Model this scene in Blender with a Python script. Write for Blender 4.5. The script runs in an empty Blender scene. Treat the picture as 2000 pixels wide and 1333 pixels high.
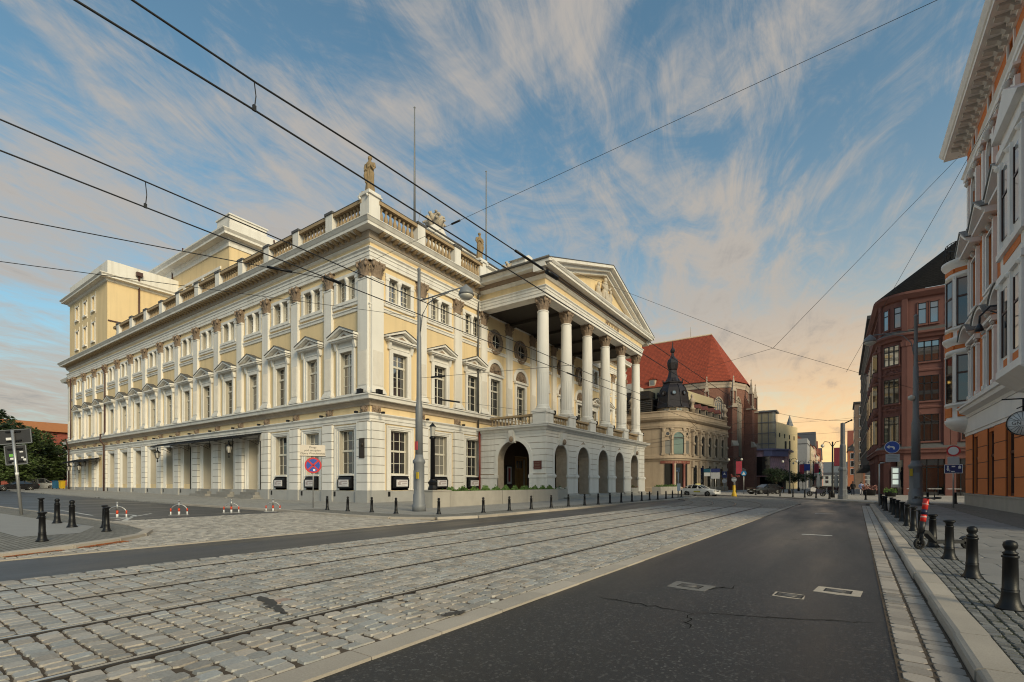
import bpy, math, random
from math import sin, cos, pi, radians, sqrt, atan2, hypot
random.seed(7)
R = random.random
U = random.uniform
SC = bpy.context.scene
COL = SC.collection
YAW = math.atan(.686)
# ---------------------------------------------------------------- camera
cd = bpy.data.cameras.new('camera'); cam = bpy.data.objects.new('camera', cd); COL.objects.link(cam)
cam.location = (0, 0, 1.6); cam.rotation_euler = (pi/2, 0, YAW)
cd.sensor_width = 36; cd.lens = 36*940/2000; cd.shift_y = .13925
cd.clip_start = .1; cd.clip_end = 6000
SC.camera = cam
# ---------------------------------------------------------------- world
SUN_AZ = radians(112)     # clockwise from +Y (street direction) towards +X; soft lamp added behind the camera to brighten both fronts, not the sunset sun
SUN_EL = radians(27)
GLOW_AZ = radians(14)     # bright evening horizon at the end of the street
W = bpy.data.worlds.new("World"); SC.world = W; W.use_nodes = True
def build_world():
    nt = W.node_tree; N = nt.nodes; L = nt.links; N.clear()
    def nd(t, **k):
        n = N.new(t)
        for a, b in k.items(): setattr(n, a, b)
        return n
    def math_(op, a, b=None, c=None, clamp=False):
        n = nd('ShaderNodeMath', operation=op); n.use_clamp = clamp
        for i, v in enumerate((a, b, c)):
            if v is None: continue
            if isinstance(v, (int, float)): n.inputs[i].default_value = v
            else: L.new(v, n.inputs[i])
        return n.outputs[0]
    def mix(f, a, b):
        n = nd('ShaderNodeMix', data_type='RGBA')
        for s, v in ((n.inputs[0], f), (n.inputs[6], a), (n.inputs[7], b)):
            if isinstance(v, (int, float)): s.default_value = v
            elif isinstance(v, tuple): s.default_value = v+(1,)
            else: L.new(v, s)
        return n.outputs[2]
    def smooth(v, a, b):
        n = nd('ShaderNodeMapRange', interpolation_type='SMOOTHSTEP'); L.new(v, n.inputs[0])
        n.inputs[1].default_value = a; n.inputs[2].default_value = b
        return n.outputs[0]
    tc = nd('ShaderNodeTexCoord'); D = tc.outputs['Generated']
    sky = nd('ShaderNodeTexSky', sky_type='NISHITA'); sky.sun_disc = False
    sky.sun_elevation = SUN_EL; sky.sun_rotation = SUN_AZ
    sky.air_density = 1.0; sky.dust_density = 1.5; sky.ozone_density = 1.6; sky.altitude = 120
    sep = nd('ShaderNodeSeparateXYZ'); L.new(D, sep.inputs[0]); X, Y, Z = sep.outputs
    # high thin cloud sheet: a plane at constant height seen in perspective
    zz = math_('ADD', math_('MAXIMUM', Z, 0.0), .16)
    ca, sa = cos(YAW), sin(YAW)
    ac = math_('DIVIDE', math_('ADD', math_('MULTIPLY', X, ca), math_('MULTIPLY', Y, sa)), zz)
    al = math_('DIVIDE', math_('ADD', math_('MULTIPLY', X, -sa), math_('MULTIPLY', Y, ca)), zz)
    def noise(sx, sy, ox, oy, scale, detail, rough, dist, rot=0.):
        cr, sr = cos(rot), sin(rot)
        a = math_('ADD', math_('MULTIPLY', ac, cr), math_('MULTIPLY', al, sr))
        b = math_('SUBTRACT', math_('MULTIPLY', al, cr), math_('MULTIPLY', ac, sr))
        cx = nd('ShaderNodeCombineXYZ')
        L.new(math_('MULTIPLY_ADD', a, sx, ox), cx.inputs[0]); L.new(math_('MULTIPLY_ADD', b, sy, oy), cx.inputs[1])
        n = nd('ShaderNodeTexNoise', noise_dimensions='2D'); L.new(cx.outputs[0], n.inputs['Vector'])
        n.inputs['Scale'].default_value = scale; n.inputs['Detail'].default_value = detail
        n.inputs['Roughness'].default_value = rough; n.inputs['Distortion'].default_value = dist
        return n.outputs['Fac']
    big = noise(1, .9, 9.5, 3.3, 1.15, 6, .58, .6, -.6)
    mid = noise(1.25, .72, 8.3, 6.2, 2.3, 10, .66, 1.0, -.5)
    fib = noise(2.0, .72, 5.3, 9.1, 4.2, 12, .74, .9, -.4)
    dens = math_('ADD', math_('ADD', math_('MULTIPLY', big, .62), math_('MULTIPLY', mid, .50)), math_('MULTIPLY', fib, .30))
    low = math_('SUBTRACT', 1.0, smooth(Z, .0, .60))          # more cloud towards the horizon (longer path)
    dens = math_('ADD', dens, math_('MULTIPLY', low, .075))
    # sun proximity
    sx, sy, sz = sin(GLOW_AZ), cos(GLOW_AZ), 0.0
    dot = math_('ADD', math_('ADD', math_('MULTIPLY', X, sx), math_('MULTIPLY', Y, sy)), math_('MULTIPLY', Z, sz))
    near = smooth(dot, .45, 1.0)
    horiz = math_('SUBTRACT', 1.0, smooth(Z, .0, .34))
    cov = math_('ADD', dens, math_('MULTIPLY', near, .03))
    cl = math_('MULTIPLY', smooth(cov, .63, .90), .93)
    warm = math_('MULTIPLY', near, horiz)
    ccol = mix(math_('ADD', math_('MULTIPLY', horiz, .45), math_('MULTIPLY', near, .30), clamp=True), CLOUD_HI, CLOUD_LO)
    ccol = mix(warm, ccol, CLOUD_SUN)
    thick = smooth(cov, .86, 1.08)
    ccol = mix(math_('MULTIPLY', thick, .55), ccol, CLOUD_SHADE)
    skyc = nd('ShaderNodeMix', data_type='RGBA', blend_type='MULTIPLY'); skyc.inputs[0].default_value = 1
    L.new(sky.outputs[0], skyc.inputs[6]); skyc.inputs[7].default_value = SKY_TINT+(1,)
    base = mix(math_('MULTIPLY', math_('POWER', math_('SUBTRACT', 1.0, math_('MAXIMUM', Z, 0.0)), 5.0), .75), skyc.outputs[2], HORIZ_COL)
    glow = mix(math_('MULTIPLY', math_('POWER', math_('SUBTRACT', 1.0, math_('MAXIMUM', Z, 0.0)), 5.5), smooth(dot, .55, .98)), base, HAZE_COL)
    col = mix(cl, glow, ccol)
    bg = nd('ShaderNodeBackground'); L.new(col, bg.inputs[0]); bg.inputs[1].default_value = .10
    out = nd('ShaderNodeOutputWorld'); L.new(bg.outputs[0], out.inputs[0])
CLOUD_HI = (2.3, 2.12, 1.93); CLOUD_LO = (2.7, 2.25, 1.75); CLOUD_SUN = (5.6, 3.5, 1.6); CLOUD_SHADE = (.95, 1.0, 1.08)
SKY_TINT = (.64, .80, .70); HAZE_COL = (6.8, 4.4, 1.6); HORIZ_COL = (1.35, 1.5, 1.5)
build_world()
# ---------------------------------------------------------------- sun
sl = bpy.data.lights.new('sun', 'SUN'); sun = bpy.data.objects.new('sun', sl); COL.objects.link(sun)
sl.energy = 1.3; sl.angle = radians(22); sl.color = (1.0, .83, .55)
sun.rotation_euler = (pi/2-SUN_EL, 0, pi-SUN_AZ)
sun.location = (60, 60, 40)
# ---------------------------------------------------------------- exposure
SC.view_settings.view_transform = 'Standard'; SC.view_settings.look = 'None'
SC.view_settings.gamma = 1; SC.view_settings.use_curve_mapping = False
SC.view_settings.exposure = 1.08
SC.cycles.max_bounces = 6; SC.cycles.diffuse_bounces = 4; SC.cycles.glossy_bounces = 3; SC.cycles.transmission_bounces = 2
SC.cycles.use_denoising = True
SC.cycles.pixel_filter_type = 'BLACKMAN_HARRIS'; SC.cycles.filter_width = 1.1
# ================================================================ helpers
class MB:
    """collects polygons; mesh(name, mats) makes one mesh"""
    def __init__(s): s.v = []; s.f = []; s.m = []; s.s = []
    def face(s, idx, m=0, sm=False): s.f.append(idx); s.m.append(m); s.s.append(sm)
    def poly(s, pts, m=0, sm=False):
        b = len(s.v); s.v += [tuple(p) for p in pts]; s.face(list(range(b, b+len(pts))), m, sm); return s
    def box(s, x0, x1, y0, y1, z0, z1, m=0):
        b = len(s.v); s.v += [(x, y, z) for z in (z0, z1) for y in (y0, y1) for x in (x0, x1)]
        for q in ((0, 2, 3, 1), (4, 5, 7, 6), (0, 1, 5, 4), (2, 6, 7, 3), (0, 4, 6, 2), (1, 3, 7, 5)): s.face([b+i for i in q], m)
        return s
    def stone(s, cx, cy, z0, z1, w, d, j=.01, bv=.012, m=0):
        """uneven sett: bevelled top, corners jittered"""
        b = len(s.v); c = U(.10, .24); hw, hd = w/2, d/2; cx_, cd_ = min(w, d)*c if w < 1 else c*.8, min(w, d)*c if w < 1 else c*.8
        o = [(-hw, -hd+cd_), (-hw+cx_, -hd), (hw-cx_, -hd), (hw, -hd+cd_), (hw, hd-cd_), (hw-cx_, hd), (-hw+cx_, hd), (-hw, hd-cd_)]
        o = [(x+U(-j, j), y+U(-j, j)) for x, y in o]; tx, ty = U(-j, j)*.25, U(-j, j)*.25; kx, ky = 1-bv/hw, 1-bv/hd
        tz = lambda x, y: z1+tx*x/hw+ty*y/hd
        s.v += [(cx+x, cy+y, z0) for x, y in o]+[(cx+x, cy+y, tz(x, y)-bv*.7) for x, y in o]+[(cx+x*kx, cy+y*ky, tz(x, y)) for x, y in o]
        for r in (0, 8):
            for i in range(8): s.face([b+r+i, b+r+(i+1) % 8, b+r+8+(i+1) % 8, b+r+8+i], m)
        s.face([b+16+i for i in range(8)], m); return s
    def prism(s, pts, a, c, axis='y', m=0, sm=False):
        """2-D outline pts extruded from a to c along axis (y: pts are x,z; x: pts are y,z; z: pts are x,y)"""
        f = {'y': lambda p, t: (p[0], t, p[1]), 'x': lambda p, t: (t, p[0], p[1]), 'z': lambda p, t: (p[0], p[1], t)}[axis]
        b = len(s.v); n = len(pts)
        s.v += [f(p, a) for p in pts]+[f(p, c) for p in pts]
        s.face(list(range(b, b+n)), m); s.face(list(range(b+2*n-1, b+n-1, -1)), m)
        for i in range(n): s.face([b+i, b+(i+1) % n, b+n+(i+1) % n, b+n+i], m, sm)
        return s
    def lathe(s, prof, cx=0, cy=0, seg=12, m=0, sm=True, sx=1, sy=1, a0=0, a1=2*pi, z=0, cap=True):
        b = len(s.v); full = abs(a1-a0-2*pi) < 1e-6; k = seg if full else seg+1
        for r, h in prof:
            for i in range(k):
                a = a0+(a1-a0)*i/seg; s.v.append((cx+r*cos(a)*sx, cy+r*sin(a)*sy, h+z))
        for j in range(len(prof)-1):
            for i in range(seg):
                i2 = (i+1) % k; s.face([b+j*k+i, b+j*k+i2, b+(j+1)*k+i2, b+(j+1)*k+i], m, sm)
        if full and cap:
            if prof[0][0] > 1e-4: s.face([b+i for i in range(k-1, -1, -1)], m)
            if prof[-1][0] > 1e-4: s.face([b+(len(prof)-1)*k+i for i in range(k)], m)
        return s
    def tube(s, pts, r, seg=6, m=0, sm=True, cap=True):
        n = len(pts); b = len(s.v)
        for i, p in enumerate(pts):
            a = pts[max(i-1, 0)]; c = pts[min(i+1, n-1)]
            t = [c[k]-a[k] for k in range(3)]; l = sqrt(sum(q*q for q in t)) or 1; t = [q/l for q in t]
            u = (0, 0, 1) if abs(t[2]) < .9 else (1, 0, 0)
            e = [t[1]*u[2]-t[2]*u[1], t[2]*u[0]-t[0]*u[2], t[0]*u[1]-t[1]*u[0]]; l = sqrt(sum(q*q for q in e)); e = [q/l for q in e]
            g = [t[1]*e[2]-t[2]*e[1], t[2]*e[0]-t[0]*e[2], t[0]*e[1]-t[1]*e[0]]
            rr = r[i] if isinstance(r, (list, tuple)) else r
            for k in range(seg):
                w = 2*pi*k/seg; s.v.append(tuple(p[q]+rr*(cos(w)*e[q]+sin(w)*g[q]) for q in range(3)))
        for i in range(n-1):
            for k in range(seg):
                k2 = (k+1) % seg; s.face([b+i*seg+k, b+i*seg+k2, b+(i+1)*seg+k2, b+(i+1)*seg+k], m, sm)
        if cap:
            s.face([b+k for k in range(seg-1, -1, -1)], m); s.face([b+(n-1)*seg+k for k in range(seg)], m)
        return s
    def sweep(s, path, prof, m=0, closed=False, mtop=None, sm=False):
        """profile [(outward, z)] carried along a plan path, mitred; outward = right-hand side"""
        n = len(path); b = len(s.v); k = len(prof); offs = []
        for i in range(n):
            ns = []
            for (a, c) in ((i-1, i), (i, i+1)):
                if not closed and (a < 0 or c >= n): continue
                p, q = path[a % n], path[c % n]; dx, dy = q[0]-p[0], q[1]-p[1]; l = hypot(dx, dy) or 1
                ns.append((dy/l, -dx/l))
            if len(ns) == 1: offs.append(ns[0])
            else:
                d = 1+ns[0][0]*ns[1][0]+ns[0][1]*ns[1][1]; d = max(d, .2)
                offs.append(((ns[0][0]+ns[1][0])/d, (ns[0][1]+ns[1][1])/d))
        for (x, y), (ox, oy) in zip(path, offs):
            for w, z in prof: s.v.append((x+ox*w, y+oy*w, z))
        for i in range(n if closed else n-1):
            i2 = (i+1) % n
            for j in range(k-1):
                s.face([b+i*k+j, b+i2*k+j, b+i2*k+j+1, b+i*k+j+1], mtop if (mtop is not None and j >= k-2) else m, sm)
        if not closed:
            s.face([b+j for j in range(k)], m); s.face([b+(n-1)*k+j for j in range(k-1, -1, -1)], m)
        return s
    def wall(s, u0, u1, z0, z1, ops, depth=.4, m=0, mr=None):
        """vertical wall in the plane y=0 facing -y with rectangular openings (a,b,c,d) and reveals"""
        mr = m if mr is None else mr
        us = sorted({u0, u1, *[o[0] for o in ops], *[o[1] for o in ops]}); zs = sorted({z0, z1, *[o[2] for o in ops], *[o[3] for o in ops]})
        us = [u for u in us if u0 <= u <= u1]; zs = [z for z in zs if z0 <= z <= z1]
        for i in range(len(us)-1):
            # merge vertically
            j = 0
            while j < len(zs)-1:
                cx = (us[i]+us[i+1])/2
                hole = lambda j: any(a < cx < b and c < (zs[j]+zs[j+1])/2 < d for a, b, c, d in ops)
                if hole(j): j += 1; continue
                k = j
                while k+1 < len(zs)-1 and not hole(k+1): k += 1
                s.poly([(us[i], 0, zs[j]), (us[i+1], 0, zs[j]), (us[i+1], 0, zs[k+1]), (us[i], 0, zs[k+1])], m); j = k+1
        for a, b, c, d in ops:
            s.poly([(a, 0, c), (a, 0, d), (a, depth, d), (a, depth, c)], mr); s.poly([(b, 0, d), (b, 0, c), (b, depth, c), (b, depth, d)], mr)
            s.poly([(a, 0, d), (b, 0, d), (b, depth, d), (a, depth, d)], mr); s.poly([(b, 0, c), (a, 0, c), (a, depth, c), (b, depth, c)], mr)
        return s
    def archwall(s, u0, u1, z0, z1, arches, y0, y1, m=0, seg=12):
        """thick wall y0..y1 with round-arched openings (centre, width, spring z) open at the bottom z0"""
        cur = u0
        for c, w, sp in arches:
            a, b = c-w/2, c+w/2; r = w/2
            s.box(cur, a, y0, y1, z0, z1, m)
            pts = [(c-r*cos(pi*i/seg), sp+r*sin(pi*i/seg)) for i in range(seg+1)]
            for i in range(seg):
                p, q = pts[i], pts[i+1]
                s.poly([(p[0], y0, p[1]), (q[0], y0, q[1]), (q[0], y0, z1), (p[0], y0, z1)], m)
                s.poly([(q[0], y1, q[1]), (p[0], y1, p[1]), (p[0], y1, z1), (q[0], y1, z1)], m)
                s.poly([(p[0], y0, p[1]), (p[0], y1, p[1]), (q[0], y1, q[1]), (q[0], y0, q[1])], m, True)
            s.poly([(a, y0, z1), (b, y0, z1), (b, y1, z1), (a, y1, z1)], m)
            cur = b
        s.box(cur, u1, y0, y1, z0, z1, m); return s
    def xf(s, ang=0, ox=0, oy=0, oz=0, start=0):
        c, q = cos(ang), sin(ang)
        s.v[start:] = [(c*x-q*y+ox, q*x+c*y+oy, z+oz) for x, y, z in s.v[start:]]; return s
    def mesh(s, name, mats):
        me = bpy.data.meshes.new(name); me.from_pydata(s.v, [], s.f)
        for k in (mats if isinstance(mats, (list, tuple)) else [mats]): me.materials.append(k)
        me.polygons.foreach_set('material_index', s.m); me.polygons.foreach_set('use_smooth', s.s)
        me.update(); return me
def ob(name, data, parent=None, loc=(0, 0, 0), rz=0., **props):
    o = bpy.data.objects.new(name, data); COL.objects.link(o); o.location = loc
    if rz: o.rotation_euler[2] = rz
    if parent: o.parent = parent
    for k, v in props.items(): o[k] = v
    return o
def thing(name, label, cat, loc=(0, 0, 0), group=None, rz=0., data=None):
    o = ob(name, data, None, loc, rz); o['label'] = label; o['category'] = cat
    if group: o['group'] = group
    return o
def struct(name, data, kind='structure', parent=None, loc=(0, 0, 0)):
    return ob(name, data, parent, loc, kind=kind)
def copy_tree(src, parent=None):
    c = src.copy(); COL.objects.link(c)
    if parent: c.parent = parent
    for ch in src.children: copy_tree(ch, c)
    return c
def another(src, loc, label=None, rz=None):
    c = copy_tree(src); c.location = loc
    if label: c['label'] = label
    if rz is not None: c.rotation_euler[2] = rz
    return c
# ---------------------------------------------------------------- materials
MATS = {}
def mat(name, col, rough=.8, var=.12, scale=1.5, fine=.06, fscale=25., bump=.15, bscale=40., metal=0., ior=1.5, pobj=0., pisl=0.,
        streak=0., streakcol=None, spec=.5, alt=None, bdist=.01, emit=None, estr=0.):
    if name in MATS: return MATS[name]
    M = bpy.data.materials.new(name); M.use_nodes = True; nt = M.node_tree; N = nt.nodes; L = nt.links
    P = N['Principled BSDF']; P.inputs['Roughness'].default_value = rough; P.inputs['Metallic'].default_value = metal
    P.inputs['IOR'].default_value = ior; P.inputs['Specular IOR Level'].default_value = spec
    geo = N.new('ShaderNodeNewGeometry'); pos = geo.outputs['Position']
    def noise(sc, det=4, vec=pos):
        n = N.new('ShaderNodeTexNoise'); n.inputs['Scale'].default_value = sc; n.inputs['Detail'].default_value = det; L.new(vec, n.inputs['Vector']); return n.outputs['Fac']
    def mth(op, a, b):
        n = N.new('ShaderNodeMath'); n.operation = op
        for i, v in enumerate((a, b)):
            if isinstance(v, (int, float)): n.inputs[i].default_value = v
            else: L.new(v, n.inputs[i])
        return n.outputs[0]
    def cen(v, k): return mth('MULTIPLY', mth('SUBTRACT', v, .5), k)   # centred variation
    f = mth('ADD', 1.0, cen(noise(scale), var*2.6))
    if fine: f = mth('ADD', f, cen(noise(fscale, 3), fine*2.6))
    if pobj:
        oi = N.new('ShaderNodeObjectInfo'); f = mth('ADD', f, cen(oi.outputs['Random'], pobj*2))
    if pisl: f = mth('ADD', f, cen(geo.outputs['Random Per Island'], pisl*2))
    mx = N.new('ShaderNodeMix'); mx.data_type = 'RGBA'; mx.blend_type = 'MULTIPLY'; mx.inputs[0].default_value = 1
    mx.inputs[6].default_value = tuple(col)+(1,)
    cb = N.new('ShaderNodeCombineXYZ')
    for i in range(3): L.new(f, cb.inputs[i])
    L.new(cb.outputs[0], mx.inputs[7]); out = mx.outputs[2]
    if alt:
        oi = N.new('ShaderNodeObjectInfo'); a = mth('FRACT', mth('MULTIPLY', mth('ADD', oi.outputs['Random'], geo.outputs['Random Per Island']), 7.31), 0)
        m2 = N.new('ShaderNodeMix'); m2.data_type = 'RGBA'; m2.blend_type = 'MULTIPLY'; L.new(a, m2.inputs[0]); L.new(out, m2.inputs[6]); m2.inputs[7].default_value = tuple(alt)+(1,); out = m2.outputs[2]
    if streak:
        mp = N.new('ShaderNodeMapping'); mp.inputs['Scale'].default_value = (1.6, 1.6, .12); L.new(pos, mp.inputs[0])
        st = noise(1.0, 6, mp.outputs[0]); mr = N.new('ShaderNodeMapRange'); L.new(st, mr.inputs[0]); mr.inputs[1].default_value = .48; mr.inputs[2].default_value = .75; mr.inputs[4].default_value = streak
        m2 = N.new('ShaderNodeMix'); m2.data_type = 'RGBA'; L.new(mr.outputs[0], m2.inputs[0]); L.new(out, m2.inputs[6]); m2.inputs[7].default_value = tuple(streakcol or [c*.45 for c in col])+(1,); out = m2.outputs[2]
    L.new(out, P.inputs['Base Color'])
    if bump:
        b = N.new('ShaderNodeBump'); b.inputs['Strength'].default_value = bump; b.inputs['Distance'].default_value = bdist
        L.new(noise(bscale, 5), b.inputs['Height']); L.new(b.outputs[0], P.inputs['Normal'])
    if emit: P.inputs['Emission Color'].default_value = tuple(emit)+(1,); P.inputs['Emission Strength'].default_value = estr
    MATS[name] = M; return M
def brickmat(name, col, mortar, bw, bh, axis='xz', rough=.85, var=.2, msize=.012, bump=.3, off=.5):
    """masonry too far away for single pieces; world-space; axis picks the plan direction"""
    if name in MATS: return MATS[name]
    M = mat(name, col, rough, var=.15, scale=.6, fine=.08, fscale=9, bump=0); nt = M.node_tree; N = nt.nodes; L = nt.links; P = N['Principled BSDF']
    geo = N.new('ShaderNodeNewGeometry'); sp = N.new('ShaderNodeSeparateXYZ'); L.new(geo.outputs['Position'], sp.inputs[0])
    cb = N.new('ShaderNodeCombineXYZ')
    if axis == 'xy': L.new(sp.outputs[0], cb.inputs[0]); L.new(sp.outputs[1], cb.inputs[1])
    elif axis == 'yx': L.new(sp.outputs[1], cb.inputs[0]); L.new(sp.outputs[0], cb.inputs[1])
    else:
        ad = N.new('ShaderNodeMath'); ad.operation = 'ADD'; L.new(sp.outputs[0], ad.inputs[0]); L.new(sp.outputs[1], ad.inputs[1])
        L.new(ad.outputs[0], cb.inputs[0]); L.new(sp.outputs[2], cb.inputs[1])
    br = N.new('ShaderNodeTexBrick'); L.new(cb.outputs[0], br.inputs['Vector']); br.inputs['Scale'].default_value = 1
    br.inputs['Brick Width'].default_value = bw; br.inputs['Row Height'].default_value = bh; br.inputs['Mortar Size'].default_value = msize; br.offset = off
    br.inputs['Color1'].default_value = (1+var, 1+var, 1+var, 1); br.inputs['Color2'].default_value = (1-var, 1-var, 1-var, 1); br.inputs['Mortar'].default_value = tuple(a/b for a, b in zip(mortar, col))+(1,)
    src = P.inputs['Base Color'].links[0].from_socket
    mx = N.new('ShaderNodeMix'); mx.data_type = 'RGBA'; mx.blend_type = 'MULTIPLY'; mx.inputs[0].default_value = 1
    L.new(src, mx.inputs[6]); L.new(br.outputs['Color'], mx.inputs[7]); L.new(mx.outputs[2], P.inputs['Base Color'])
    b = N.new('ShaderNodeBump'); b.inputs['Strength'].default_value = bump; b.inputs['Distance'].default_value = .02; b.invert = True
    L.new(br.outputs['Fac'], b.inputs['Height']); L.new(b.outputs[0], P.inputs['Normal']); return M
def textobj(name, body, size, mat_, parent=None, loc=(0, 0, 0), rot=(pi/2, 0, 0), ext=.004, align='CENTER', space=1.0):
    cu = bpy.data.curves.new(name, 'FONT'); cu.body = body; cu.size = size; cu.extrude = ext; cu.align_x = align; cu.align_y = 'CENTER'; cu.space_line = space
    cu.materials.append(mat_); o = bpy.data.objects.new(name, cu); COL.objects.link(o); o.location = loc; o.rotation_euler = rot
    if parent: o.parent = parent
    dg = bpy.context.evaluated_depsgraph_get(); me = bpy.data.meshes.new_from_object(o.evaluated_get(dg)); nm = o.name
    m = bpy.data.objects.new(name, me); COL.objects.link(m); m.location = loc; m.rotation_euler = rot; m.parent = parent
    bpy.data.objects.remove(o); return m
M_cream = mat('cream plaster', (.76, .59, .345), .85, var=.07, scale=.45, fine=.04, bump=.08, streak=.34, streakcol=(.46, .36, .22))
M_white = mat('white painted stone', (.77, .745, .70), .75, var=.07, scale=.5, fine=.04, bump=.10, streak=.42, streakcol=(.44, .41, .36))
M_carve = mat('carved brown stone', (.27, .20, .145), .9, var=.22, scale=3., fine=.15, bump=.3, bscale=14, bdist=.04)
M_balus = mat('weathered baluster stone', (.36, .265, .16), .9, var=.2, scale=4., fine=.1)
M_granite = mat('grey granite', (.37, .365, .355), .7, var=.14, scale=.9, fine=.12, fscale=60, bump=.1)
M_lead = mat('dark lead flashing', (.085, .082, .08), .55, var=.2, scale=2.)
M_glass = mat('window glass', (.016, .018, .02), .035, var=.2, scale=.4, fine=0, bump=.02, bscale=1.2, ior=2.1, bdist=.02)
M_glassw = mat('curtained window glass', (.20, .19, .17), .05, var=.2, scale=.8, fine=0, bump=.02, bscale=1.2, ior=1.8, bdist=.02)
M_glassb = mat('sky mirroring glass', (.03, .032, .035), .03, var=.2, scale=.4, fine=0, bump=.03, bscale=.9, ior=3.2, bdist=.03)
M_sash = mat('cream window timber', (.66, .62, .53), .5, var=.05, fine=.02)
M_iron = mat('black painted iron', (.006, .006, .007), .42, var=.2, scale=6, fine=.1, bump=.12, bscale=70, spec=.35)
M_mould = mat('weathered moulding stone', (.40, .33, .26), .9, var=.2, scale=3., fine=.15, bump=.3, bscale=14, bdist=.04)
M_mortar = mat('recessed joint', (.22, .19, .155), .95, var=.2)
M_reveal = mat('shade toned reveal', (.44, .40, .33), .85, var=.08, scale=.8, streak=.2)  # beige darker than the wall, painting in the shade of deep openings
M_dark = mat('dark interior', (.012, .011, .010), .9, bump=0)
M_board = mat('pale grey board', (.47, .455, .43), .8, var=.06, scale=.7)
M_bronze = mat('bronze plaque', (.05, .036, .026), .4, var=.2, metal=.4)
M_steel = mat('galvanised steel', (.42, .42, .42), .42, var=.1, metal=.7)
M_mast = mat('grey painted mast', (.18, .19, .205), .48, var=.12, scale=2., fine=.05)
M_gold = mat('fluted stone', (.70, .665, .61), .8, var=.06)
M_pipe = mat('brown downpipe', (.075, .035, .028), .5)
M_red = mat('signal red', (.50, .012, .02), .4, var=.04)
M_blue = mat('sign blue', (.010, .06, .36), .35, var=.04)
M_wh = mat('sign white', (.72, .72, .72), .4, var=.03)
M_rubber = mat('rubber', (.012, .012, .012), .8)
M_paper = mat('paper', (.62, .60, .60), .7)
M_ink = mat('dark print', (.03, .03, .03), .8)
M_leaf = mat('leaves', (.055, .085, .022), .6, var=.3, scale=1.2, pisl=.35, bump=0)
M_leafd = mat('dark leaves', (.022, .042, .014), .6, var=.3, scale=1.2, pisl=.4, bump=0)
M_bark = mat('bark', (.06, .045, .033), .9, bump=.5, bscale=12, bdist=.04)
M_concrete = mat('concrete', (.40, .375, .335), .85, var=.12, scale=1.4, fine=.08, streak=.25)
# ================================================================ ground, roads, pavements
def SX(x, y): return x+.02*(y-8)          # the street runs very slightly askew to the opera front
M_asph = mat('asphalt', (.020, .020, .021), .62, var=.30, scale=.5, fine=.35, fscale=120, bump=.7, bscale=170, bdist=.006)
M_asph2 = mat('worn asphalt', (.050, .051, .056), .55, var=.22, scale=.35, fine=.22, fscale=110, bump=.35, bscale=150, bdist=.005)
def speckle(M, amount=.5):
    """pale aggregate showing in the asphalt"""
    nt = M.node_tree; N = nt.nodes; L = nt.links; P = N['Principled BSDF']
    src = P.inputs['Base Color'].links[0].from_socket
    g = N.new('ShaderNodeNewGeometry'); v = N.new('ShaderNodeTexVoronoi'); v.inputs['Scale'].default_value = 48; L.new(g.outputs['Position'], v.inputs['Vector'])
    mr = N.new('ShaderNodeMapRange'); L.new(v.outputs['Color'], mr.inputs[0]); mr.inputs[1].default_value = .70; mr.inputs[2].default_value = .95; mr.inputs[4].default_value = amount
    mx = N.new('ShaderNodeMix'); mx.data_type = 'RGBA'; L.new(mr.outputs[0], mx.inputs[0]); L.new(src, mx.inputs[6]); mx.inputs[7].default_value = (.15, .145, .14, 1); L.new(mx.outputs[2], P.inputs['Base Color'])
    # broad worn wheel tracks and stains
    n = N.new('ShaderNodeTexNoise'); n.inputs['Scale'].default_value = .6; n.inputs['Detail'].default_value = 4
    mp = N.new('ShaderNodeMapping'); mp.inputs['Scale'].default_value = (1.2, .16, 1); L.new(g.outputs['Position'], mp.inputs[0]); L.new(mp.outputs[0], n.inputs['Vector'])
    r = N.new('ShaderNodeMapRange'); L.new(n.outputs['Fac'], r.inputs[0]); r.inputs[1].default_value = .3; r.inputs[2].default_value = .7; r.inputs[3].default_value = .30; r.inputs[4].default_value = .62
    L.new(r.outputs[0], P.inputs['Roughness'])
    s2 = P.inputs['Base Color'].links[0].from_socket; r2 = N.new('ShaderNodeMapRange'); L.new(n.outputs['Fac'], r2.inputs[0]); r2.inputs[1].default_value = .35; r2.inputs[2].default_value = .7; r2.inputs[3].default_value = .62; r2.inputs[4].default_value = 1.5
    m3 = N.new('ShaderNodeMix'); m3.data_type = 'RGBA'; m3.blend_type = 'MULTIPLY'; m3.inputs[0].default_value = 1; cb = N.new('ShaderNodeCombineXYZ')
    for i in range(3): L.new(r2.outputs[0], cb.inputs[i])
    L.new(s2, m3.inputs[6]); L.new(cb.outputs[0], m3.inputs[7]); L.new(m3.outputs[2], P.inputs['Base Color'])
speckle(M_asph, .5); speckle(M_asph2, .25)
M_sett = mat('granite sett', (.36, .315, .265), .5, var=.16, scale=.5, fine=.24, fscale=38, bump=.6, bscale=45, pobj=.22, bdist=.008, alt=(.86, 1.0, 1.16))
M_setti = mat('granite setts', (.36, .315, .265), .5, var=.16, scale=.5, fine=.24, fscale=38, bump=.6, bscale=45, pisl=.26, bdist=.008, alt=(.86, 1.0, 1.16))
M_joint = mat('brown joint sand', (.075, .055, .038), .95, var=.25, scale=3, fine=.3, bump=.4, bscale=90)
M_settp = mat('pink granite sett', (.33, .24, .20), .6, var=.15, fine=.15, fscale=50)
M_small = mat('small dark sett', (.165, .165, .16), .6, var=.2, scale=1, fine=.2, fscale=60, bump=.3, bscale=70, pobj=.3)
M_smalli = mat('small dark setts', (.165, .165, .16), .6, var=.2, scale=1, fine=.2, fscale=60, bump=.3, bscale=70, pisl=.34)
M_moss = mat('mossy joint', (.035, .038, .018), .95, var=.4, scale=4, fine=.3)
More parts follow.
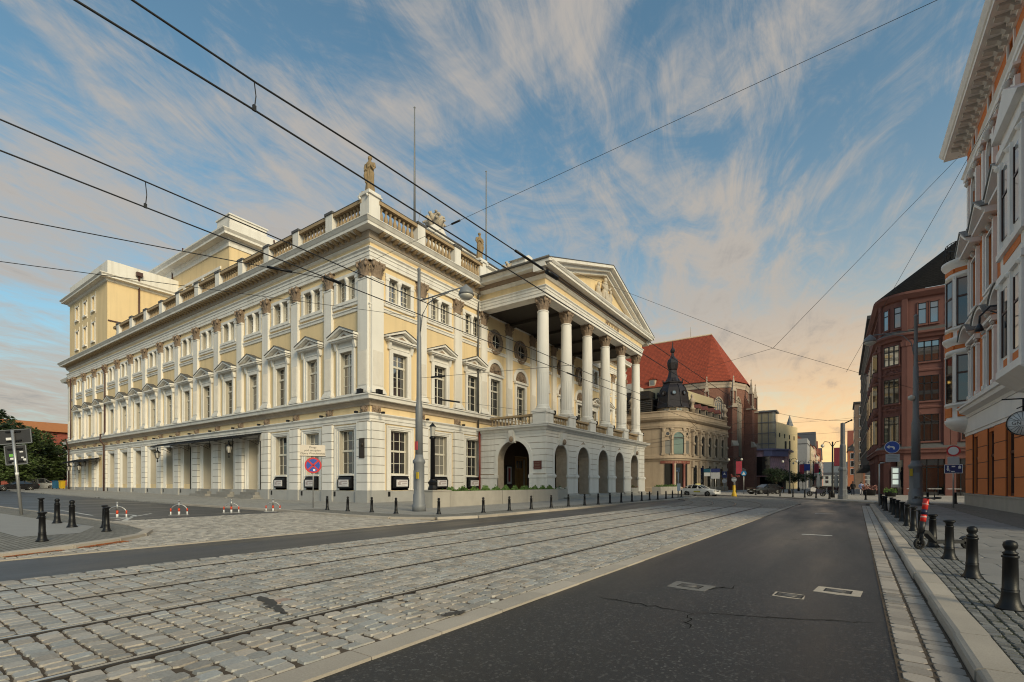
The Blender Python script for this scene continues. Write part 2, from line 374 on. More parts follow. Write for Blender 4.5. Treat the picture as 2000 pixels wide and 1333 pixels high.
M_kerb = mat('granite kerb', (.40, .355, .30), .75, var=.16, scale=1.5, fine=.16, fscale=70, bump=.25, bscale=80, pobj=.14)
M_slab = mat('paving slab', (.215, .21, .205), .75, var=.14, scale=.7, fine=.10, fscale=60, bump=.12, pobj=.10)
M_slabfar = brickmat('slab paving', (.30, .29, .27), (.14, .135, .12), .6, .6, 'yx', var=.08)
M_settfar = brickmat('sett paving', (.285, .26, .225), (.13, .11, .09), .26, .19, 'yx', var=.2, msize=.02, bump=.5)
M_settsm = brickmat('small sett paving', (.22, .21, .195), (.08, .08, .06), .12, .11, 'xy', var=.22, msize=.014, bump=.5)
M_rail = mat('worn rail steel', (.50, .49, .48), .22, var=.12, scale=2, metal=.55, bump=.04)
M_rust = mat('rusty rail side', (.035, .028, .023), .6, var=.3, scale=3, spec=.3)
M_groove = mat('rail groove', (.012, .010, .009), .7)
M_paint = mat('worn road paint', (.55, .55, .53), .7, var=.3, scale=5, fine=.2)
struct('ground', MB().poly([(-2500, -2500, -.06), (2500, -2500, -.06), (2500, 2500, -.06), (-2500, 2500, -.06)]).mesh('ground', mat('distant ground', (.12, .11, .09), .9)))
def ngon(pts, z): return MB().poly([(x, y, z) for x, y in pts])
struct('road', ngon([(SX(-14.4, -14), -14), (SX(.75, -14), -14), (SX(.75, 46), 46), (60, 47), (60, 80), (-90, 80), (-90, 66), (-20, 64), (-14.5, 58), (-13.7, 40)], 0).mesh('road', M_asph))
struct('side_street', MB().poly([(-40, 6.6, 0), (-24.5, 6.6, 0), (-24.5, 15.6, 0), (-40, 15.8, 0)]).poly([(-160, 6.6, 1.0), (-40, 6.6, 0), (-40, 15.8, 0), (-160, 17.4, 1.0)]).mesh('side_street', M_asph2))
lane = struct('left_lane', ngon([(SX(-14.2, y), y) for y in (-14, 10, 30, 44)]+[(-13.9, 58), (-17, 66), (-14, 66), (-10.9, 54)]+[(SX(-10.95, y), y) for y in (44, 30, 10, -14)], .004).mesh('left_lane', M_asph2))
# --- tram bed with setts and rails
RX = [-5.08, -6.80, -8.42, -9.95]
bed_out = [(SX(-3.6, y), y) for y in (-14, 10, 30, 40)]+[(-2.62, 43.5), (-2.75, 45), (-3.3, 48), (-4.6, 53.5), (-6.8, 60.5), (-10.5, 63.2), (-18, 65.5), (-60, 69)]
bed_in = [(SX(-10.95, y), y) for y in (-14, 10, 30)]+[(-11.2, 42), (-12.8, 50), (-16, 57), (-24, 61.5), (-60, 62)]
bed = struct('tram_bed', MB().poly([(x, y, .027) for x, y in bed_out+bed_in[::-1]]).mesh('tram_bed', M_joint))
far = struct('sett_paving', MB().poly([(x, y, .040) for x, y in [(SX(-3.7, 34.1), 34.1)]+bed_out[3:]+bed_in[::-1][:-2]+[(SX(-10.9, 34.1), 34.1)]]).mesh('sett_paving', M_settfar), 'structure', bed)
pieces = []
strips = [(-10.93, RX[3]-.105), (RX[3]+.085, RX[2]-.105), (RX[2]+.085, RX[1]-.105), (RX[1]+.085, RX[0]-.105), (RX[0]+.085, -3.72)]
for si, (a, b) in enumerate(strips):
    y = -1.0
    while y < 34.0:
        py = .205*U(.90, 1.10) if si < 4 else .205*U(.84, 1.18)
        nn = max(3, round((b-a)/.158)); ws = [U(.86, 1.16) for _ in range(nn)]; t = sum(ws); x = a
        for q in ws:
            wd = (b-a)*q/t; dy = U(-.012, .012)+(U(-.03, .03) if si in (0, 4) else 0)
            pieces.append((x+wd/2, y+py/2+dy, wd-.012, py-(.022 if si < 4 else .014))); x += wd
        y += py
def vis(x, y):
    d = -sin(YAW)*x+cos(YAW)*y; u = cos(YAW)*x+sin(YAW)*y
    return d > 1.5 and abs(u/d) < 1.1 and 1.6/d < .43
cand = sorted([p for p in pieces if vis(SX(p[0], p[1]), p[1])], key=lambda p: p[0]**2+p[1]**2)
single = set(cand[:300]); protos = []
for k in range(14):
    protos.append(MB().stone(0, 0, 0, .046, 1, 1, .026, .045).mesh('sett', M_sett))
for k in range(2): protos.append(MB().stone(0, 0, 0, .046, 1, 1, .026, .045).mesh('sett', M_settp))
stuff = MB()
for p in pieces:
    x = SX(p[0], p[1])
    if p in single:
        o = ob('sett', protos[14+random.randrange(2)] if R() < .010 else protos[random.randrange(14)], bed, (x, p[1], U(-.0025, .0025))); o.scale = (p[2], p[3], 1)
    elif p[1] > -.5: stuff.stone(x, p[1], 0, .046+U(-.002, .002), p[2], p[3], .006, .009)
ob('sett_field', stuff.mesh('sett_field', M_setti), bed, kind='stuff')
for rx in RX:
    c = -6.8 if rx > -7.5 else -9.95
    path = [(SX(rx, y), y) for y in (-14, 0, 10, 20, 30, 35)]
    cx, cy = -35, 35; rr = SX(rx, 35)-cx
    path += [(cx+rr*cos(t), cy+rr*sin(t)) for t in [pi/2*k/22 for k in range(1, 23)]]+[(-60, cy+rr)]
    s = -1 if rx in (RX[0], RX[2]) else 1
    rl = ob('tram_rail', MB().sweep(path, [(-.06, .0), (-.06, .047), (.06, .047), (.06, 0)], 0).mesh('tram_rail', M_rust), bed)
    ob('rail_head', MB().sweep(path, [(-.022, .046), (-.022, .053), (.012, .053), (.012, .046)], 0).mesh('rail_head', M_rail), rl)
    ob('rail_groove', MB().sweep(path, [(-.10, .0), (-.10, .034), (.085, .034), (.085, 0)], 0).mesh('rail_groove', M_groove), rl)
# flush granite edging between setts and right lane
es = MB().box(-.5, .5, -.5, .5, 0, .03).mesh('edge_stone', M_kerb)
y = -2.0
while y < 43:
    l = U(.9, 1.15); o = ob('edge_stone', es, bed, (SX(-3.56, y+l/2), y+l/2, U(0, .004)), -.02); o.scale = (.30, l-.012, 1); y += l
# tar patches poured over the setts
def blob(cx, cy, pts, z, m):
    return MB().poly([(cx+a, cy+b, z) for a, b in pts]).mesh('tar_patch', m)
M_tar = mat('tar', (.02, .021, .024), .45, var=.2)
for (cx, cy, ln, wd, rot) in ((-5.95, 3.35, 1.15, .13, -.25), (-3.75, 4.35, .34, .13, 1.3)):
    n_ = 14; up = [(ln*(i/n_-.5), wd*(.5+U(-.25, .3))*(1-.6*abs(2*i/n_-1)**3)) for i in range(n_+1)]; dn = [(x, -wd*(.5+U(-.25, .3))*(1-.6*abs(2*x/ln)**3)) for x, _ in up[::-1]]
    pts = [(x*cos(rot)-y_*sin(rot), x*sin(rot)+y_*cos(rot)) for x, y_ in up+dn]
    ob('tar_patch', blob(SX(cx, cy), cy, pts, .0535, M_tar), bed)
# --- cracks, joints and marks of the right lane
def ribbon(pts, w, z):
    m_ = MB(); 
    L_ = []; 
    for i, (x, y) in enumerate(pts):
        a = pts[max(0, i-1)]; c = pts[min(len(pts)-1, i+1)]; dx, dy = c[0]-a[0], c[1]-a[1]; l = hypot(dx, dy) or 1; k = w*U(.4, 1.3)*min(1, .15+i*.25, .15+(len(pts)-1-i)*.25)
        L_.append(((x-dy/l*k, y+dx/l*k), (x+dy/l*k, y-dx/l*k)))
    for p, q in zip(L_, L_[1:]): m_.poly([(*p[1], z), (*q[1], z), (*q[0], z), (*p[0], z)])
    return m_
def jitter(a, b, n, j): return [(a[0]+(b[0]-a[0])*i/n+U(-j, j), a[1]+(b[1]-a[1])*i/n+U(-j, j)) for i in range(n+1)]
road = bpy.data.objects['road']
M_crack = mat('crack', (.010, .010, .010), .9, bump=0)
for a, b, n_, j_, wd in (((-2.85, 6.3), (-1.55, 6.15), 14, .05, .016), ((-1.55, 6.15), (.3, 6.9), 26, .035, .011), ((-1.55, 6.15), (-1.42, 5.45), 10, .05, .016), ((-2.05, 7.3), (-1.3, 8.2), 16, .09, .016), ((-2.9, 16), (.5, 15.8), 12, .04, .012)):
    ob('crack', ribbon(jitter(a, b, n_, j_), wd, .004).mesh('crack', M_crack), road)
def flat(name, x0, x1, y0, y1, z, m_, parent=None): return ob(name, MB().poly([(x0, y0, z), (x1, y0, z), (x1, y1, z), (x0, y1, z)]).mesh(name, m_), parent)
flat('lane_mark', -1.05, -.25, 17.6, 17.78, .005, M_paint, road); flat('lane_mark', -1.2, -.4, 30.2, 30.5, .005, M_paint, road)
flat('lane_mark', -3.0, 1.1, 42.2, 42.5, .005, mat('pale joint strip', (.30, .29, .27), .7), road); flat('lane_mark', -3.0, 1.0, 25.0, 25.1, .004, mat('pale joint strip', (.30, .29, .27), .7), road)
ss = bpy.data.objects['side_street']
for x0, y0, x1, y1, w_ in ((-24.9, 7.4, -29.5, 9.3, .09), (-26.4, 7.6, -30.4, 10.3, .06), (-31, 8.0, -50, 9.2, .06), (-29.5, 9.3, -33, 9.0, .06)):
    l = hypot(x1-x0, y1-y0); nx, ny = -(y1-y0)/l*w_, (x1-x0)/l*w_
    ob('lane_mark', MB().poly([(x0-nx, y0-ny, .005), (x0+nx, y0+ny, .005), (x1+nx, y1+ny, .005), (x1-nx, y1-ny, .005)][::-1]).mesh('lane_mark', M_paint), ss)
# --- manholes: cast iron boxes in concrete collars
def manhole(cx, cy, w, d, lb, mcol):
    t = thing('manhole', lb, 'manhole', (cx, cy, 0), 'utility covers in the right lane', -.1)
    ps = [(-w/2+U(-.02, .02), -d/2), (0, -d/2+U(-.03, .02)), (w/2+U(-.02, .04), -d/2+U(-.03, .03)), (w/2+U(-.03, .03), d/2), (.1, d/2+U(-.02, .03)), (-w/2+U(-.04, .02), d/2)]
    ob('collar', MB().prism(ps, -.02, .006, 'z').mesh('collar', mcol), t)
    c = MB().box(-.17, .17, -.12, .12, 0, .009); ob('frame', c.mesh('frame', M_groove), t)
    c = MB().lathe([(.10, 0), (.10, .013), (.03, .014)], seg=12)
    for i in range(4): c.box(-.15, .15, -.105+i*.055, -.085+i*.055, 0, .011)
    ob('cover', c.mesh('cover', mat('worn cast iron', (.16, .15, .14), .5, metal=.4)), t)
mc1 = mat('pale concrete collar', (.46, .40, .33), .85, var=.2, scale=6, fine=.2); mc2 = mat('grey concrete collar', (.16, .155, .15), .85, var=.25, scale=6, fine=.2)
manhole(-.05, 8.62, .58, .46, 'pale worn concrete manhole patch nearest the right kerb', mc1)
manhole(-.62, 7.9, .36, .30, 'small pale manhole patch in the middle of the right lane', mc1)
manhole(-1.95, 7.75, .55, .5, 'dull grey manhole patch nearest the cobbled tram bed', mc2)
# --- right pavement: gutter, kerb, small setts, slabs
gut = struct('gutter', ngon([(SX(.44, -6), -6), (SX(.93, -6), -6), (SX(.93, 43), 43), (SX(.44, 43), 43)], .010).mesh('gutter', M_joint))
gm = [MB().stone(0, 0, -.02, .018, 1, 1, .016, .04).mesh('gutter_sett', mat('gutter sett', (.31, .275, .24), .65, var=.18, scale=1.2, fine=.18, fscale=60, bump=.3, pobj=.22)) for _ in range(8)]
gst = MB(); ng = 0
for ci, (a, b) in enumerate(((.46, .69), (.695, .92))):
    y = 2.4
    while y < 42.5:
        l = U(.13, .21)
        if y < 17.5 and ng < 300:
            o = ob('gutter_sett', gm[random.randrange(8)], gut, (SX((a+b)/2, y+l/2), y+l/2, U(-.002, .002)), -.02); o.scale = (b-a-.012, l-.012, 1); ng += 1
        else: gst.stone(SX((a+b)/2, y+l/2), y+l/2, -.02, .019+U(-.002, .002), b-a-.010, l-.010, .004, .006)
        y += l
ob('gutter_sett_row', gst.mesh('gutter_sett_row', M_setti), gut, kind='stuff')
kerb = struct('kerb', ngon([(SX(.94, -6), -6), (SX(1.2, -6), -6), (SX(1.2, 43), 43), (SX(.94, 43), 43)], .02).mesh('kerb', M_joint))
km = []
for k in range(5):
    m_ = MB(); x0, x1, h = -.5, .5, .125
    m_.prism([(x0, 0), (x1, 0), (x1, h), (x0+.2, h), (x0+.07, h-.012), (x0+.02, h-.035)], -.5, .5, 'y'); m_.v = [(x+U(-.02, .02), y, z+U(-.003, .003)) for x, y, z in m_.v]
    km.append(m_.mesh('kerb_stone', M_kerb))
y = 2.0; k = 0
while y < 43:
    l = U(.85, 1.2) if y > 5.2 else .55; w_ = .27
    o = ob('kerb_stone', km[k % 5], kerb, (SX(1.07+U(-.008, .008), y+l/2), y+l/2, U(-.004, .004)), -.02+U(-.006, .006)); o.scale = (w_, l-.014, 1); y += l; k += 1
pav = struct('right_pavement', MB().prism([(SX(1.19, -6), -6), (7.35, -6), (7.35, 46), (3.2, 46), (2.3, 45.2), (SX(1.19, 42.9), 43)], -.05, .116, 'z').mesh('right_pavement', M_moss))
sm = [MB().stone(0, 0, -.03, .022, 1, 1, .03, .06).mesh('small_sett', M_small) for _ in range(8)]
sst = MB(); ns = 0
for r_ in range(5):
    y = 2.5+U(0, .1); x = 1.21+.108*(r_+.5)
    while y < 43:
        l = U(.085, .125)
        if y > 4.9 and y < 11.5 and ns < 300:
            o = ob('small_sett', sm[random.randrange(8)], pav, (SX(x, y+l/2), y+l/2, .105+U(-.002, .002))); o.scale = (.098, l-.010, 1); ns += 1
        else: sst.stone(SX(x, y+l/2), y+l/2, .08, .127+U(-.002, .002), .098, l-.010, .004, .007)
        y += l
ob('small_sett_field', sst.mesh('small_sett_field', M_smalli), pav, kind='stuff')
sl_ = [MB().stone(0, 0, -.03, .024, 1, 1, .002, .006).mesh('slab', M_slab) for _ in range(4)]
y = 2.5; row = 0
while y < 44:
    l = .82; x = 1.76
    cuts_ = [.95, .95, .95] if row % 2 == 0 else [.47, .95, .95, .48]
    for w_ in cuts_:
        o = ob('slab', sl_[random.randrange(4)], pav, (SX(x+w_/2, y+l/2), y+l/2, .105+U(-.002, .002)), -.02); o.scale = (w_-.008, l-.008, 1); x += w_
    y += l; row += 1
ob('small_sett_field', MB().poly([(SX(4.63, -6), -6, .125), (7.33, -6, .125), (7.33, 45.9, .125), (SX(4.63, 45.9), 45.9, .125)]).mesh('small_sett_field', M_settsm), pav, kind='stuff')
# --- opera pavement with kerb
opk = [(-160, 17.3), (-26, 15.3), (-19.5, 14.6), (-16.6, 14.7), (-14.8, 15.6), (-14.05, 17.5)]+[(SX(-14.25, y), y) for y in (22, 29, 36, 44)]+[(-13.6, 52), (-14.1, 58), (-15.6, 62.5), (-19, 66), (-26, 68), (-60, 69)]
op2 = [(-40, 15.62)]+opk[1:]+[(-60, 79), (-60, 26), (-40, 26)]
om = MB().prism(op2, -.05, .11, 'z')
om.poly([(-160, 17.3, 1.11), (-40, 15.62, .11), (-40, 40, .11), (-160, 40, 1.11)]).poly([(-160, 17.3, .9), (-40, 15.62, -.05), (-40, 15.62, .11), (-160, 17.3, 1.11)])
opav = struct('opera_pavement', om.mesh('opera_pavement', M_slabfar))
def kerbline(path, parent, h=.125, w=.18, step=1.0, y_near=None):
    """row of kerb stones along a plan path (outside on the right)"""
    for p, q in zip(path, path[1:]):
        l = hypot(q[0]-p[0], q[1]-p[1]); n_ = max(1, round(l/step)); a = atan2(q[1]-p[1], q[0]-p[0])
        me = kerb_me
        for i in range(n_):
            f = (i+.5)/n_; o = ob('kerb_stone', me, parent, (p[0]+(q[0]-p[0])*f, p[1]+(q[1]-p[1])*f, U(-.003, .003)), a); o.scale = (l/n_-.012, w, h)
m_ = MB().prism([(.0, 0), (.0, 1), (-.75, 1), (-1.0, .88), (-1.03, 0)], -.5, .5, 'x'); kerb_me = m_.mesh('kerb_stone', M_kerb)
kerbline([(-40, 15.62)]+opk[1:-1], opav, .13, .2, 1.6)
# narrow strip of setts behind the kerb and mossy edge
ob('sett_strip', MB().sweep(opk[1:-1], [(-.2, .10), (-.2, .1145), (-1.6, .1145), (-1.6, .10)]).mesh('sett_strip', M_settsm), opav)
# --- near left island
ik = [(-60, 6.9), (-46, 6.9), (-29, 6.75), (-20.9, 6.4), (-18.6, 6.1), (-17.3, 5.5), (-16.3, 4.6), (-15.5, 3.5), (-14.85, 2.2), (-14.5, .2), (-14.4, -12)][::-1]
isl = struct('left_island', MB().prism(ik+[(-60, -12)], -.05, .10, 'z').mesh('left_island', M_settsm))
kerbline(ik[1:], isl, .125, .22, 1.35)
ob('slab_path', MB().poly([(-19.0, 4.6, .106), (-21.5, 5.6, .106), (-40, 5.3, .106), (-40, 3.4, .106), (-19.0, 3.3, .106)]).mesh('slab_path', mat('pale slab path', (.27, .265, .255), .7, var=.08)), isl)
# --- sett crossing at the mouth of the side street
cx = struct('sett_crossing', ngon([(-14.38, -2), (-14.2, 16.2), (-16.6, 15.4), (-25.2, 16.3), (-25.2, 6.2), (-17, 4)], .022).mesh('sett_crossing', M_joint))
cs = MB(); y = 2.2; 
def inside(x, y):
    if y > 14.9+max(0, (-x-17))*.05 or x < -25.1 or x > SX(-14.4, y): return False
    for p, q in zip(ik, ik[1:]):
        if q[0] <= x <= p[0] and y < p[1]+(q[1]-p[1])*(x-p[0])/((q[0]-p[0]) or 1)+.13: return False
    return True
while y < 15.6:
    x = -25.1+U(0, .1); py = .19*U(.9, 1.1)
    while x < -14.2:
        w_ = U(.16, .26)
        if inside(x, y): cs.stone(x+w_/2, y+U(-.01, .01), 0, .038+U(-.004, .004), w_-.018, py-.020, .008, .011)
        x += w_
    y += py
ob('sett_field', cs.mesh('sett_field', mat('pale granite setts', (.37, .34, .30), .6, var=.16, scale=.5, fine=.18, fscale=45, bump=.3, pisl=.3)), cx, kind='stuff')
st = MB(); 
ob('edge_stone', MB().sweep([(-14.33, -8), (-14.2, 16)], [(-.12, 0), (-.12, .03), (.06, .03), (.06, 0)]).mesh('edge_stone', M_kerb), cx)
# fallen leaves in the gutter of the island
lf = MB()
for i in range(1300):
    t = R(); k = U(0, 1)
    if i % 3: px_, py_ = -15.5-.80*t, 3.5+1.12*t; off = abs(random.gauss(.10, .09))+.27
    else: px_, py_ = -14.86-.42*t, 2.15+1.0*t; off = abs(random.gauss(.05, .05))+.26
    x = px_+off*.8; y = py_+off*.58; a = U(0, 6.3); s_ = U(.012, .03); z = .05+U(0, .03)*(1-min(off*4, 1))
    lf.poly([(x+s_*cos(a), y+s_*sin(a), z+U(0, .01)), (x+s_*.6*cos(a+1.6), y+s_*.6*sin(a+1.6), z), (x-s_*cos(a), y-s_*sin(a), z+U(0, .01)), (x+s_*.6*cos(a-1.6), y+s_*.6*sin(a-1.6), z)])
struct('fallen_leaves', lf.mesh('fallen_leaves', mat('rust brown leaves', (.30, .085, .015), .8, pisl=.5, bump=0)), 'stuff')
# --- far pavement and pedestrian street
far_p = [(60, 79.5), (60, 50), (10, 49.5), (4.5, 47.3), (1.8, 48.2), (1.0, 50.5), (-2.0, 55.0), (-6.5, 62.5), (-11, 66.0), (-18, 69), (-22, 73)]
struct('pedestrian_street', MB().prism([(60, 49.3), (6, 48.2), (2.3, 48.3), (.6, 51.2), (-2.0, 55.6), (-5.2, 61.8), (-8.5, 65.3), (-14, 68.2), (-20, 72), (-22, 78), (-60, 79.2), (-60, 320), (60, 320)][::-1], -.05, .10, 'z').mesh('pedestrian_street', brickmat('pedestrian paving', (.36, .335, .30), (.17, .155, .14), .8, .8, 'xy', var=.08)))
kerbline([(6, 48.2), (2.3, 48.3), (.6, 51.2), (-2.0, 55.6), (-5.2, 61.8), (-8.5, 65.3), (-14, 68.2), (-20, 72)][::-1], bpy.data.objects['pedestrian_street'], .125, .2, 1.8)
# ================================================================ opera house (local x<0: side front, plane y=0; main front: plane x=0)
H90 = pi/2
OPX, OPY = -30.4, 24.7
opera = thing('opera_house', 'large cream and white neoclassical opera house with columned portico and roof balustrade', 'theatre', (OPX, OPY, 0))
LP = [-.6]+[-5.1-4.9*k for k in range(15)]+[-76.4]          # side pilasters
LB = [-2.85]+[-7.55-4.9*k for k in range(14)]               # side bays
FP = [.6, 5.5, 10.3]; FB = [3.05, 7.9, 12.6]
FP += [53.6-p for p in FP]; FB += [53.6-b for b in FB]
PB = [16.4, 21.3, 26.4, 31.25, 36.35]                       # bays behind the portico
PP = [14.3, 18.9, 23.85, 28.9, 33.8, 39.3]
PEND = -77.1
# walls with their openings ------------------------------------------------
def op_for(c, doors=False, ground='win'):
    o = [(c-.78, c+.78, 8.8, 12.3), (c-1.2, c+1.2, 16.35, 18.3)]
    if ground == 'win': o.append((c-.95, c+.95, 2.35, 5.95))
    if ground == 'niche': o.append((c-.95, c+.95, 1.55, 5.95))
    if ground == 'door': o.append((c-.95, c+.95, 1.05, 5.95))
    return o
LG = ['win']*3+['door']*3+['niche']*6+['door']+['niche']*2
ops = [x for c, g in zip(LB, LG) for x in op_for(c, ground=g)]
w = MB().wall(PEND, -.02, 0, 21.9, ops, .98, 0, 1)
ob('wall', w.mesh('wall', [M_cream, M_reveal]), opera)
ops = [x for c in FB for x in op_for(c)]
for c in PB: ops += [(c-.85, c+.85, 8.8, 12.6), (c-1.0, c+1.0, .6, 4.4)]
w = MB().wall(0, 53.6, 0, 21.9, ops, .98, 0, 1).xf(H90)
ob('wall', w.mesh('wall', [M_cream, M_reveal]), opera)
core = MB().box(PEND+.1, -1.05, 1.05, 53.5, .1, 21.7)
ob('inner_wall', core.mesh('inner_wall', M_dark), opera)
bk = MB().box(PEND, 0, 53.0, 53.6, 0, 21.9).box(PEND, PEND+.5, .02, 53, 0, 21.9)
ob('wall', bk.mesh('wall', M_cream), opera)
ob('flat_roof', MB().box(PEND, -.1, .1, 53.5, 21.75, 21.95).mesh('flat_roof', M_lead), opera)
# plinth ---------------------------------------------------------------------
pl = MB(); cuts = []
for a, b in [(PEND, LB[12]-.95), (LB[12]+.95, LB[5]-.95), (LB[5]+.95, LB[4]-.95), (LB[4]+.95, LB[3]-.95), (LB[3]+.95, .22)]:
    pl.box(a, b, -.22, .05, 0, 1.02)
ob('plinth', pl.mesh('plinth', M_granite), opera, kind='stuff') if False else None
for a, b in [(PEND, LB[12]-.95), (LB[12]+.95, LB[5]-.95), (LB[5]+.95, LB[4]-.95), (LB[4]+.95, LB[3]-.95), (LB[3]+.95, .22)]:
    n_ = max(1, round((b-a)/2.45))
    for k in range(n_): ob('plinth_stone', MB().box(a+(b-a)*k/n_+.006, a+(b-a)*(k+1)/n_-.006, -.22+U(-.004, .004), .05, 0, 1.02).mesh('plinth_stone', M_granite), opera)
for a, b in ((-.20, 13.6), (40.2, 53.8)):
    for k in range(6): ob('plinth_stone', MB().box(-.05, .222+U(-.004, .004), a+(b-a)*k/6+.006, a+(b-a)*(k+1)/6-.006, 0, 1.02).mesh('plinth_stone', M_granite), opera)
pb_me = MB().box(-.74, .74, -.36, -.2, 0, 1.05).mesh('pier_base', M_granite)
for c in LP: ob('pier_base', pb_me, opera, (c, 0, 0))
for c in FP: ob('pier_base', pb_me, opera, (0, c, 0), H90)
v = MB().box(-.12, .12, -.24, -.2, .55, .95); vent_me = v.mesh('vent', M_iron)
for c in LB[:3]+LB[6:12]: ob('vent', vent_me, opera, (c-1.3, 0, 0))
for c in FB: ob('vent', vent_me, opera, (0, c-1.3, 0), H90)
# mouldings swept round the building -------------------------------------------
PATH = [(PEND, 20), (PEND, 0), (0, 0), (0, 53.6)]
def moulding(name, prof, mats, mtop=None, path=PATH):
    return ob(name, MB().sweep(path, prof, 0, mtop=mtop).mesh(name, mats), opera)
moulding('ground_architrave', [(0, 6.42), (.14, 6.45), (.14, 6.68), (.20, 6.70), (.20, 6.92), (.34, 7.08), (.34, 7.16), (0, 7.2)], M_white)
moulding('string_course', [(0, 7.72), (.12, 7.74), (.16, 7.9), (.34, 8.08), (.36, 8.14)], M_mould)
moulding('string_course', [(.02, 8.13), (.62, 8.16), (.66, 8.40), (.76, 8.46), (.76, 8.55), (.05, 8.70)], [M_white, M_lead], 1)
moulding('upper_band', [(0, 15.35), (.08, 15.37), (.10, 15.55), (.16, 15.6), (.16, 15.68), (0, 15.7)], M_white)
moulding('architrave', [(0, 19.05), (.16, 19.06), (.16, 19.34), (.20, 19.35), (.20, 19.64), (.25, 19.65), (.25, 19.82), (.36, 19.93), (.36, 20.0), (0, 20.02)], M_white)
moulding('cornice_bed', [(0, 20.46), (.10, 20.5), (.22, 20.6), (.22, 20.66)], M_white)
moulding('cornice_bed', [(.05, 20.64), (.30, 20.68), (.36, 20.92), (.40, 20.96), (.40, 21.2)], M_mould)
cornice = moulding('cornice', [(.1, 21.19), (1.05, 21.2), (1.05, 21.42), (1.10, 21.44), (1.26, 21.66), (1.30, 21.68), (1.30, 21.74), (0, 21.93)], [M_white, M_lead], 1)
mo = MB().prism([(-.36, 21.2), (-1.0, 21.2), (-.98, 21.10), (-.80, 21.0), (-.52, 20.98), (-.36, 20.88)], -.13, .13, 'x')
mo.v = [(x, y, z) for x, y, z in mo.v]
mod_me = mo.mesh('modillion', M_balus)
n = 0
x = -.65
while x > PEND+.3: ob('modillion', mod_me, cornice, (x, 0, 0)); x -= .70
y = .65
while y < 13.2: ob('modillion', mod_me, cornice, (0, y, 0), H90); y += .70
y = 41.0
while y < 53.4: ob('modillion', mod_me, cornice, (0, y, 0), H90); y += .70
# capitals ---------------------------------------------------------------------
def capital(mb, w, h, z0, depth=None, m=0):
    """corinthian capital: bell, two rows of curling leaves, volutes and a concave abacus (half when depth is given)"""
    r = w/2; dy = (depth or r)/r
    full = depth is None
    a0, a1 = (0, 2*pi) if full else (pi, 2*pi)
    mb.lathe([(r*.98, z0), (r*1.04, z0+.05*h), (r*.92, z0+.08*h), (r*.88, z0+.45*h), (r*.98, z0+.75*h), (r*1.2, z0+.88*h)], seg=16 if full else 10, sy=dy, a0=a0, a1=a1, m=m)
    def leaf(a, zb, hh, wd, out):
        c, s = cos(a), sin(a); rb = r*.9; st = [(0, rb+.03*r, .8), (.45*hh, rb+.08*r, 1.0), (.8*hh, rb+.22*r+out*.3, .85), (hh, rb+out+.2*r, .5), (.88*hh, rb+out*1.25+.25*r, .22)]
        b = len(mb.v)
        for z, rr, k in st:
            for sg, dr in ((-1, -.05*r), (0, .05*r), (1, -.05*r)):
                q = wd*k*sg; R_ = rr+dr
                mb.v.append((c*R_-s*q, (s*R_+c*q)*dy, zb+z))
        for i in range(4):
            for j in range(2): mb.face([b+i*3+j, b+i*3+j+1, b+i*3+j+4, b+i*3+j+3], m)
    k = 8
    rng = range(k) if full else range(k//2+1)
    for i in rng:
        a = a0+2*pi*i/k; leaf(a, z0+.06*h, .40*h, r*.34, r*.16)
    for i in rng:
        a = a0+2*pi*(i+.5)/k
        if not full and a > a1: continue
        leaf(a, z0+.22*h, .50*h, r*.34, r*.2)
    # volutes at the corners
    for i in range(4 if full else 2):
        a = (pi/4+i*pi/2) if full else (5*pi/4+i*pi/2)
        cx, cy = cos(a)*r*1.36, sin(a)*r*1.36*dy
        mb.lathe([(r*.05, -.16*h), (r*.2, -.10*h), (r*.24, 0), (r*.2, .10*h), (.02, .15*h)], cx*.96, cy*.96, 8, m, z=z0+.76*h)
        mb.tube([(cos(a)*r*.9, sin(a)*r*.9*dy, z0+.45*h), (cos(a)*r*1.1, sin(a)*r*1.1*dy, z0+.68*h), (cx, cy, z0+.80*h)], [r*.07, r*.10, r*.12], 5, m)
    # abacus
    pts = []
    for i in range(4):
        a = pi/4+i*pi/2; b_ = a+pi/2
        p = (cos(a)*r*1.6, sin(a)*r*1.6*dy); q = (cos(b_)*r*1.6, sin(b_)*r*1.6*dy); mdl = (a+b_)/2
        t = (-sin(a)*.09*r, cos(a)*.09*r*dy)
        pts += [(p[0]+t[0], p[1]+t[1])]
        for f in (.25, .5, .75):
            e = (p[0]*(1-f)+q[0]*f, p[1]*(1-f)+q[1]*f); s_ = 1-.22*sin(pi*f)
            pts.append((e[0]*s_, e[1]*s_))
        t = (-sin(b_)*.09*r, cos(b_)*.09*r*dy); pts.append((q[0]-t[0], q[1]-t[1]))
    if not full: pts = [(x, min(y, 0)) for x, y in pts]
    mb.prism(pts, z0+.88*h, z0+h, 'z', m)
    for i in range(4 if full else 1):
        a = i*pi/2 if full else 3*pi/2
        mb.lathe([(.02, -.1*h), (r*.16, 0), (.02, .1*h)], cos(a)*r*1.2, sin(a)*r*1.2*dy, 6, m, z=z0+.93*h)
    return mb
capP = capital(MB(), 1.08, 1.3, 17.75, .36).mesh('capital', M_carve)
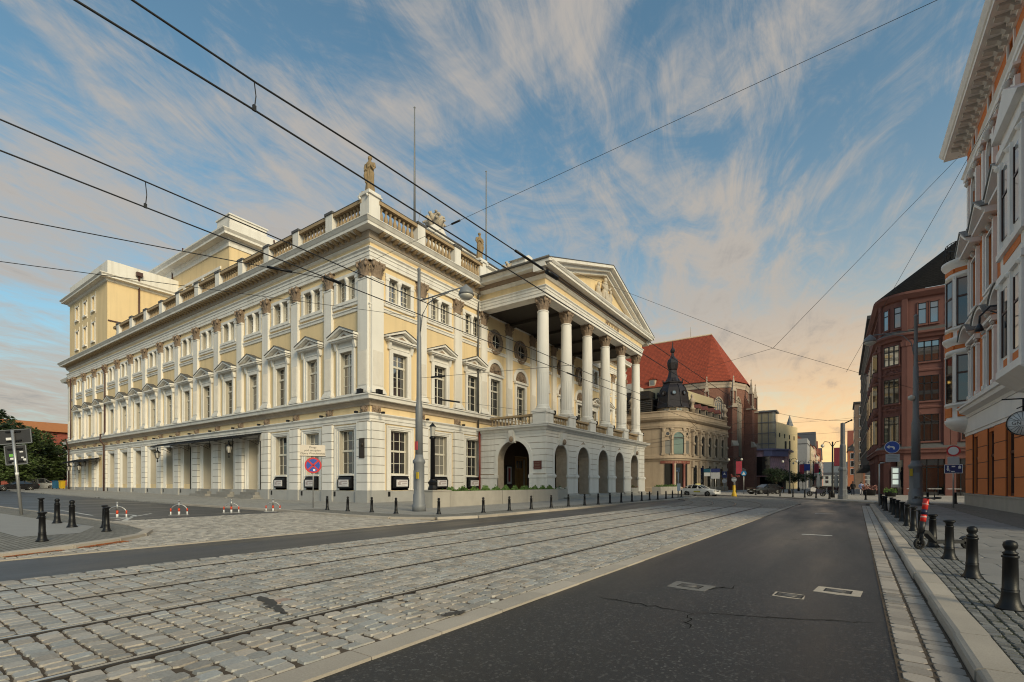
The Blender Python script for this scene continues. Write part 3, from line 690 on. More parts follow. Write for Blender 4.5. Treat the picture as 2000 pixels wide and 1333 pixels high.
# pilasters -------------------------------------------------------------------------
def pilaster(w):
    p = MB(); h = w/2
    p.box(-h-.16, h+.16, -.42, 0, 8.7, 8.86).box(-h-.1, h+.1, -.36, 0, 8.86, 9.02).box(-h-.05, h+.05, -.30, 0, 9.02, 9.14)
    p.box(-h, h, -.24, 0, 9.14, 17.75)
    p.box(-h+.08, h-.08, -.255, -.2, 9.3, 12.05, 1)
    k = int(w/.13)
    for i in range(k):
        x = -h+.1+(w-.2)*(i+.5)/k; p.box(x-.03, x+.03, -.275, -.22, 9.35, 11.98, 1)
    p.box(-h-.04, h+.04, -.28, 0, 17.62, 17.76)
    return p.mesh('pilaster', [M_white, M_gold])
pil_me = pilaster(1.0); pilc_me = pilaster(1.16)
for i, c in enumerate(LP):
    o = ob('pilaster', pilc_me if i == 0 else pil_me, opera, (c, 0, 0)); ob('capital', capP, o)
for i, c in enumerate(FP+[PP[0], PP[-1]]):
    o = ob('pilaster', pilc_me if c in (.6, 53.0) else pil_me, opera, (0, c, 0), H90); ob('capital', capP, o)
# rusticated ground-floor piers --------------------------------------------------------
blk = MB(); j = .025
b_ = len(blk.v)
blk.box(-.66, .66, -.31, .02, 0, .630)
blk_me = blk.mesh('stone_block', M_white)
pier_me = MB().box(-.64, .64, -.25, 0, 1.05, 6.5).mesh('pier', M_mortar)
topb = MB().box(-.72, .72, -.40, 0, 6.44, 6.66).mesh('pier_cap', M_white)
def pier(loc, rz):
    o = ob('pier', pier_me, opera, loc, rz)
    for k in range(8): ob('stone_block', blk_me, o, (0, 0, 1.06+k*.675))
for c in LP: pier((c, 0, 0), 0)
for c in FP: pier((0, c, 0), H90)
# carved masks, floodlights ---------------------------------------------------------------
mk = MB(); mk.box(-.42, .42, -.10, 0, 7.2, 7.74)
mk.lathe([(.02, -.26), (.16, -.20), (.24, -.05), (.24, .06), (.17, .2), (.02, .25)], 0, -.10, 8, z=7.47, sy=.75)
for i in range(9):
    a = i*2*pi/9; mk.lathe([(.01, -.09), (.09, -.03), (.09, .04), (.01, .09)], .30*cos(a), -.12, 5, z=7.47+.2*sin(a))
mk.tube([(0, -.30, 7.40), (0, -.33, 7.46), (0, -.27, 7.55)], .05, 5)
mask_me = mk.mesh('carved_mask', M_carve)
fl = MB().tube([(0, -.05, 7.12), (0, -.75, 7.16)], .018, 4).box(-.10, .10, -.95, -.72, 7.06, 7.22).tube([(-.3, -.1, 7.15), (0, -.7, 7.2)], .012, 4)
fl_me = fl.mesh('floodlight', M_iron)
for c in LP: ob('carved_mask', mask_me, opera, (c, -.002, 0)); ob('floodlight', fl_me, opera, (c, 0, 0))
for c in FP: ob('carved_mask', mask_me, opera, (.002, c, 0), H90); ob('floodlight', fl_me, opera, (0, c, 0), H90)
fb = MB().box(-.30, .18, -.72, -.45, 8.6, 8.95); fb_me = fb.mesh('spotlight', M_iron)
ob('spotlight', fb_me, opera, (-.4, 0, 0)); ob('spotlight', fb_me, opera, (0, .5, 0), H90)
# upper windows -------------------------------------------------------------------------------
f = MB()
for s in (-1, 1):
    a, b = sorted((s*.78, s*1.16)); f.box(a, b, -.13, 0, 8.72, 12.62)
    a, b = sorted((s*1.00, s*1.18)); f.box(a, b, -.17, -.12, 8.72, 12.66)
    f.prism([(0, 12.55), (-.20, 12.5), (-.30, 12.9), (-.36, 13.25), (0, 13.25)], s*1.2-.13, s*1.2+.13, 'x')
f.box(-.78, .78, -.13, 0, 12.3, 12.62).box(-1.2, 1.2, -.17, -.10, 12.62, 12.7).box(-1.05, 1.05, -.06, 0, 12.7, 13.2)
f.box(-1.0, 1.0, -.20, .3, 8.70, 8.80)
win_me = f.mesh('window', M_white)
hd = MB(); hd.box(-1.62, 1.62, -.62, 0, 13.22, 13.36).box(-1.5, 1.5, -.52, 0, 13.12, 13.22)
for s in (-1, 1):
    hd.prism([(s*1.72, 13.36), (0, 14.02), (0, 14.22), (s*1.72, 13.54)], -.68, 0, 'y')
    hd.prism([(s*1.72, 13.53), (0, 14.21), (0, 14.25), (s*1.76, 13.56)], -.74, 0, 'y', 1)
hd.prism([(-1.4, 13.36), (1.4, 13.36), (0, 13.95)], -.30, 0, 'y')
hd.prism([(-.5, 13.46), (.5, 13.46), (0, 13.70)], -.33, -.2, 'y', 2)
hood_me = hd.mesh('window_hood', [M_white, M_lead, M_carve])
def sash(w, z0, z1, trans, cols, rows, y=.30):
    s = MB(); h = w/2; t = .045
    s.box(-h, -h+.08, y-.03, y+.05, z0, z1).box(h-.08, h, y-.03, y+.05, z0, z1).box(-h, h, y-.03, y+.05, z0, z0+.09).box(-h, h, y-.03, y+.05, z1-.08, z1)
    if trans: s.box(-h, h, y-.08, y+.05, trans-.08, trans+.08)
    for i in range(1, cols):
        x = -h+w*i/cols; k = .055 if (cols % 2 == 0 and i == cols//2) else .022
        s.box(x-k, x+k, y-.035, y+.04, z0, z1)
    for z in rows: s.box(-h, h, y-.025, y+.04, z-.018, z+.018)
    return s.mesh('sash', M_sash)
def pane(w, z0, z1, y=.31): return MB().poly([(-w/2, y, z0), (w/2, y, z0), (w/2, y, z1), (-w/2, y, z1)])
sash_me = sash(1.56, 8.8, 12.3, 11.25, 2, [9.6, 10.4, 11.8]); pane_me = pane(1.56, 8.8, 12.3).mesh('pane', M_glass)
paneC_me = pane(1.56, 8.8, 12.3).mesh('pane', M_glassw)
# mezzanine windows
f = MB()
for s in (-1, 1):
    a, b = sorted((s*1.2, s*1.52)); f.box(a, b, -.12, 0, 16.2, 18.55); f.box(a-.04, b+.04, -.16, 0, 18.02, 18.2)
f.box(-1.56, 1.56, -.12, 0, 18.3, 18.56).box(-1.62, 1.62, -.2, .25, 16.12, 16.36).box(-1.7, 1.7, -.14, 0, 15.9, 16.12)
mez_me = f.mesh('mezzanine_window', M_white)
col_me = MB().lathe([(.2, 16.36), (.2, 16.46), (.15, 16.5), (.145, 17.9), (.2, 18.0), (.24, 18.12), (.26, 18.3)], 0, .05, 10).mesh('colonnette', M_white)
mz = MB(); 
for c in (-.66, .66):
    q = MB(); h = .46
    mz.box(c-h, c-h+.06, .26, .34, 16.36, 18.3).box(c+h-.06, c+h, .26, .34, 16.36, 18.3).box(c-.03, c+.03, .27, .34, 16.36, 18.3)
    for z in (16.40, 16.9, 17.4, 17.9, 18.26): mz.box(c-h, c+h, .275, .34, z-.022, z+.022)
mz.box(-.22, .22, .2, .35, 16.36, 18.3)
mzs_me = mz.mesh('sash', M_sash); mzp_me = pane(2.4, 16.36, 18.3).mesh('pane', M_glass)
# ground windows
f = MB()
for s in (-1, 1):
    for a0, a1, d in ((.95, 1.16, .05), (1.16, 1.36, .11), (1.36, 1.48, .16)):
        a, b = sorted((s*a0, s*a1)); f.box(a, b, -d, 0, 1.05, 6.05 if a0 < 1.1 else 6.2 if a0 < 1.3 else 6.32)
f.box(-.95, .95, -.05, 0, 5.95, 6.05).box(-1.16, 1.16, -.11, 0, 6.05, 6.2).box(-1.36, 1.36, -.16, 0, 6.2, 6.32)
gsill = [(-.95, .95, -.14, .3, 2.24, 2.36)]
g = MB(); g.v = list(f.v); g.f = list(f.f); g.m = list(f.m); g.s = list(f.s)
for q in gsill: g.box(*q)
g.box(-.95, .95, .0, .05, 1.05, 2.25)
gwin_me = g.mesh('ground_window', M_white); gniche_me = f.mesh('ground_niche', M_white)
gs_me = sash(1.9, 2.36, 5.95, 4.28, 3, [3.28, 5.12], .36); gp_me = pane(1.9, 2.35, 5.95, .37).mesh('pane', M_glass)
gpC_me = pane(1.9, 2.35, 5.95, .37).mesh('pane', M_glassw)
nb = MB().box(-.95, .95, .75, .9, 1.55, 5.95); nb.box(-.03, .03, .72, .75, 1.55, 5.95)
nb_me = nb.mesh('niche_board', M_board)
nb2 = MB().box(-.95, .25, .75, .9, 1.55, 5.95).box(.18, .25, .66, .9, 1.55, 5.95).box(.25, .95, .62, .9, 1.55, 2.35, 1); nb2_me = nb2.mesh('niche_board', [M_board, M_cream])
dr = MB()
dr.box(-.95, -.85, .42, .55, 1.05, 5.95).box(.85, .95, .42, .55, 1.05, 5.95).box(-.95, .95, .42, .55, 4.55, 4.72).box(-.95, .95, .42, .55, 5.8, 5.95)
dr.box(-.85, .85, .48, .52, 1.05, 4.55)
for s in (-1, 1):
    for z0, z1 in ((1.25, 2.1), (2.25, 3.1), (3.25, 4.4)):
        a, b = sorted((s*.12, s*.74)); dr.box(a, b, .45, .5, z0, z1)
dr.box(-.03, .03, .455, .5, 1.05, 4.55)
door_me = dr.mesh('door', M_white); dpane_me = pane(1.7, 4.72, 5.8, .5).mesh('pane', M_glass)
dh_me = MB().box(.04, .10, .38, .46, 2.05, 2.3).box(.04, .2, .36, .39, 2.15, 2.19).mesh('handle', M_iron)
paneB_me = pane(1.56, 8.8, 12.3).mesh('pane', M_glassb); mzpB_me = pane(2.4, 16.36, 18.3).mesh('pane', M_glassb)
def upper(loc, rz, k):
    o = ob('window', win_me, opera, loc, rz); ob('pane', [pane_me, paneC_me, paneB_me][k], o); ob('sash', sash_me, o); ob('window_hood', hood_me, o)
    o = ob('mezzanine_window', mez_me, opera, loc, rz); ob('pane', mzpB_me if (k == 2 or R() < .2) else mzp_me, o); ob('sash', mzs_me, o); ob('colonnette', col_me, o)
def ground(loc, rz, g, i):
    if g == 'win':
        o = ob('ground_window', gwin_me, opera, loc, rz); ob('pane', gp_me if i != 1 else gpC_me, o); ob('sash', gs_me, o)
    elif g == 'niche':
        o = ob('ground_niche', gniche_me, opera, loc, rz)
        if i in (6, 7):
            ob('niche_board', nb2_me, o); ob('pane', pane(.7, 2.35, 5.95, .82).xf(0, .6).mesh('pane', M_glass), o)
        else: ob('niche_board', nb_me, o)
    else:
        o = ob('entrance', gniche_me, opera, loc, rz); d = ob('door', door_me, o, (0, .42, 0)); ob('pane', dpane_me, o, (0, .42, 0)); ob('handle', dh_me, o, (0, .42, 0))
for i, (c, g) in enumerate(zip(LB, LG)):
    upper((c, 0, 0), 0, [2, 2, 0, 1, 0, 0, 1, 0, 1, 1, 0, 1, 0, 1, 0][i]); ground((c, 0, 0), 0, g, i)
for i, c in enumerate(FB): upper((0, c, 0), H90, 2 if i == 0 else 0); ground((0, c, 0), H90, 'win', i)
# entrance steps
M_step = mat('worn step granite', (.25, .24, .225), .8, var=.2, scale=1.2, fine=.12, pobj=.12)
for c in LB[3:6]:
    o = None
    for k in range(4):
        st = MB()
        for q in range(3):
            wd = 1.0+.42*(3-k); a = -wd+2*wd*q/3
            st.box(a+.006, a+2*wd/3-.006, -.25-.40*(3-k), .5, k*.26+.002, k*.26+.257)
        s = ob('step', st.mesh('step', M_step), opera, (c, 0, 0))
st = MB().box(-1.1, 1.1, -.3, .5, 0, .5).box(-1.0, 1.0, -.1, .5, .5, 1.0); ob('step', st.mesh('step', M_granite), opera, (LB[12], 0, 0))
ob('door_notice', MB().box(.3, .6, .43, .455, 3.55, 3.9, 0).box(.37, .53, .425, .435, 3.62, 3.83, 1).mesh('door_notice', [M_wh, M_red]), opera, (LB[3], .42, 0))
# canopies
def canopy(x0, x1, z, nl, d):
    n_ = max(3, int((x1-x0)/.62)); cn = ob('canopy', MB().prism([(-d, z-.18), (-.05, z+.42), (-.05, z+.50), (-d, z-.10)], x0, x1, 'x').tube([(x0, -d, z-.14), (x1, -d, z-.14)], .05, 6).mesh('canopy', M_iron), opera)
    rr = MB()
    for i in range(n_+1):
        x = x0+(x1-x0)*i/n_; rr.tube([(x, -d, z-.06), (x, -.05, z+.53)], .03, 4)
    ob('canopy_rib', rr.mesh('canopy_rib', M_iron), cn)
    for x in [x0+.3+(x1-x0-.6)*i/(nl-1) for i in range(nl)]:
        b = MB(); pts = []
        for k in range(19):
            a = k*.55; r_ = .34-.015*k; pts.append((0, -.55+r_*cos(a)*-1, z-.28+r_*sin(a)*.8))
        b.tube(pts, .018, 4).tube([(0, -.42, z-.6), (0, -.42, z+.2)], .03, 5).tube([(0, -.42, z-.72), (0, -1.2, z-.35), (0, -d+.1, z-.2)], .025, 5).tube([(0, -.3, z-.1), (0, -d, z-.16)], .025, 5)
        ob('bracket', b.mesh('bracket', M_iron), cn, (x, 0, 0))
    return cn
can1 = canopy(-36.0, -15.4, 6.0, 5, 2.3)
can2 = canopy(-72.4, -61.4, 5.0, 3, 2.0)
rod = MB().tube([(0, -.35, 1.0), (0, -.35, 5.7)], .045, 6); rod_me = rod.mesh('downpipe', M_iron)
ob('downpipe', rod_me, opera, (-15.5, 0, 0)); ob('downpipe', rod_me, opera, (-30.4, -.02, 0))
pp = MB().tube([(-58.6, -.7, 18.6), (-58.6, -.5, 18.2), (-58.6, -.34, 17.9), (-58.6, -.34, 8.9), (-58.6, -.85, 8.75), (-58.6, -.85, 7.9), (-58.6, -.45, 7.2), (-58.6, -.45, 0)], .11, 7)
pp.tube([(-74.9, -.34, 19), (-74.9, -.34, 8.9), (-75.2, -.85, 8.7), (-75.2, -.5, 7.2), (-75.2, -.5, 0)], .10, 7)
ob('downpipe', pp.mesh('downpipe', M_pipe), opera)
pp = MB().tube([(.22, 13.3, 21.2), (.22, 13.3, 7.2)], .10, 7); ob('downpipe', pp.mesh('downpipe', M_lead), opera)
ob('downpipe', MB().tube([(.35, 13.35, 7.1), (.35, 13.35, 0)], .11, 7).mesh('downpipe', mat('rust red pipe', (.20, .03, .02), .5)), opera)
# balustrade ---------------------------------------------------------------------------------------
bal_me = MB().lathe([(.16, 0), (.16, .12), (.09, .17), (.11, .26), (.18, .5), (.17, .66), (.09, .98), (.07, 1.12), (.12, 1.18), (.15, 1.24), (.15, 1.4)], seg=9).mesh('baluster', M_balus)
ped = MB().box(-.45, .45, -.12, .8, 21.9, 24.1).box(-.52, .52, -.2, .88, 24.1, 24.3, 1); ped_me = ped.mesh('balustrade_pedestal', [M_white, M_lead])
def balus(a, b, rz, n=8):
    m = (a+b)/2; h = (b-a)/2-.42
    r_ = MB().box(-h, h, -.02, .62, 21.9, 22.42, 0).box(-h-.05, h+.05, -.06, .66, 23.83, 24.1, 1).box(-h-.05, h+.05, -.08, .68, 24.1, 24.15, 2)
    o = ob('balustrade', r_.mesh('balustrade', [M_white, M_balus, M_lead]), opera, (m, 0, 0) if not rz else (0, m, 0), rz)
    for i in range(n): ob('baluster', bal_me, o, (-h+.12+(2*h-.24)*(i+.5)/n, .3, 22.43))
for k in range(1, 12): ob('balustrade_pedestal', ped_me, opera, (LP[k], 0, 0))
balus(LP[1], -1.0+.4, 0, 8)
for k in range(1, 11): balus(LP[k+1], LP[k], 0, 8)
balus(LP[11]-2.4, LP[11], 0, 4)
for k in (1, 2): ob('balustrade_pedestal', ped_me, opera, (0, FP[k], 0), H90)
balus(.6, FP[1], H90, 8); balus(FP[1], FP[2], H90, 8); balus(FP[2], 14.6, H90, 8)
for k in (3, 4, 5): ob('balustrade_pedestal', ped_me, opera, (0, FP[k], 0), H90)
balus(39.0, FP[5], H90, 8); balus(FP[5], FP[4], H90, 8); balus(FP[4], FP[3], H90, 8)
sp = MB().box(-.55, .55, -.05, 1.05, 21.9, 24.3).box(-.68, .68, -.18, 1.18, 24.3, 24.42).box(-.6, .6, -.1, 1.1, 24.42, 24.62)
for s in (-1, 1): sp.lathe([(.02, -.14), (.14, 0), (.02, .14)], s*.45, -.16, 6, z=24.15)
sp_me = sp.mesh('statue_pedestal', M_white)
ob('statue_pedestal', sp_me, opera, (-.6, .02, 0)); ob('statue_pedestal', sp_me, opera, (-.02, 14.4, 0), H90); ob('statue_pedestal', sp_me, opera, (-.02, 39.2, 0), H90)
# attic, annex block, fly tower ----------------------------------------------------------------------
at = MB().box(-14, -2.6, 9.0, 44.6, 21.9, 25.9).prism([(-2.55, 25.9), (-2.3, 26.05), (-2.3, 26.25), (-14, 26.25), (-14, 25.9)], 8.8, 44.8, 'y').box(-14, -2.2, 8.7, 44.9, 26.24, 26.35, 1)
ob('attic', at.mesh('attic', [M_white, M_lead]), opera)
for y in (10.4, 23.5, 42.5): ob('acroterion_base', MB().prism([(y-1.3, 26.3), (y+1.3, 26.3), (y+.6, 27.0), (y-.6, 27.0)], -3.6, -2.4, 'x').mesh('acroterion_base', M_white), opera)
def block(name, x0, x1, y0, y1, z1, prof, ops_s, ops_f, parapet, mats=(M_cream, M_white, M_lead)):
    b = MB(); b.wall(x0, x1, 0, z1, ops_s, .35, 0, 0); b.xf(0, 0, y0)
    n_ = len(b.v); b.wall(y0, y1, 21, z1, ops_f, .35, 0, 0); b.xf(H90, x1, 0, 0, n_)
    b.box(x0+.3, x1-.4, y0+.45, y1-.1, 20, z1)
    o = ob(name, b.mesh(name, mats[0]), opera)
    p = [(x0, y1), (x0, y0), (x1, y0), (x1, y1)]
    ob('block_cornice', MB().sweep(p, prof, 0, mtop=1).mesh('block_cornice', [mats[1], mats[2]]), o)
    ob('parapet', MB().sweep(p, parapet, 0).box(x0, x1-.02, y0+.02, y1, z1-.2, parapet[-1][1]-.1, 0).mesh('parapet', mats[1]), o)
    return o
bx1 = -58.9
ops_s = []
for c in (-73.0, -69.0, -65.0): ops_s += [(c-.55, c+.55, 23.6, 26.4), (c-.55, c+.55, 28.3, 30.4)]
an = block('annex_block', PEND+.05, bx1, .05, 40, 31.6, [(0, 31.4), (.2, 31.5), (.3, 31.8), (.9, 31.85), (.9, 32.05), (1.1, 32.25), (1.1, 32.35), (0, 32.5)], ops_s, [], [(.0, 32.4), (-.25, 32.5), (-.25, 34.6), (-.2, 34.7), (-.6, 34.7)])
w_ = MB()
w_.box(-.55, -.42, .1, .3, 0, 1).box(.42, .55, .1, .3, 0, 1)
for c in (-73.0, -69.0, -65.0):
    for z0, z1 in ((23.6, 26.4), (28.3, 30.4)):
        fr = MB().box(-.75, -.55, -.08, 0, z0-.1, z1+.2).box(.55, .75, -.08, 0, z0-.1, z1+.2).box(-.75, .75, -.10, 0, z1, z1+.2).box(-.8, .8, -.22, 0, z0-.25, z0).box(-1.15, -1.05, -.05, 0, z0-.6, z1+.7).box(1.05, 1.15, -.05, 0, z0-.6, z1+.7)
        o = ob('annex_window', fr.mesh('annex_window', M_white), an, (c, .05, 0))
        ob('annex_pane', pane(1.1, z0, z1, .25).mesh('annex_pane', mat('pale blind glass', (.30, .30, .29), .12)), an, (c, .05, 0))
gr = MB()
for k in range(7): gr.box(bx1, bx1+.08, 4.9, 7.3, 26.6+k*.28, 26.78+k*.28)
ob('louvre', gr.mesh('louvre', M_pipe), an)
ob('downpipe', MB().tube([(bx1+.15, 3.9, 33.6), (bx1+.15, 3.9, 22)], .13, 6).box(bx1, bx1+.5, 3.5, 4.3, 33.4, 34.0).box(bx1, bx1+.1, .1, 14, 25.6, 25.8).mesh('downpipe', M_pipe), an)
ops_t = [(c-.6, c+.6, 29.6, 32.6) for c in (-51.8, -55.0, -58.2)]
ty0 = 9.3
tw = block('fly_tower', -76, -42.1, ty0, 46, 36.9, [(0, 35.6), (.15, 35.65), (.15, 36.2), (.35, 36.5), (.35, 36.7), (1.2, 36.8), (1.2, 37.1), (1.5, 37.45), (1.5, 37.55), (0, 37.8)], ops_t, [], [(0, 37.7), (-.3, 37.8), (-.3, 39.1), (-.1, 39.2), (-.1, 39.45), (-.7, 39.45)], (M_cream, M_white, M_lead))
tb = MB()
tb.box(-46.0, -42.25, ty0+.1, ty0+5.5, 39.4, 40.3).box(-46.2, -42.1, ty0-.05, ty0+5.7, 40.3, 40.5)
ob('parapet_block', tb.mesh('parapet_block', M_white), tw)
tb = MB()
for c in (-50.2, -53.4, -56.6, -59.8): tb.box(c-.35, c+.35, ty0-.12, ty0, 28.5, 33.0)
tb.box(-70, -44.5, ty0-.15, ty0, 33.0, 33.4).box(-70, -50.0, ty0-.14, ty0, 28.2, 28.5)
ob('pilaster_strip', tb.mesh('pilaster_strip', M_white), tw)
ob('downpipe', MB().tube([(-60.8, ty0-.2, 36.5), (-60.8, ty0-.2, 22)], .12, 6).tube([(-57.4, ty0+.1, 37.7), (-57.4, ty0+.0, 39.6)], .12, 6).tube([(-41.95, ty0+6.5, 39.2), (-41.95, ty0+6.7, 37.8)], .12, 6).mesh('downpipe', M_pipe), tw)
# rear portico glimpsed at the far left end
rp = MB().box(-84, PEND, 1.8, 20, 0, 8.3, 0).box(-84.1, PEND, 1.7, 20, 0, .9, 1).box(-83.6, PEND, 2.4, 20, 8.3, 8.8, 1)
ob('rear_porch', rp.mesh('rear_porch', [M_cream, M_white]), opera)
rq = MB().sweep([(-83.8, 20), (-83.8, 2.0), (PEND, 2.0)], [(0, 17.6), (.1, 17.6), (.15, 18.4), (0.1, 18.5), (.1, 19.2), (.5, 19.5), (1.2, 19.6), (1.4, 20.1), (1.4, 20.2), (0, 20.3)]).box(-83.8, PEND, 2.0, 20, 17.6, 20.3).box(-83.6, PEND, 2.6, 20, 20.3, 21.2)
ob('rear_entablature', rq.mesh('rear_entablature', M_white), opera)
for x, y in ((-82.9, 3.0), (-78.2, 3.0)):
    cl = MB().lathe([(.62, 8.8), (.62, 9.0), (.5, 9.2), (.5, 12), (.44, 16.4), (.46, 16.5)], x, y, 14)
    o = ob('column', cl.mesh('column', M_white), opera); c_ = capital(MB(), .9, 1.15, 16.5); c_.xf(0, x, y); ob('capital', c_.mesh('capital', M_carve), o)
# ================================================================ portico of the opera house
PX1 = 7.9
arches = [(16.4, 2.6, 4.12), (21.3, 2.8, 4.02), (26.4, 2.8, 4.02), (31.25, 2.75, 4.05), (36.35, 2.7, 4.07)]
# front arcade: local wall axis u = y, outward = +x
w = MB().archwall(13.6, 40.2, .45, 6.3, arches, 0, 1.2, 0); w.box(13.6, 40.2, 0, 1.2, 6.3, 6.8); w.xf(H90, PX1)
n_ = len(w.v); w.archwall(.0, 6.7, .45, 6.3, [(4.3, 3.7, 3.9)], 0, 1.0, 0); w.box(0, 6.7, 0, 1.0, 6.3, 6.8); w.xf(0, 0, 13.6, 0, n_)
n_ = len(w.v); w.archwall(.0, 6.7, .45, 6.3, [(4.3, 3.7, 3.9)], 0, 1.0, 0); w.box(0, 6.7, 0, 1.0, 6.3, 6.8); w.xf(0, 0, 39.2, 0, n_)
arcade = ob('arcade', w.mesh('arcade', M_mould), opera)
ob('terrace_floor', MB().box(.0, PX1, 13.6, 40.2, 6.75, 7.02).mesh('terrace_floor', M_granite), opera)
ob('portico_floor', MB().box(.0, PX1+.1, 13.5, 40.3, .02, .46).mesh('portico_floor', M_granite), opera)
# archivolts and keystones
av = MB()
def archivolt(mb, c, w_, sp, yo, seg=14, t=.30):
    r = w_/2; b = len(mb.v)
    for i in range(seg+1):
        a = pi*i/seg
        for rr, yy in ((r, yo), (r, yo-.10), (r+t, yo-.10), (r+t, yo)): mb.v.append((c-rr*cos(a), yy, sp+rr*sin(a)))
    for i in range(seg):
        for k in range(3): mb.face([b+i*4+k, b+i*4+k+1, b+(i+1)*4+k+1, b+(i+1)*4+k], 0)
    for s in (-1, 1):
        x0, x1 = sorted((c+s*r, c+s*(r+t))); mb.box(x0, x1, yo-.10, yo, .46, sp)
def keystone(mb, c, zt):
    mb.prism([(0, zt-.3), (-.28, zt-.25), (-.42, zt+.35), (-.5, zt+.9), (0, zt+.9)], c-.28, c+.28, 'x', 0)
    mb.lathe([(.02, -.3), (.18, -.2), (.22, 0), (.16, .2), (.02, .28)], c, -.42, 8, 1, z=zt+.05)
for c, w_, sp in arches:
    m_ = MB(); archivolt(m_, c, w_, sp, 0); ob('archivolt', m_.mesh('archivolt', M_white), arcade, (PX1, 0, 0), H90)
m_ = MB(); archivolt(m_, 4.3, 3.7, 3.9, 0, t=.38); ob('archivolt', m_.mesh('archivolt', M_white), arcade, (0, 13.6, 0))
for c in (16.4, 36.35): k_ = MB(); keystone(k_, c, 5.55); ob('keystone', k_.mesh('keystone', [M_white, M_carve]), arcade, (PX1, 0, 0), H90)
k_ = MB(); keystone(k_, 4.3, 5.8); ob('keystone', k_.mesh('keystone', [M_white, M_carve]), arcade, (0, 13.6, 0))
# rusticated blocks on the arcade piers
piers = [(13.6, 15.1), (17.7, 19.9), (22.7, 25.0), (27.8, 29.88), (32.62, 35.0), (37.7, 40.2)]
rows = [2.55+.58*i for i in range(7)]
def blocks(a, b, loc, rz, left_arch=None, right_arch=None):
    for i, z in enumerate(rows):
        z1 = z+.53; aa, bb = a, b
        def edge(arch, sgn, z_):
            c, w_, sp = arch; r = w_/2+.31
            if z_ <= sp: return c+sgn*r
            if z_-sp >= r: return c
            return c+sgn*sqrt(max(r*r-(z_-sp)**2, 0))
        if z1 > 6.3: z1 = 6.29
        pts_l = [(edge(left_arch, 1, z), z), (edge(left_arch, 1, z1), z1)] if left_arch else [(a, z), (a, z1)]
        pts_r = [(edge(right_arch, -1, z1), z1), (edge(right_arch, -1, z), z)] if right_arch else [(b, z1), (b, z)]
        m_ = MB().prism(pts_l+pts_r, -.06, .0, 'y')
        ob('stone_block', m_.mesh('stone_block', M_white), arcade, loc, rz)
for i, (a, b) in enumerate(piers):
    blocks(a, b, (PX1, 0, 0), H90, arches[i-1] if i > 0 else None, arches[i] if i < 5 else None)
blocks(.25, 2.4, (0, 13.6, 0), 0, None, (4.3, 3.7, 3.9)); blocks(6.2, 7.95, (0, 13.6, 0), 0, (4.3, 3.7, 3.9), None)
# pier pedestals
for i, (a, b) in enumerate(piers):
    m_ = MB().box(a+.02, b-.02, -.13, 0, .0, 2.15).box(a-.06, b+.06, -.17, 0, 2.15, 2.25).box(a-.12, b+.12, -.22, 0, 2.25, 2.42).box(a-.05, b+.05, -.16, 0, 2.42, 2.52).prism([(-.30, 0), (-.30, .42), (-.12, .62), (0, .62), (0, 0)], a-.05, b+.05, 'x', 1)
    if i in (0, 5):
        s = -1 if i == 0 else 1
    ob('pier_pedestal', m_.mesh('pier_pedestal', [M_white, M_concrete]), arcade, (PX1, 0, 0), H90)
m_ = MB().box(6.15, 8.08, -.13, 0, 0, 2.15).box(6.1, 8.12, -.2, 0, 2.15, 2.45).box(.2, 2.45, -.13, 0, 0, 2.15).box(.2, 2.5, -.2, 0, 2.15, 2.45)
ob('pier_pedestal', m_.mesh('pier_pedestal', M_white), arcade, (0, 13.6, 0))
# terrace cornice and balustrade
PPATH = [(.2, 13.6), (PX1, 13.6), (PX1, 40.2), (.2, 40.2)]
ob('terrace_cornice', MB().sweep(PPATH, [(0, 6.28), (.10, 6.3), (.12, 6.55), (.25, 6.62), (.30, 6.82), (.62, 6.88), (.66, 7.02), (.72, 7.06), (.72, 7.12), (0, 7.18)], 0, mtop=1).mesh('terrace_cornice', [M_white, M_lead]), opera)
CY = [14.45, 19.1, 24.0, 28.9, 33.9, 39.2]; CX = 7.1
tp = MB().box(-.72, .72, -.72, .72, 7.1, 8.25).box(-.8, .8, -.8, .8, 8.25, 8.42).box(-.8, .8, -.8, .8, 7.1, 7.3); tp_me = tp.mesh('column_pedestal', M_white)
sb_me = MB().lathe([(.10, 0), (.10, .08), (.06, .12), (.10, .3), (.06, .5), (.05, .58), (.09, .64), (.10, .72)], seg=8).mesh('baluster', M_balus)
def pbal(a, b, loc, rz, n):
    h = (b-a)/2; m_ = MB().box(-h, h, -.16, .16, 7.12, 7.28).box(-h, h, -.2, .2, 8.0, 8.2)
    o = ob('balustrade', m_.mesh('balustrade', M_balus), opera, loc, rz)
    for i in range(n): ob('baluster', sb_me, o, (-h+2*h*(i+.5)/n, 0, 7.28))
for i in range(5): pbal(CY[i]+.72, CY[i+1]-.72, (PX1-.4, (CY[i]+CY[i+1])/2, 0), H90, 9)
pbal(1.2, CX-.72, ((1.2+CX-.72)/2, 14.1, 0), 0, 13); pbal(1.2, CX-.72, ((1.2+CX-.72)/2, 39.6, 0), 0, 13)
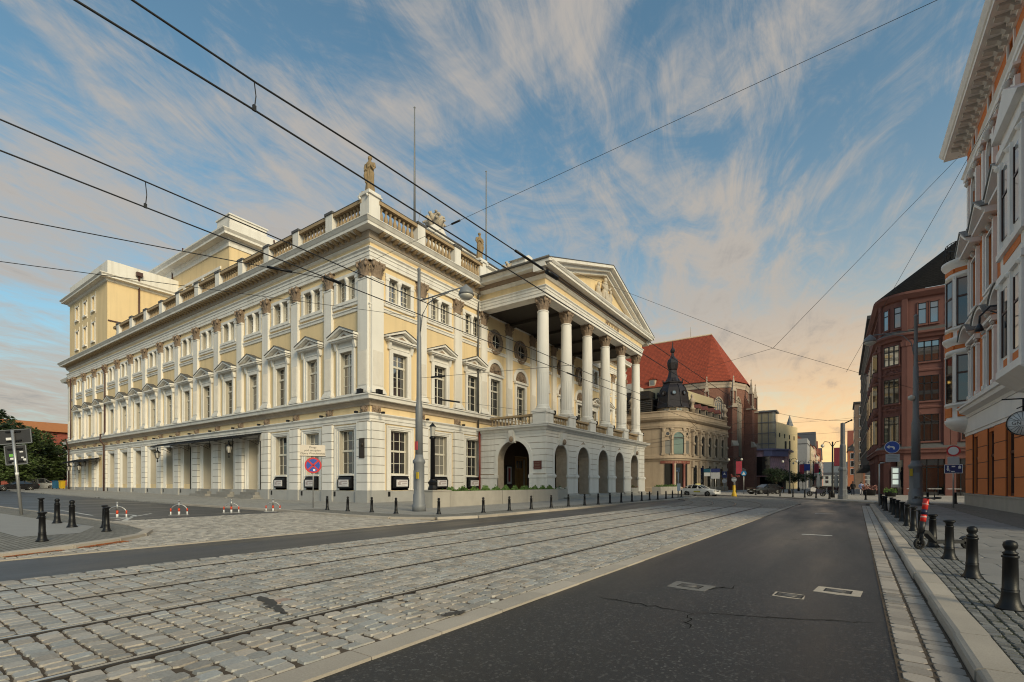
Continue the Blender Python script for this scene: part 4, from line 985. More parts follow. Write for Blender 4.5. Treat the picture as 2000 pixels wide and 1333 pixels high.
# columns
cl = MB(); seg = 40
cl.box(-.74, .74, -.74, .74, 8.42, 8.55)
cl.lathe([(.74, 8.55), (.76, 8.64), (.70, 8.72), (.62, 8.78), (.66, 8.86), (.60, 8.94), (.58, 9.0)], seg=24)
b = len(cl.v); prof = [(.58, 9.0, 1), (.585, 11.9, 1), (.58, 12.0, 0), (.565, 14.5, 0), (.52, 17.6, 0), (.50, 17.75, 0)]
for r_, z, fl_ in prof:
    for i in range(seg):
        q = r_*(.955 if (fl_ and i % 2) else 1.0); a = 2*pi*i/seg; cl.v.append((q*cos(a), q*sin(a), z))
for jn in range(len(prof)-1):
    for i in range(seg):
        i2 = (i+1) % seg; cl.face([b+jn*seg+i, b+jn*seg+i2, b+(jn+1)*seg+i2, b+(jn+1)*seg+i], 0, jn > 1)
cl.lathe([(.50, 17.7), (.56, 17.74), (.56, 17.82), (.5, 17.86)], seg=24)
column_me = cl.mesh('column', M_white); capC = capital(MB(), 1.0, 1.32, 17.8).mesh('capital', M_carve)
spot_me = MB().box(-.18, .18, -.16, .16, 8.42, 8.8).mesh('spotlight', M_iron)
for y in CY:
    pd = ob('column_pedestal', tp_me, opera, (CX, y, 0)); c_ = ob('column', column_me, opera, (CX, y, 0)); ob('capital', capC, c_)
    ob('spotlight', spot_me, opera, (CX+.95, y+.15, .0)) if False else ob('spotlight', spot_me, opera, (CX+.62, y+.92, -.25))
# entablature beams
EP = [(0, 13.75), (7.75, 13.75), (7.75, 39.9), (0, 39.9)]
e = MB().sweep(EP, [(-1.15, 19.1), (-1.15, 19.06), (.0, 19.06), (.0, 19.34), (.05, 19.35), (.05, 19.64), (.1, 19.65), (.1, 19.82), (.2, 19.93), (.2, 20.0), (-1.1, 20.02)], 0)
ob('architrave', e.mesh('architrave', M_white), opera)
e = MB().sweep(EP, [(-1.1, 20.0), (-.02, 20.0), (-.02, 21.3), (-1.1, 21.3)], 0); frieze = ob('frieze', e.mesh('frieze', M_cream), opera)
e = MB().sweep(EP, [(-.05, 20.62), (.10, 20.66), (.22, 20.8), (.28, 20.84), (.28, 20.9), (.34, 20.92)], 0); ob('cornice_bed', e.mesh('cornice_bed', M_white), opera)
e = MB().sweep(EP, [(.2, 20.9), (.42, 20.96), (.50, 21.22), (.50, 21.3)], 0); ob('cornice_bed', e.mesh('cornice_bed', M_carve), opera)
e = MB().sweep(EP, [(-.6, 21.28), (1.1, 21.3), (1.1, 21.52), (1.16, 21.54), (1.28, 21.72), (1.28, 21.8), (-.6, 21.84)], 0); ob('cornice', e.mesh('cornice', M_white), opera)
textobj('inscription', 'MDCCCLXXI', .78, M_carve, opera, (7.77, 29.5, 20.32), (pi/2, 0, pi/2), .02).scale = (.88, 1, 1)
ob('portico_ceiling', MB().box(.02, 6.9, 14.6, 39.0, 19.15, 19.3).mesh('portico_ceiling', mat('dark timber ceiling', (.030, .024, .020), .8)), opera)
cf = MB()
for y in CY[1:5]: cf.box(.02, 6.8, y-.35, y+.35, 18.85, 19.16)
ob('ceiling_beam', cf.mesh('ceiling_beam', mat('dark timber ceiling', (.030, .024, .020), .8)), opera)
# pediment
ya, yb, yc, zt = 12.35, 41.35, 26.85, 26.35
def rake(x0, x1, o0, o1, m_=0, mb=None):
    mb = mb or MB()
    zb = 21.72
    for s in (ya, yb):
        d = 1 if s == ya else -1
        k = (zt-zb)/(yc-ya)
        pts = [(s, zb-o0+.0), (yc, zt-o0), (yc, zt-o1), (s, zb-o1)]
        mb.prism(pts, x0, x1, 'x', m_)
    return mb
ob('raking_cornice', rake(7.3, 9.0, 0., .30).mesh('raking_cornice', M_white), opera)
ob('raking_cornice', rake(7.3, 8.55, .301, .62).mesh('raking_cornice', M_white), opera)
ob('raking_cornice', rake(7.3, 8.15, .621, .95).mesh('raking_cornice', M_white), opera)
ob('tympanum', MB().prism([(13.6, 21.78), (40.1, 21.78), (yc, 25.7)], 7.2, 7.62, 'x').mesh('tympanum', M_cream), opera)
ob('portico_roof', rake(-2.6, 9.05, -.06, .0).mesh('portico_roof', M_lead), opera)
ob('gutter', MB().tube([(-.2, 12.3, 21.78), (9.0, 12.3, 21.78)], .11, 6).mesh('gutter', M_lead), opera)
for y, z in ((14.9, 22.4), (30.5, 25.2)):
    ob('roof_vent', MB().box(3.6, 5.2, y-.6, y+.6, z-.6, z+1.0).prism([(y-.85, z+1.0), (y+.85, z+1.0), (y+.3, z+1.3), (y-.3, z+1.3)], 3.4, 5.4, 'x').mesh('roof_vent', M_white), opera)
# sculpture in the pediment (seated group)
sc = MB()
def lump(x, y, z, rx, ry, rz_, s=8): sc.lathe([(.01, -1), (.6, -.8), (.95, -.3), (1, .1), (.8, .6), (.45, .9), (.01, 1)], 0, 0, s); n0 = len(sc.v)-7*s; sc.v[n0:] = [(a*rx+x, b*ry+y, c*rz_+z) for a, b, c in sc.v[n0:]]
lump(7.9, 26.9, 22.9, .45, .75, 1.2); lump(7.95, 26.9, 24.0, .4, .5, .8); lump(8.0, 26.9, 24.85, .25, .26, .34)
lump(7.85, 28.2, 22.6, .35, .8, .8); lump(7.9, 28.5, 23.3, .3, .35, .6); lump(7.95, 28.5, 24.0, .2, .2, .26)
lump(7.85, 25.4, 22.6, .35, .8, .8); lump(7.9, 25.1, 23.2, .3, .35, .6); lump(7.95, 25.1, 23.85, .2, .2, .26)
lump(7.85, 29.9, 22.2, .3, 1.0, .45); lump(7.85, 23.8, 22.2, .3, 1.0, .45)
sc.tube([(8.0, 27.3, 24.2), (8.1, 27.8, 24.0), (8.1, 28.2, 24.4)], .13, 6).tube([(8.0, 26.5, 24.2), (8.1, 26.1, 23.8), (8.1, 25.8, 24.1)], .13, 6)
for k in range(7): sc.tube([(8.25, 26.4+k*.16, 21.9), (8.32, 26.45+k*.15, 22.6), (8.2, 26.5+k*.13, 23.4)], .07, 5)
ob('pediment_sculpture', sc.mesh('pediment_sculpture', mat('pale carved stone', (.50, .44, .36), .9, var=.2, scale=3)), opera)
# wall behind the portico: arched upper windows, oculi, pilasters, doors
def ring(mb, c, z, r0, r1, y0, y1, a0=0, a1=2*pi, seg=24, m=0):
    b = len(mb.v)
    for i in range(seg+1):
        a = a0+(a1-a0)*i/seg
        for rr, yy in ((r0, y1), (r0, y0), (r1, y0), (r1, y1)): mb.v.append((c+rr*cos(a), yy, z+rr*sin(a)))
    for i in range(seg):
        for k in range(3): mb.face([b+i*4+k, b+i*4+k+1, b+(i+1)*4+k+1, b+(i+1)*4+k], m)
    return mb
f = MB()
for s in (-1, 1):
    a, b = sorted((s*.85, s*1.2)); f.box(a, b, -.14, 0, 8.72, 12.9)
f.box(-.85, .85, -.14, 0, 12.6, 12.9).box(-1.35, 1.35, -.3, 0, 12.9, 13.1).box(-1.55, 1.55, -.12, 0, 13.1, 13.2)
ring(f, 0, 13.2, 1.15, 1.55, -.16, 0, 0, pi)
aw_me = f.mesh('arched_window', M_white)
f = MB(); ring(f, 0, 13.2, 0.02, 1.16, -.04, 0, 0, pi, 14)
for i in range(7):
    a = pi*(i+.5)/7; f.lathe([(.01, -.2), (.15, 0), (.01, .22)], .75*cos(a), -.08, 6, z=13.2+.75*sin(a))
f.lathe([(.01, -.35), (.25, -.2), (.28, .1), (.01, .4)], 0, -.1, 8, z=13.6); tym_me = f.mesh('relief', M_carve)
aws_me = sash(1.7, 8.8, 12.6, 11.4, 2, [9.7, 10.6, 12.0]); awp_me = pane(1.7, 8.8, 12.6).mesh('pane', M_glass)
oc = MB(); ring(oc, 0, 16.6, .72, 1.0, -.22, 0); ring(oc, 0, 16.6, 1.0, 1.3, -.14, 0)
for i in range(20):
    a = 2*pi*i/20; oc.lathe([(.01, -.11), (.11, 0), (.01, .11)], 1.14*cos(a), -.16, 5, z=16.6+1.14*sin(a))
oc_me = oc.mesh('oculus', M_carve)
op_ = MB(); op_.poly([(.74*cos(2*pi*i/20), -.03, 16.6+.74*sin(2*pi*i/20)) for i in range(20)]); op_me = op_.mesh('pane', M_glass)
ob_ = MB().box(-.03, .03, -.08, -.04, 15.9, 17.3).box(-.7, .7, -.08, -.04, 16.57, 16.63).mesh('sash', M_sash)
wd = MB()
for s in (-1, 1):
    a, b = sorted((s*1.0, s*1.25)); wd.box(a, b, -.12, 0, .46, 4.6)
    for z0, z1 in ((.7, 1.9), (2.1, 3.2)):
        a, b = sorted((s*.12, s*.9)); wd.box(a, b, .2, .28, z0, z1)
wd.box(-1.25, 1.25, -.12, 0, 4.4, 4.65).box(-1.0, 1.0, .26, .32, .46, 4.4).box(-.03, .03, .2, .3, .46, 4.4)
M_oak = mat('ochre door timber', (.30, .17, .055), .5, var=.15, scale=2)
wd_me = wd.mesh('door', M_oak); wdp_me = pane(1.5, 3.35, 4.2, .24).mesh('pane', M_glass)
for c in PB:
    o = ob('arched_window', aw_me, opera, (0, c, 0), H90); ob('pane', awp_me, o); ob('sash', aws_me, o); ob('relief', tym_me, o)
    o = ob('oculus', oc_me, opera, (0, c, 0), H90); ob('pane', op_me, o); ob('sash', ob_, o)
    o = ob('door', wd_me, opera, (0, c, 0), H90); ob('pane', wdp_me, o)
for c in PP[1:5]:
    o = ob('pilaster', pil_me, opera, (0, c, 0), H90); ob('capital', capP, o)
M_panel = mat('shade darkened lobby timber', (.085, .050, .025), .7, var=.2, scale=2)  # timber brown darkened to stand in for deep shade behind the arches
for a, b in zip([13.7]+[c+1.27 for c in PB], [c-1.27 for c in PB]+[40.1]): ob('lobby_shade_panel', MB().box(.01, .10, a, b, .47, 6.7).mesh('lobby_shade_panel', M_panel), opera)
for c in PB: ob('lobby_shade_panel', MB().box(.01, .10, c-1.26, c+1.26, 4.7, 6.7).mesh('lobby_shade_panel', M_panel), opera)
ob('lobby_ceiling', MB().box(.05, 6.65, 14.7, 39.1, 6.6, 6.74).mesh('lobby_ceiling', M_panel), opera); ob('lobby_floor', MB().box(.1, 6.6, 14.7, 39.1, .462, .475).mesh('lobby_floor', M_mortar), opera)  # dark ceiling and floor colours imitate shade inside the arcade
for y in (18.8, 34.0):
    t_ = ob('lobby_poster', MB().box(.1, .2, -.55, .55, 1.4, 3.6).mesh('lobby_poster', M_iron), opera, (0, y, 0)); ob('poster_sheet', MB().box(.2, .215, -.42, .42, 1.55, 3.45, 0).box(.214, .225, -.2, .2, 1.8, 3.3, 1).mesh('poster_sheet', [M_paper, mat('dark red print', (.25, .02, .03), .6)]), t_)
# steps to the arcade
for k, (d, z) in enumerate(((1.05, .15), (.70, .30))):
    ob('step', MB().box(PX1-.1, PX1+d, 16.8, 38.2, .0, z).mesh('step', M_concrete), opera)
# opera extras that are things of their own ------------------------------------------------------
def W(x, y, z=0): return (OPX+x, OPY+y, z)
# draped stone statues
def statue(h, lean=1):
    m_ = MB(); rows_ = []
    secs = [(0, .34, .30, 0, 0), (.08, .36, .32, 0, 0), (.25, .31, .28, .01, 0), (.45, .30, .26, .02, 0), (.54, .31, .25, .02, 0), (.62, .27, .22, .01, 0), (.70, .29, .23, 0, 0), (.78, .34, .22, -.01, 0), (.82, .27, .18, -.01, 0), (.845, .12, .12, 0, -.02), (.87, .10, .11, 0, -.03)]
    n_ = 28; b = 0; 
    for z, rx, ry, cx, cy in secs:
        for i in range(n_):
            a = 2*pi*i/n_; k = 1+(.09*sin(7*a+z*5)+.05*sin(11*a-z*7))*(1 if z < .6 else .35)
            m_.v.append(((cx+rx*k*cos(a)*.62)*h/1.9*1.05, (cy+ry*k*sin(a)*.62)*h/1.9*1.05, z*h))
    for j_ in range(len(secs)-1):
        for i in range(n_): m_.face([j_*n_+i, j_*n_+(i+1) % n_, (j_+1)*n_+(i+1) % n_, (j_+1)*n_+i], 0, True)
    s = h
    m_.lathe([(.01, -.068*s), (.035*s, -.05*s), (.048*s, 0), (.046*s, .035*s), (.03*s, .06*s), (.01, .068*s)], 0, -.012*s, 12, sy=1.15, z=.925*s)
    m_.lathe([(.04*s, -.01*s), (.056*s, .02*s), (.05*s, .055*s), (.01, .075*s)], 0, .008*s, 10, z=.93*s)
    m_.lathe([(.005, -.012*s), (.012*s, 0), (.005, .014*s)], 0, -.064*s, 5, z=.92*s)
    m_.tube([(-.11*s*lean, 0, .79*s), (-.135*s*lean, -.01*s, .68*s), (-.12*s*lean, -.05*s, .585*s), (-.04*s*lean, -.10*s, .60*s)], [.045*s, .042*s, .036*s, .022*s], 8)
    m_.tube([(.11*s*lean, 0, .79*s), (.14*s*lean, -.01*s, .68*s), (.13*s*lean, -.04*s, .60*s), (.10*s*lean, -.09*s, .67*s), (.10*s*lean, -.10*s, .73*s)], [.045*s, .04*s, .034*s, .026*s, .02*s], 8)
    m_.tube([(-.09*s*lean, -.05*s, .60*s), (-.10*s*lean, -.075*s, .45*s), (-.07*s*lean, -.085*s, .25*s)], [.03*s, .045*s, .02*s], 7)
    m_.tube([(.12*s*lean, 0, .78*s), (.0, -.105*s, .66*s), (-.10*s*lean, -.06*s, .55*s)], [.03*s, .026*s, .03*s], 7)
    m_.box(-.17*s, .17*s, -.15*s, .15*s, -.02*s, .012*s)
    me = m_.mesh('statue', mat('aged statue stone', (.27, .195, .11), .9, var=.25, scale=3, fine=.12, bump=.3, bscale=12, bdist=.02)); return me
s1 = thing('statue', 'draped stone figure standing on the tall corner pedestal of the opera roof', 'statue', W(-.6, .5, 24.66), 'roof statues of the opera', radians(20), statue(3.0))
rm = s1.modifiers.new('merge', 'REMESH'); rm.mode = 'VOXEL'; rm.voxel_size = .035; rm.use_smooth_shade = True
s2 = thing('statue', 'paler stone figure on the roof pedestal beside the pediment and right flagpole', 'statue', W(-.5, 14.4, 24.66), 'roof statues of the opera', radians(70), statue(2.85, -1))
rm = s2.modifiers.new('merge', 'REMESH'); rm.mode = 'VOXEL'; rm.voxel_size = .035; rm.use_smooth_shade = True
# flagpoles
for (x, y, z0, z1, lb) in ((-.55, 5.3, 23.8, 34.6, 'tall bare flagpole on the balustrade between the corner statue and left acroterion'), (-.55, 15.6, 22, 34.5, 'bare flagpole behind the smaller roof statue')):
    t = thing('flagpole', lb, 'flagpole', W(x, y, z0), 'flagpoles on the opera roof')
    ob('pole', MB().tube([(0, 0, 0), (0, 0, z1-z0)], [.11, .05], 7).mesh('pole', M_mast), t); ob('finial', MB().lathe([(.02, -.1), (.1, 0), (.02, .1)], seg=8, z=z1-z0).mesh('finial', M_mast), t)
    ob('bracket', MB().box(-.2, .2, -.2, .2, -.1, .12).tube([(.2, .1, 0), (.25, .35, 1.4), (.3, .5, 2.0)], .02, 4).mesh('bracket', M_mast), t)
# acroteria: acanthus clumps
ac = MB()
for r0, zz, k, sc_ in ((.55, .25, 7, 1.0), (.45, .7, 6, .9), (.25, 1.05, 4, .7)):
    for i in range(k):
        a = 2*pi*i/k+zz; c, s = cos(a), sin(a)
        ac.tube([(c*r0*.5, s*r0*.5, zz-.25), (c*r0, s*r0, zz+.1), (c*r0*1.5, s*r0*1.5, zz+.38), (c*r0*1.75, s*r0*1.75, zz+.30)], [.2*sc_, .22*sc_, .17*sc_, .06], 6)
        ac.lathe([(.01, -.13), (.15, 0), (.01, .13)], c*r0*1.7, s*r0*1.7, 6, z=zz+.3)
ac.lathe([(.5, 0), (.42, .3), (.45, .8), (.2, 1.3)], seg=10)
ac_me = ac.mesh('acroterion', mat('pale carved acanthus', (.46, .40, .32), .9, var=.25, scale=4, fine=.1, bump=.3, bscale=14, bdist=.03))
A0 = thing('acroterion', 'carved acanthus ornament crowning the left end of the white roof attic', 'roof ornament', W(-3.0, 10.4, 26.9), 'acanthus ornaments on the attic', 0, ac_me); A0.scale = (1.15, 1.15, 1.15)
another(A0, W(-3.0, 23.5, 26.9), 'carved acanthus ornament on the attic close above the pediment gutter')
# display cases under the ground windows
dc = MB().prism([(-.02, 1.22), (-.26, 1.22), (-.30, 1.9), (-.16, 2.14), (-.02, 2.16)], -.82, .82, 'x')
case_me = dc.mesh('case_body', M_iron)
pst = MB().box(-.62, .62, -.335, -.29, 1.36, 1.92); pst_me = pst.mesh('poster', M_paper)
ink = MB().box(-.35, .5, -.342, -.33, 1.74, 1.84).box(-.05, .5, -.342, -.33, 1.58, 1.64).box(-.5, -.2, -.342, -.33, 1.5, 1.72).box(-.2, .3, -.342, -.33, 1.47, 1.5)
ink_me = ink.mesh('print', mat('faded print', (.40, .34, .34), .8))
def dcase(loc, rz, lb):
    t = thing('display_case', lb, 'display case', loc, 'poster cases under the opera windows', rz)
    ob('case_body', case_me, t); p = ob('poster', pst_me, t); ob('print', ink_me, p)
dcase(W(LB[0], -.02), 0, 'black poster case under the window left of the building corner')
dcase(W(LB[1], -.02), 0, 'black poster case under the window behind the no-stopping sign')
dcase(W(LB[2], -.02), 0, 'black poster case under the window beside the entrance canopy')
dcase(W(.02, FB[0]), H90, 'black poster case under the window right of the building corner')
dcase(W(.02, FB[1]), H90, 'black poster case under the window behind the tall black lantern')
dcase(W(.02, FB[2]), H90, 'black poster case under the window beside the red downpipe')
# plaques
t = thing('plaque', 'dark bronze relief plaque on the corner pier of the opera', 'plaque', W(-.55, -.31, 3.6))
ob('plate', MB().box(-.3, .3, -.06, 0, 0, 1.55).mesh('plate', M_bronze), t)
ob('relief', MB().lathe([(.01, -.22), (.15, -.1), (.17, .05), (.01, .24)], .02, -.06, 10, sy=.4, z=1.05).mesh('relief', M_bronze), t)
t = thing('plaque', 'small red brown plaque on the corner pier of the portico', 'plaque', W(6.65, 13.52, 2.95))
ob('plate', MB().box(0, .85, -.05, 0, 0, .78).mesh('plate', mat('red brown plaque', (.10, .022, .018), .5)), t)
ln = MB()
for k in range(4): ln.box(.12, .72-.08*(k % 2), -.054, -.049, .15+k*.14, .18+k*.14)
ob('print', ln.mesh('print', M_carve), t)
# lanterns hanging under the canopies
def lantern_parts(t):
    fr = MB().lathe([(.05, 0), (.2, .08), (.12, .12)], seg=6).lathe([(.36, .72), (.10, .92), (.05, 1.05), (.04, 1.3)], seg=6)
    for i in range(6):
        a = pi*i/3; fr.tube([(.16*cos(a), .16*sin(a), .1), (.30*cos(a), .30*sin(a), .74)], .018, 4)
    fr.tube([(0, 0, -.28), (0, 0, .05)], .04, 5).lathe([(.01, -.4), (.09, -.3), (.01, -.2)], seg=6)
    ob('frame', fr.mesh('frame', M_iron), t)
    ob('glass', MB().lathe([(.145, .1), (.27, .72)], seg=6, sm=False).mesh('glass', mat('milky lantern glass', (.42, .40, .36), .3)), t)
l0 = thing('hanging_lantern', 'black wrought iron lantern at the right end of the long canopy', 'lantern', W(-18.1, -2.0, 4.45), 'lanterns under the opera canopies'); lantern_parts(l0)
another(l0, W(-34.6, -2.1, 4.45), 'black wrought iron lantern at the left end of the long canopy')
another(l0, W(-64.4, -1.8, 3.55), 'black wrought iron lantern near the door of the small canopy')
another(l0, W(-69.4, -1.8, 3.55), 'black wrought iron lantern at the left tip of the small canopy')
# ================================================================ orange and white town house on the right
M_orange = mat('orange render', (.66, .20, .055), .8, var=.07, scale=.7, fine=.04, bump=.08)
M_offw = mat('off-white stucco', (.84, .82, .80), .8, var=.07, scale=.7, fine=.03, bump=.06, streak=.12, streakcol=(.42, .40, .39))
M_offd = mat('greyer stucco ornament', (.52, .50, .48), .85, var=.12, scale=3)
M_brownw = mat('brown window timber', (.07, .030, .022), .5)
M_zinc = mat('grey zinc', (.16, .17, .17), .5, var=.15)
M_bronzef = mat('dark bronze frame', (.030, .018, .014), .45)
town = thing('town_house', 'orange and white stuccoed corner house with deep bracketed cornice at the right edge', 'house', (7.3, 46.3, 0), None, -H90)
TE = 26.0
UC = [2.5, 6.7, 10.9, 19.5, 23.5]; UG = [2.9, 6.95, 10.9, 15.0, 19.2, 23.3]
ops = []
for c in UC: ops += [(c-.65, c+.65, 7.45, 10.8), (c-.65, c+.65, 13.2, 16.5), (c-.65, c+.65, 19.3, 22.0), (c-.5, c+.5, 23.7, 24.8)]
for c in UG: ops.append((c-.8, c+.8, .95, 4.7))
w = MB()
w.wall(0, TE, 0, 4.93, [o for o in ops if o[2] < 2], .5, 0, 0); w.wall(0, TE, 4.93, 25.4, [o for o in ops if o[2] > 5], .4, 0, 1)
w.poly([(0, 14, 0), (0, 0, 0), (0, 0, 25.4), (0, 14, 25.4)], 1).box(.3, TE, .9, 14, 0, 25.3, 2).box(0, TE+.1, .02, 14, 25.3, 25.6, 1)
ob('wall', w.mesh('wall', [M_orange, M_orange, M_dark]), town)
ob('plinth', MB().box(-.05, TE, -.14, .02, 0, .84).box(-.07, TE, -.18, .02, .84, .92).mesh('plinth', M_concrete), town)
TP = [(TE, 0), (0, 0), (0, 14)][::-1]
TP = [(0, 14), (0, 0), (TE, 0)]
def tm(name, prof, m_=None, mtop=None): return ob(name, MB().sweep(TP, prof, 0, mtop=mtop).mesh(name, m_ or [M_offw, M_zinc]), town)
tm('fascia', [(0, 4.9), (.1, 4.92), (.1, 5.1), (.16, 5.12), (.16, 6.1), (0, 6.12)])
tm('string_course', [(0, 6.1), (.2, 6.12), (.25, 6.3), (.55, 6.45), (.6, 6.65), (.7, 6.7), (.7, 6.8), (0, 6.95)], None, 1)
tm('sill_band', [(0, 6.95), (.12, 6.96), (.12, 7.15), (.2, 7.2), (.2, 7.36), (0, 7.4)])
tm('string_course', [(0, 12.3), (.12, 12.32), (.2, 12.5), (.3, 12.6), (.3, 12.72), (0, 12.8)], None, 1)
tm('string_course', [(0, 17.7), (.15, 17.72), (.25, 17.95), (.5, 18.1), (.5, 18.3), (0, 18.4)], None, 1)
tm('architrave', [(0, 22.7), (.12, 22.72), (.12, 22.95), (.18, 22.97), (.18, 23.2), (.3, 23.35), (0, 23.4)])
tm('cornice_bed', [(0, 24.9), (.15, 24.92), (.15, 25.05), (.28, 25.1), (.28, 25.25), (.34, 25.3)])
eave = tm('cornice', [(.1, 25.32), (1.12, 25.34), (1.12, 25.55), (1.2, 25.6), (1.32, 25.85), (1.36, 25.95), (0, 26.1)], None, 1)
cb_me = MB().prism([(-.1, 25.33), (-.92, 25.33), (-.9, 25.22), (-.5, 25.12), (-.34, 24.95), (-.1, 24.9)], -.16, .16, 'x').mesh('console', M_offd)
x = .4
while x < TE: ob('console', cb_me, eave, (x, 0, 0)); x += .78
dn = MB(); x = .1
while x < TE: dn.box(x, x+.12, -.36, -.28, 25.08, 25.28); x += .22
ob('dentil_row', dn.mesh('dentil_row', M_offw), town, kind='stuff')
tpil = MB().box(-.2, .2, -.16, 0, 7.4, 10.7).box(-.26, .26, -.22, 0, 7.36, 7.6).box(-.24, .24, -.2, 0, 10.55, 10.62)
for s in (-1, 1): tpil.lathe([(.02, -.1), (.11, 0), (.02, .1)], s*.17, -.16, 6, 1, z=10.85)
tpil.box(-.28, .28, -.26, 0, 10.95, 11.08)
tpil_me = tpil.mesh('pilaster', [M_offw, M_offd])
f = MB()
for s in (-1, 1):
    a, b = sorted((s*.65, s*.86)); f.box(a, b, -.1, 0, 7.4, 10.95)
f.box(-.65, .65, -.1, 0, 10.8, 10.95).box(-1.35, 1.35, -.3, 0, 11.1, 11.28)
seg = 10
for t0, t1, d, m_ in ((1.25, 1.5, .62, 0), (1.5, 1.56, .7, 1)):
    for i in range(seg):
        a, b = pi*(.12+.76*i/seg), pi*(.12+.76*(i+1)/seg)
        f.prism([(t0*1.1*cos(a), 11.05+t0*.75*sin(a)), (t1*1.1*cos(a), 11.05+t1*.75*sin(a)), (t1*1.1*cos(b), 11.05+t1*.75*sin(b)), (t0*1.1*cos(b), 11.05+t0*.75*sin(b))], -d, 0, 'y', m_)
f.lathe([(.02, -.3), (.22, -.1), (.22, .1), (.02, .3)], 0, -.12, 8, 2, z=11.65)
lw_me = f.mesh('window', [M_offw, M_zinc, M_offd])
f = MB()
for s in (-1, 1):
    a, b = sorted((s*.65, s*.9)); f.box(a, b, -.12, 0, 13.1, 16.6)
    a, b = sorted((s*1.0, s*1.3)); f.box(a, b, -.18, 0, 13.1, 16.9)
    f.prism([(s*1.7, 17.25), (0, 18.25), (0, 18.5), (s*1.7, 17.45)], -.75, 0, 'y'); f.prism([(s*1.74, 17.45), (0, 18.49), (0, 18.56), (s*1.78, 17.5)], -.82, 0, 'y', 1)
    f.lathe([(.02, -.14), (.16, 0), (.02, .14)], s*1.15, -.2, 6, 2, z=16.95)
f.box(-1.7, 1.7, -.6, 0, 17.08, 17.25).box(-.65, .65, -.12, 0, 16.5, 16.6).box(-.9, .9, -.2, .2, 13.05, 13.2).lathe([(.02, -.3), (.2, 0), (.02, .3)], 0, -.1, 8, 2, z=16.85).box(-1.4, 1.4, -.12, 0, 12.8, 13.08)
mw_me = f.mesh('window', [M_offw, M_zinc, M_offd])
f = MB(); ring(f, 0, 21.35, .66, .9, -.12, 0, 0, pi, 14)
for s in (-1, 1):
    a, b = sorted((s*.65, s*.9)); f.box(a, b, -.12, 0, 19.2, 21.35)
    a, b = sorted((s*1.05, s*1.42)); f.box(a, b, -.2, 0, 18.5, 22.0); f.box(a-.08, b+.08, -.28, 0, 18.4, 18.7); f.box(a-.1, b+.1, -.3, 0, 22.45, 22.6)
    for q in (-.12, .12): f.lathe([(.02, -.2), (.16, 0), (.02, .2)], s*1.23+q, -.2, 6, 1, z=22.2)
f.lathe([(.02, -.45), (.22, -.1), (.25, .15), (.02, .45)], 0, -.14, 8, 1, z=22.3).box(-.9, .9, -.18, .2, 19.1, 19.3)
for s in (-1, 1): f.prism([(s*.65, 21.35), (s*.65, 22.0), (0, 22.0), (s*.2, 21.96), (s*.45, 21.75)], 0, .06, 'y')
uw_me = f.mesh('arched_window', [M_offw, M_offd])
f = MB().box(-.66, -.5, -.08, 0, 23.6, 24.85).box(.5, .66, -.08, 0, 23.6, 24.85).box(-.66, .66, -.08, 0, 23.5, 23.7); aw2_me = f.mesh('attic_window', M_offw)
def tsash(z0, z1, w_=1.3, y=.25):
    s = MB(); h = w_/2; s.box(-h, -h+.07, y-.04, y+.04, z0, z1).box(h-.07, h, y-.04, y+.04, z0, z1).box(-h, h, y-.04, y+.04, z0, z0+.08).box(-h, h, y-.04, y+.04, z1-.07, z1).box(-.05, .05, y-.06, y+.04, z0, z1).box(-h, h, y-.07, y+.04, z0+(z1-z0)*.66, z0+(z1-z0)*.66+.1); return s.mesh('sash', M_brownw)
sets = [(lw_me, 7.45, 10.8, 'window'), (mw_me, 13.2, 16.5, 'window'), (uw_me, 19.3, 22.0, 'arched_window'), (aw2_me, 23.7, 24.8, 'attic_window')]
for me, z0, z1, nm in sets:
    s_me = tsash(z0, z1, 1.0 if z0 > 23 else 1.3); p_me = pane(1.0 if z0 > 23 else 1.3, z0, z1, .26).mesh('pane', M_glass)
    for c in UC:
        o = ob(nm, me, town, (c, 0, 0)); ob('pane', p_me, o); ob('sash', s_me, o)
for c in UC:
    for s in (-1, 1): ob('pilaster', tpil_me, town, (c+s*1.12, 0, 0))
pn_me = MB().box(-.55, .55, -.05, 0, 7.0, 7.36).mesh('panel', M_orange)
for a, b in zip(UG, UG[1:]+[TE]): pass
# ground floor: shopfront piers of separate orange blocks, glazing between
edges = [(.0, UG[0]-.8)]+[(a+.8, b-.8) for a, b in zip(UG, UG[1:])]
for a, b in edges:
    o = ob('pier', MB().box(a+.02, b-.02, -.06, .0, .92, 4.92).mesh('pier', M_brownw), town)
    for k in range(4): ob('render_block', MB().box(a, b, -.09, -.05, .94+k*1.0, .925+k*1.0+.97).mesh('render_block', M_orange), o)
sh = MB().box(-.8, -.68, .12, .3, .95, 4.7).box(.68, .8, .12, .3, .95, 4.7).box(-.8, .8, .12, .3, .95, 1.08).box(-.8, .8, .1, .3, 3.2, 3.36).box(-.8, .8, .12, .3, 4.58, 4.7).mesh('shop_window', M_brownw)
shp = pane(1.6, .95, 4.7, .28).mesh('pane', M_glass)
for c in UG: o = ob('shop_window', sh, town, (c, 0, 0)); ob('pane', shp, o)
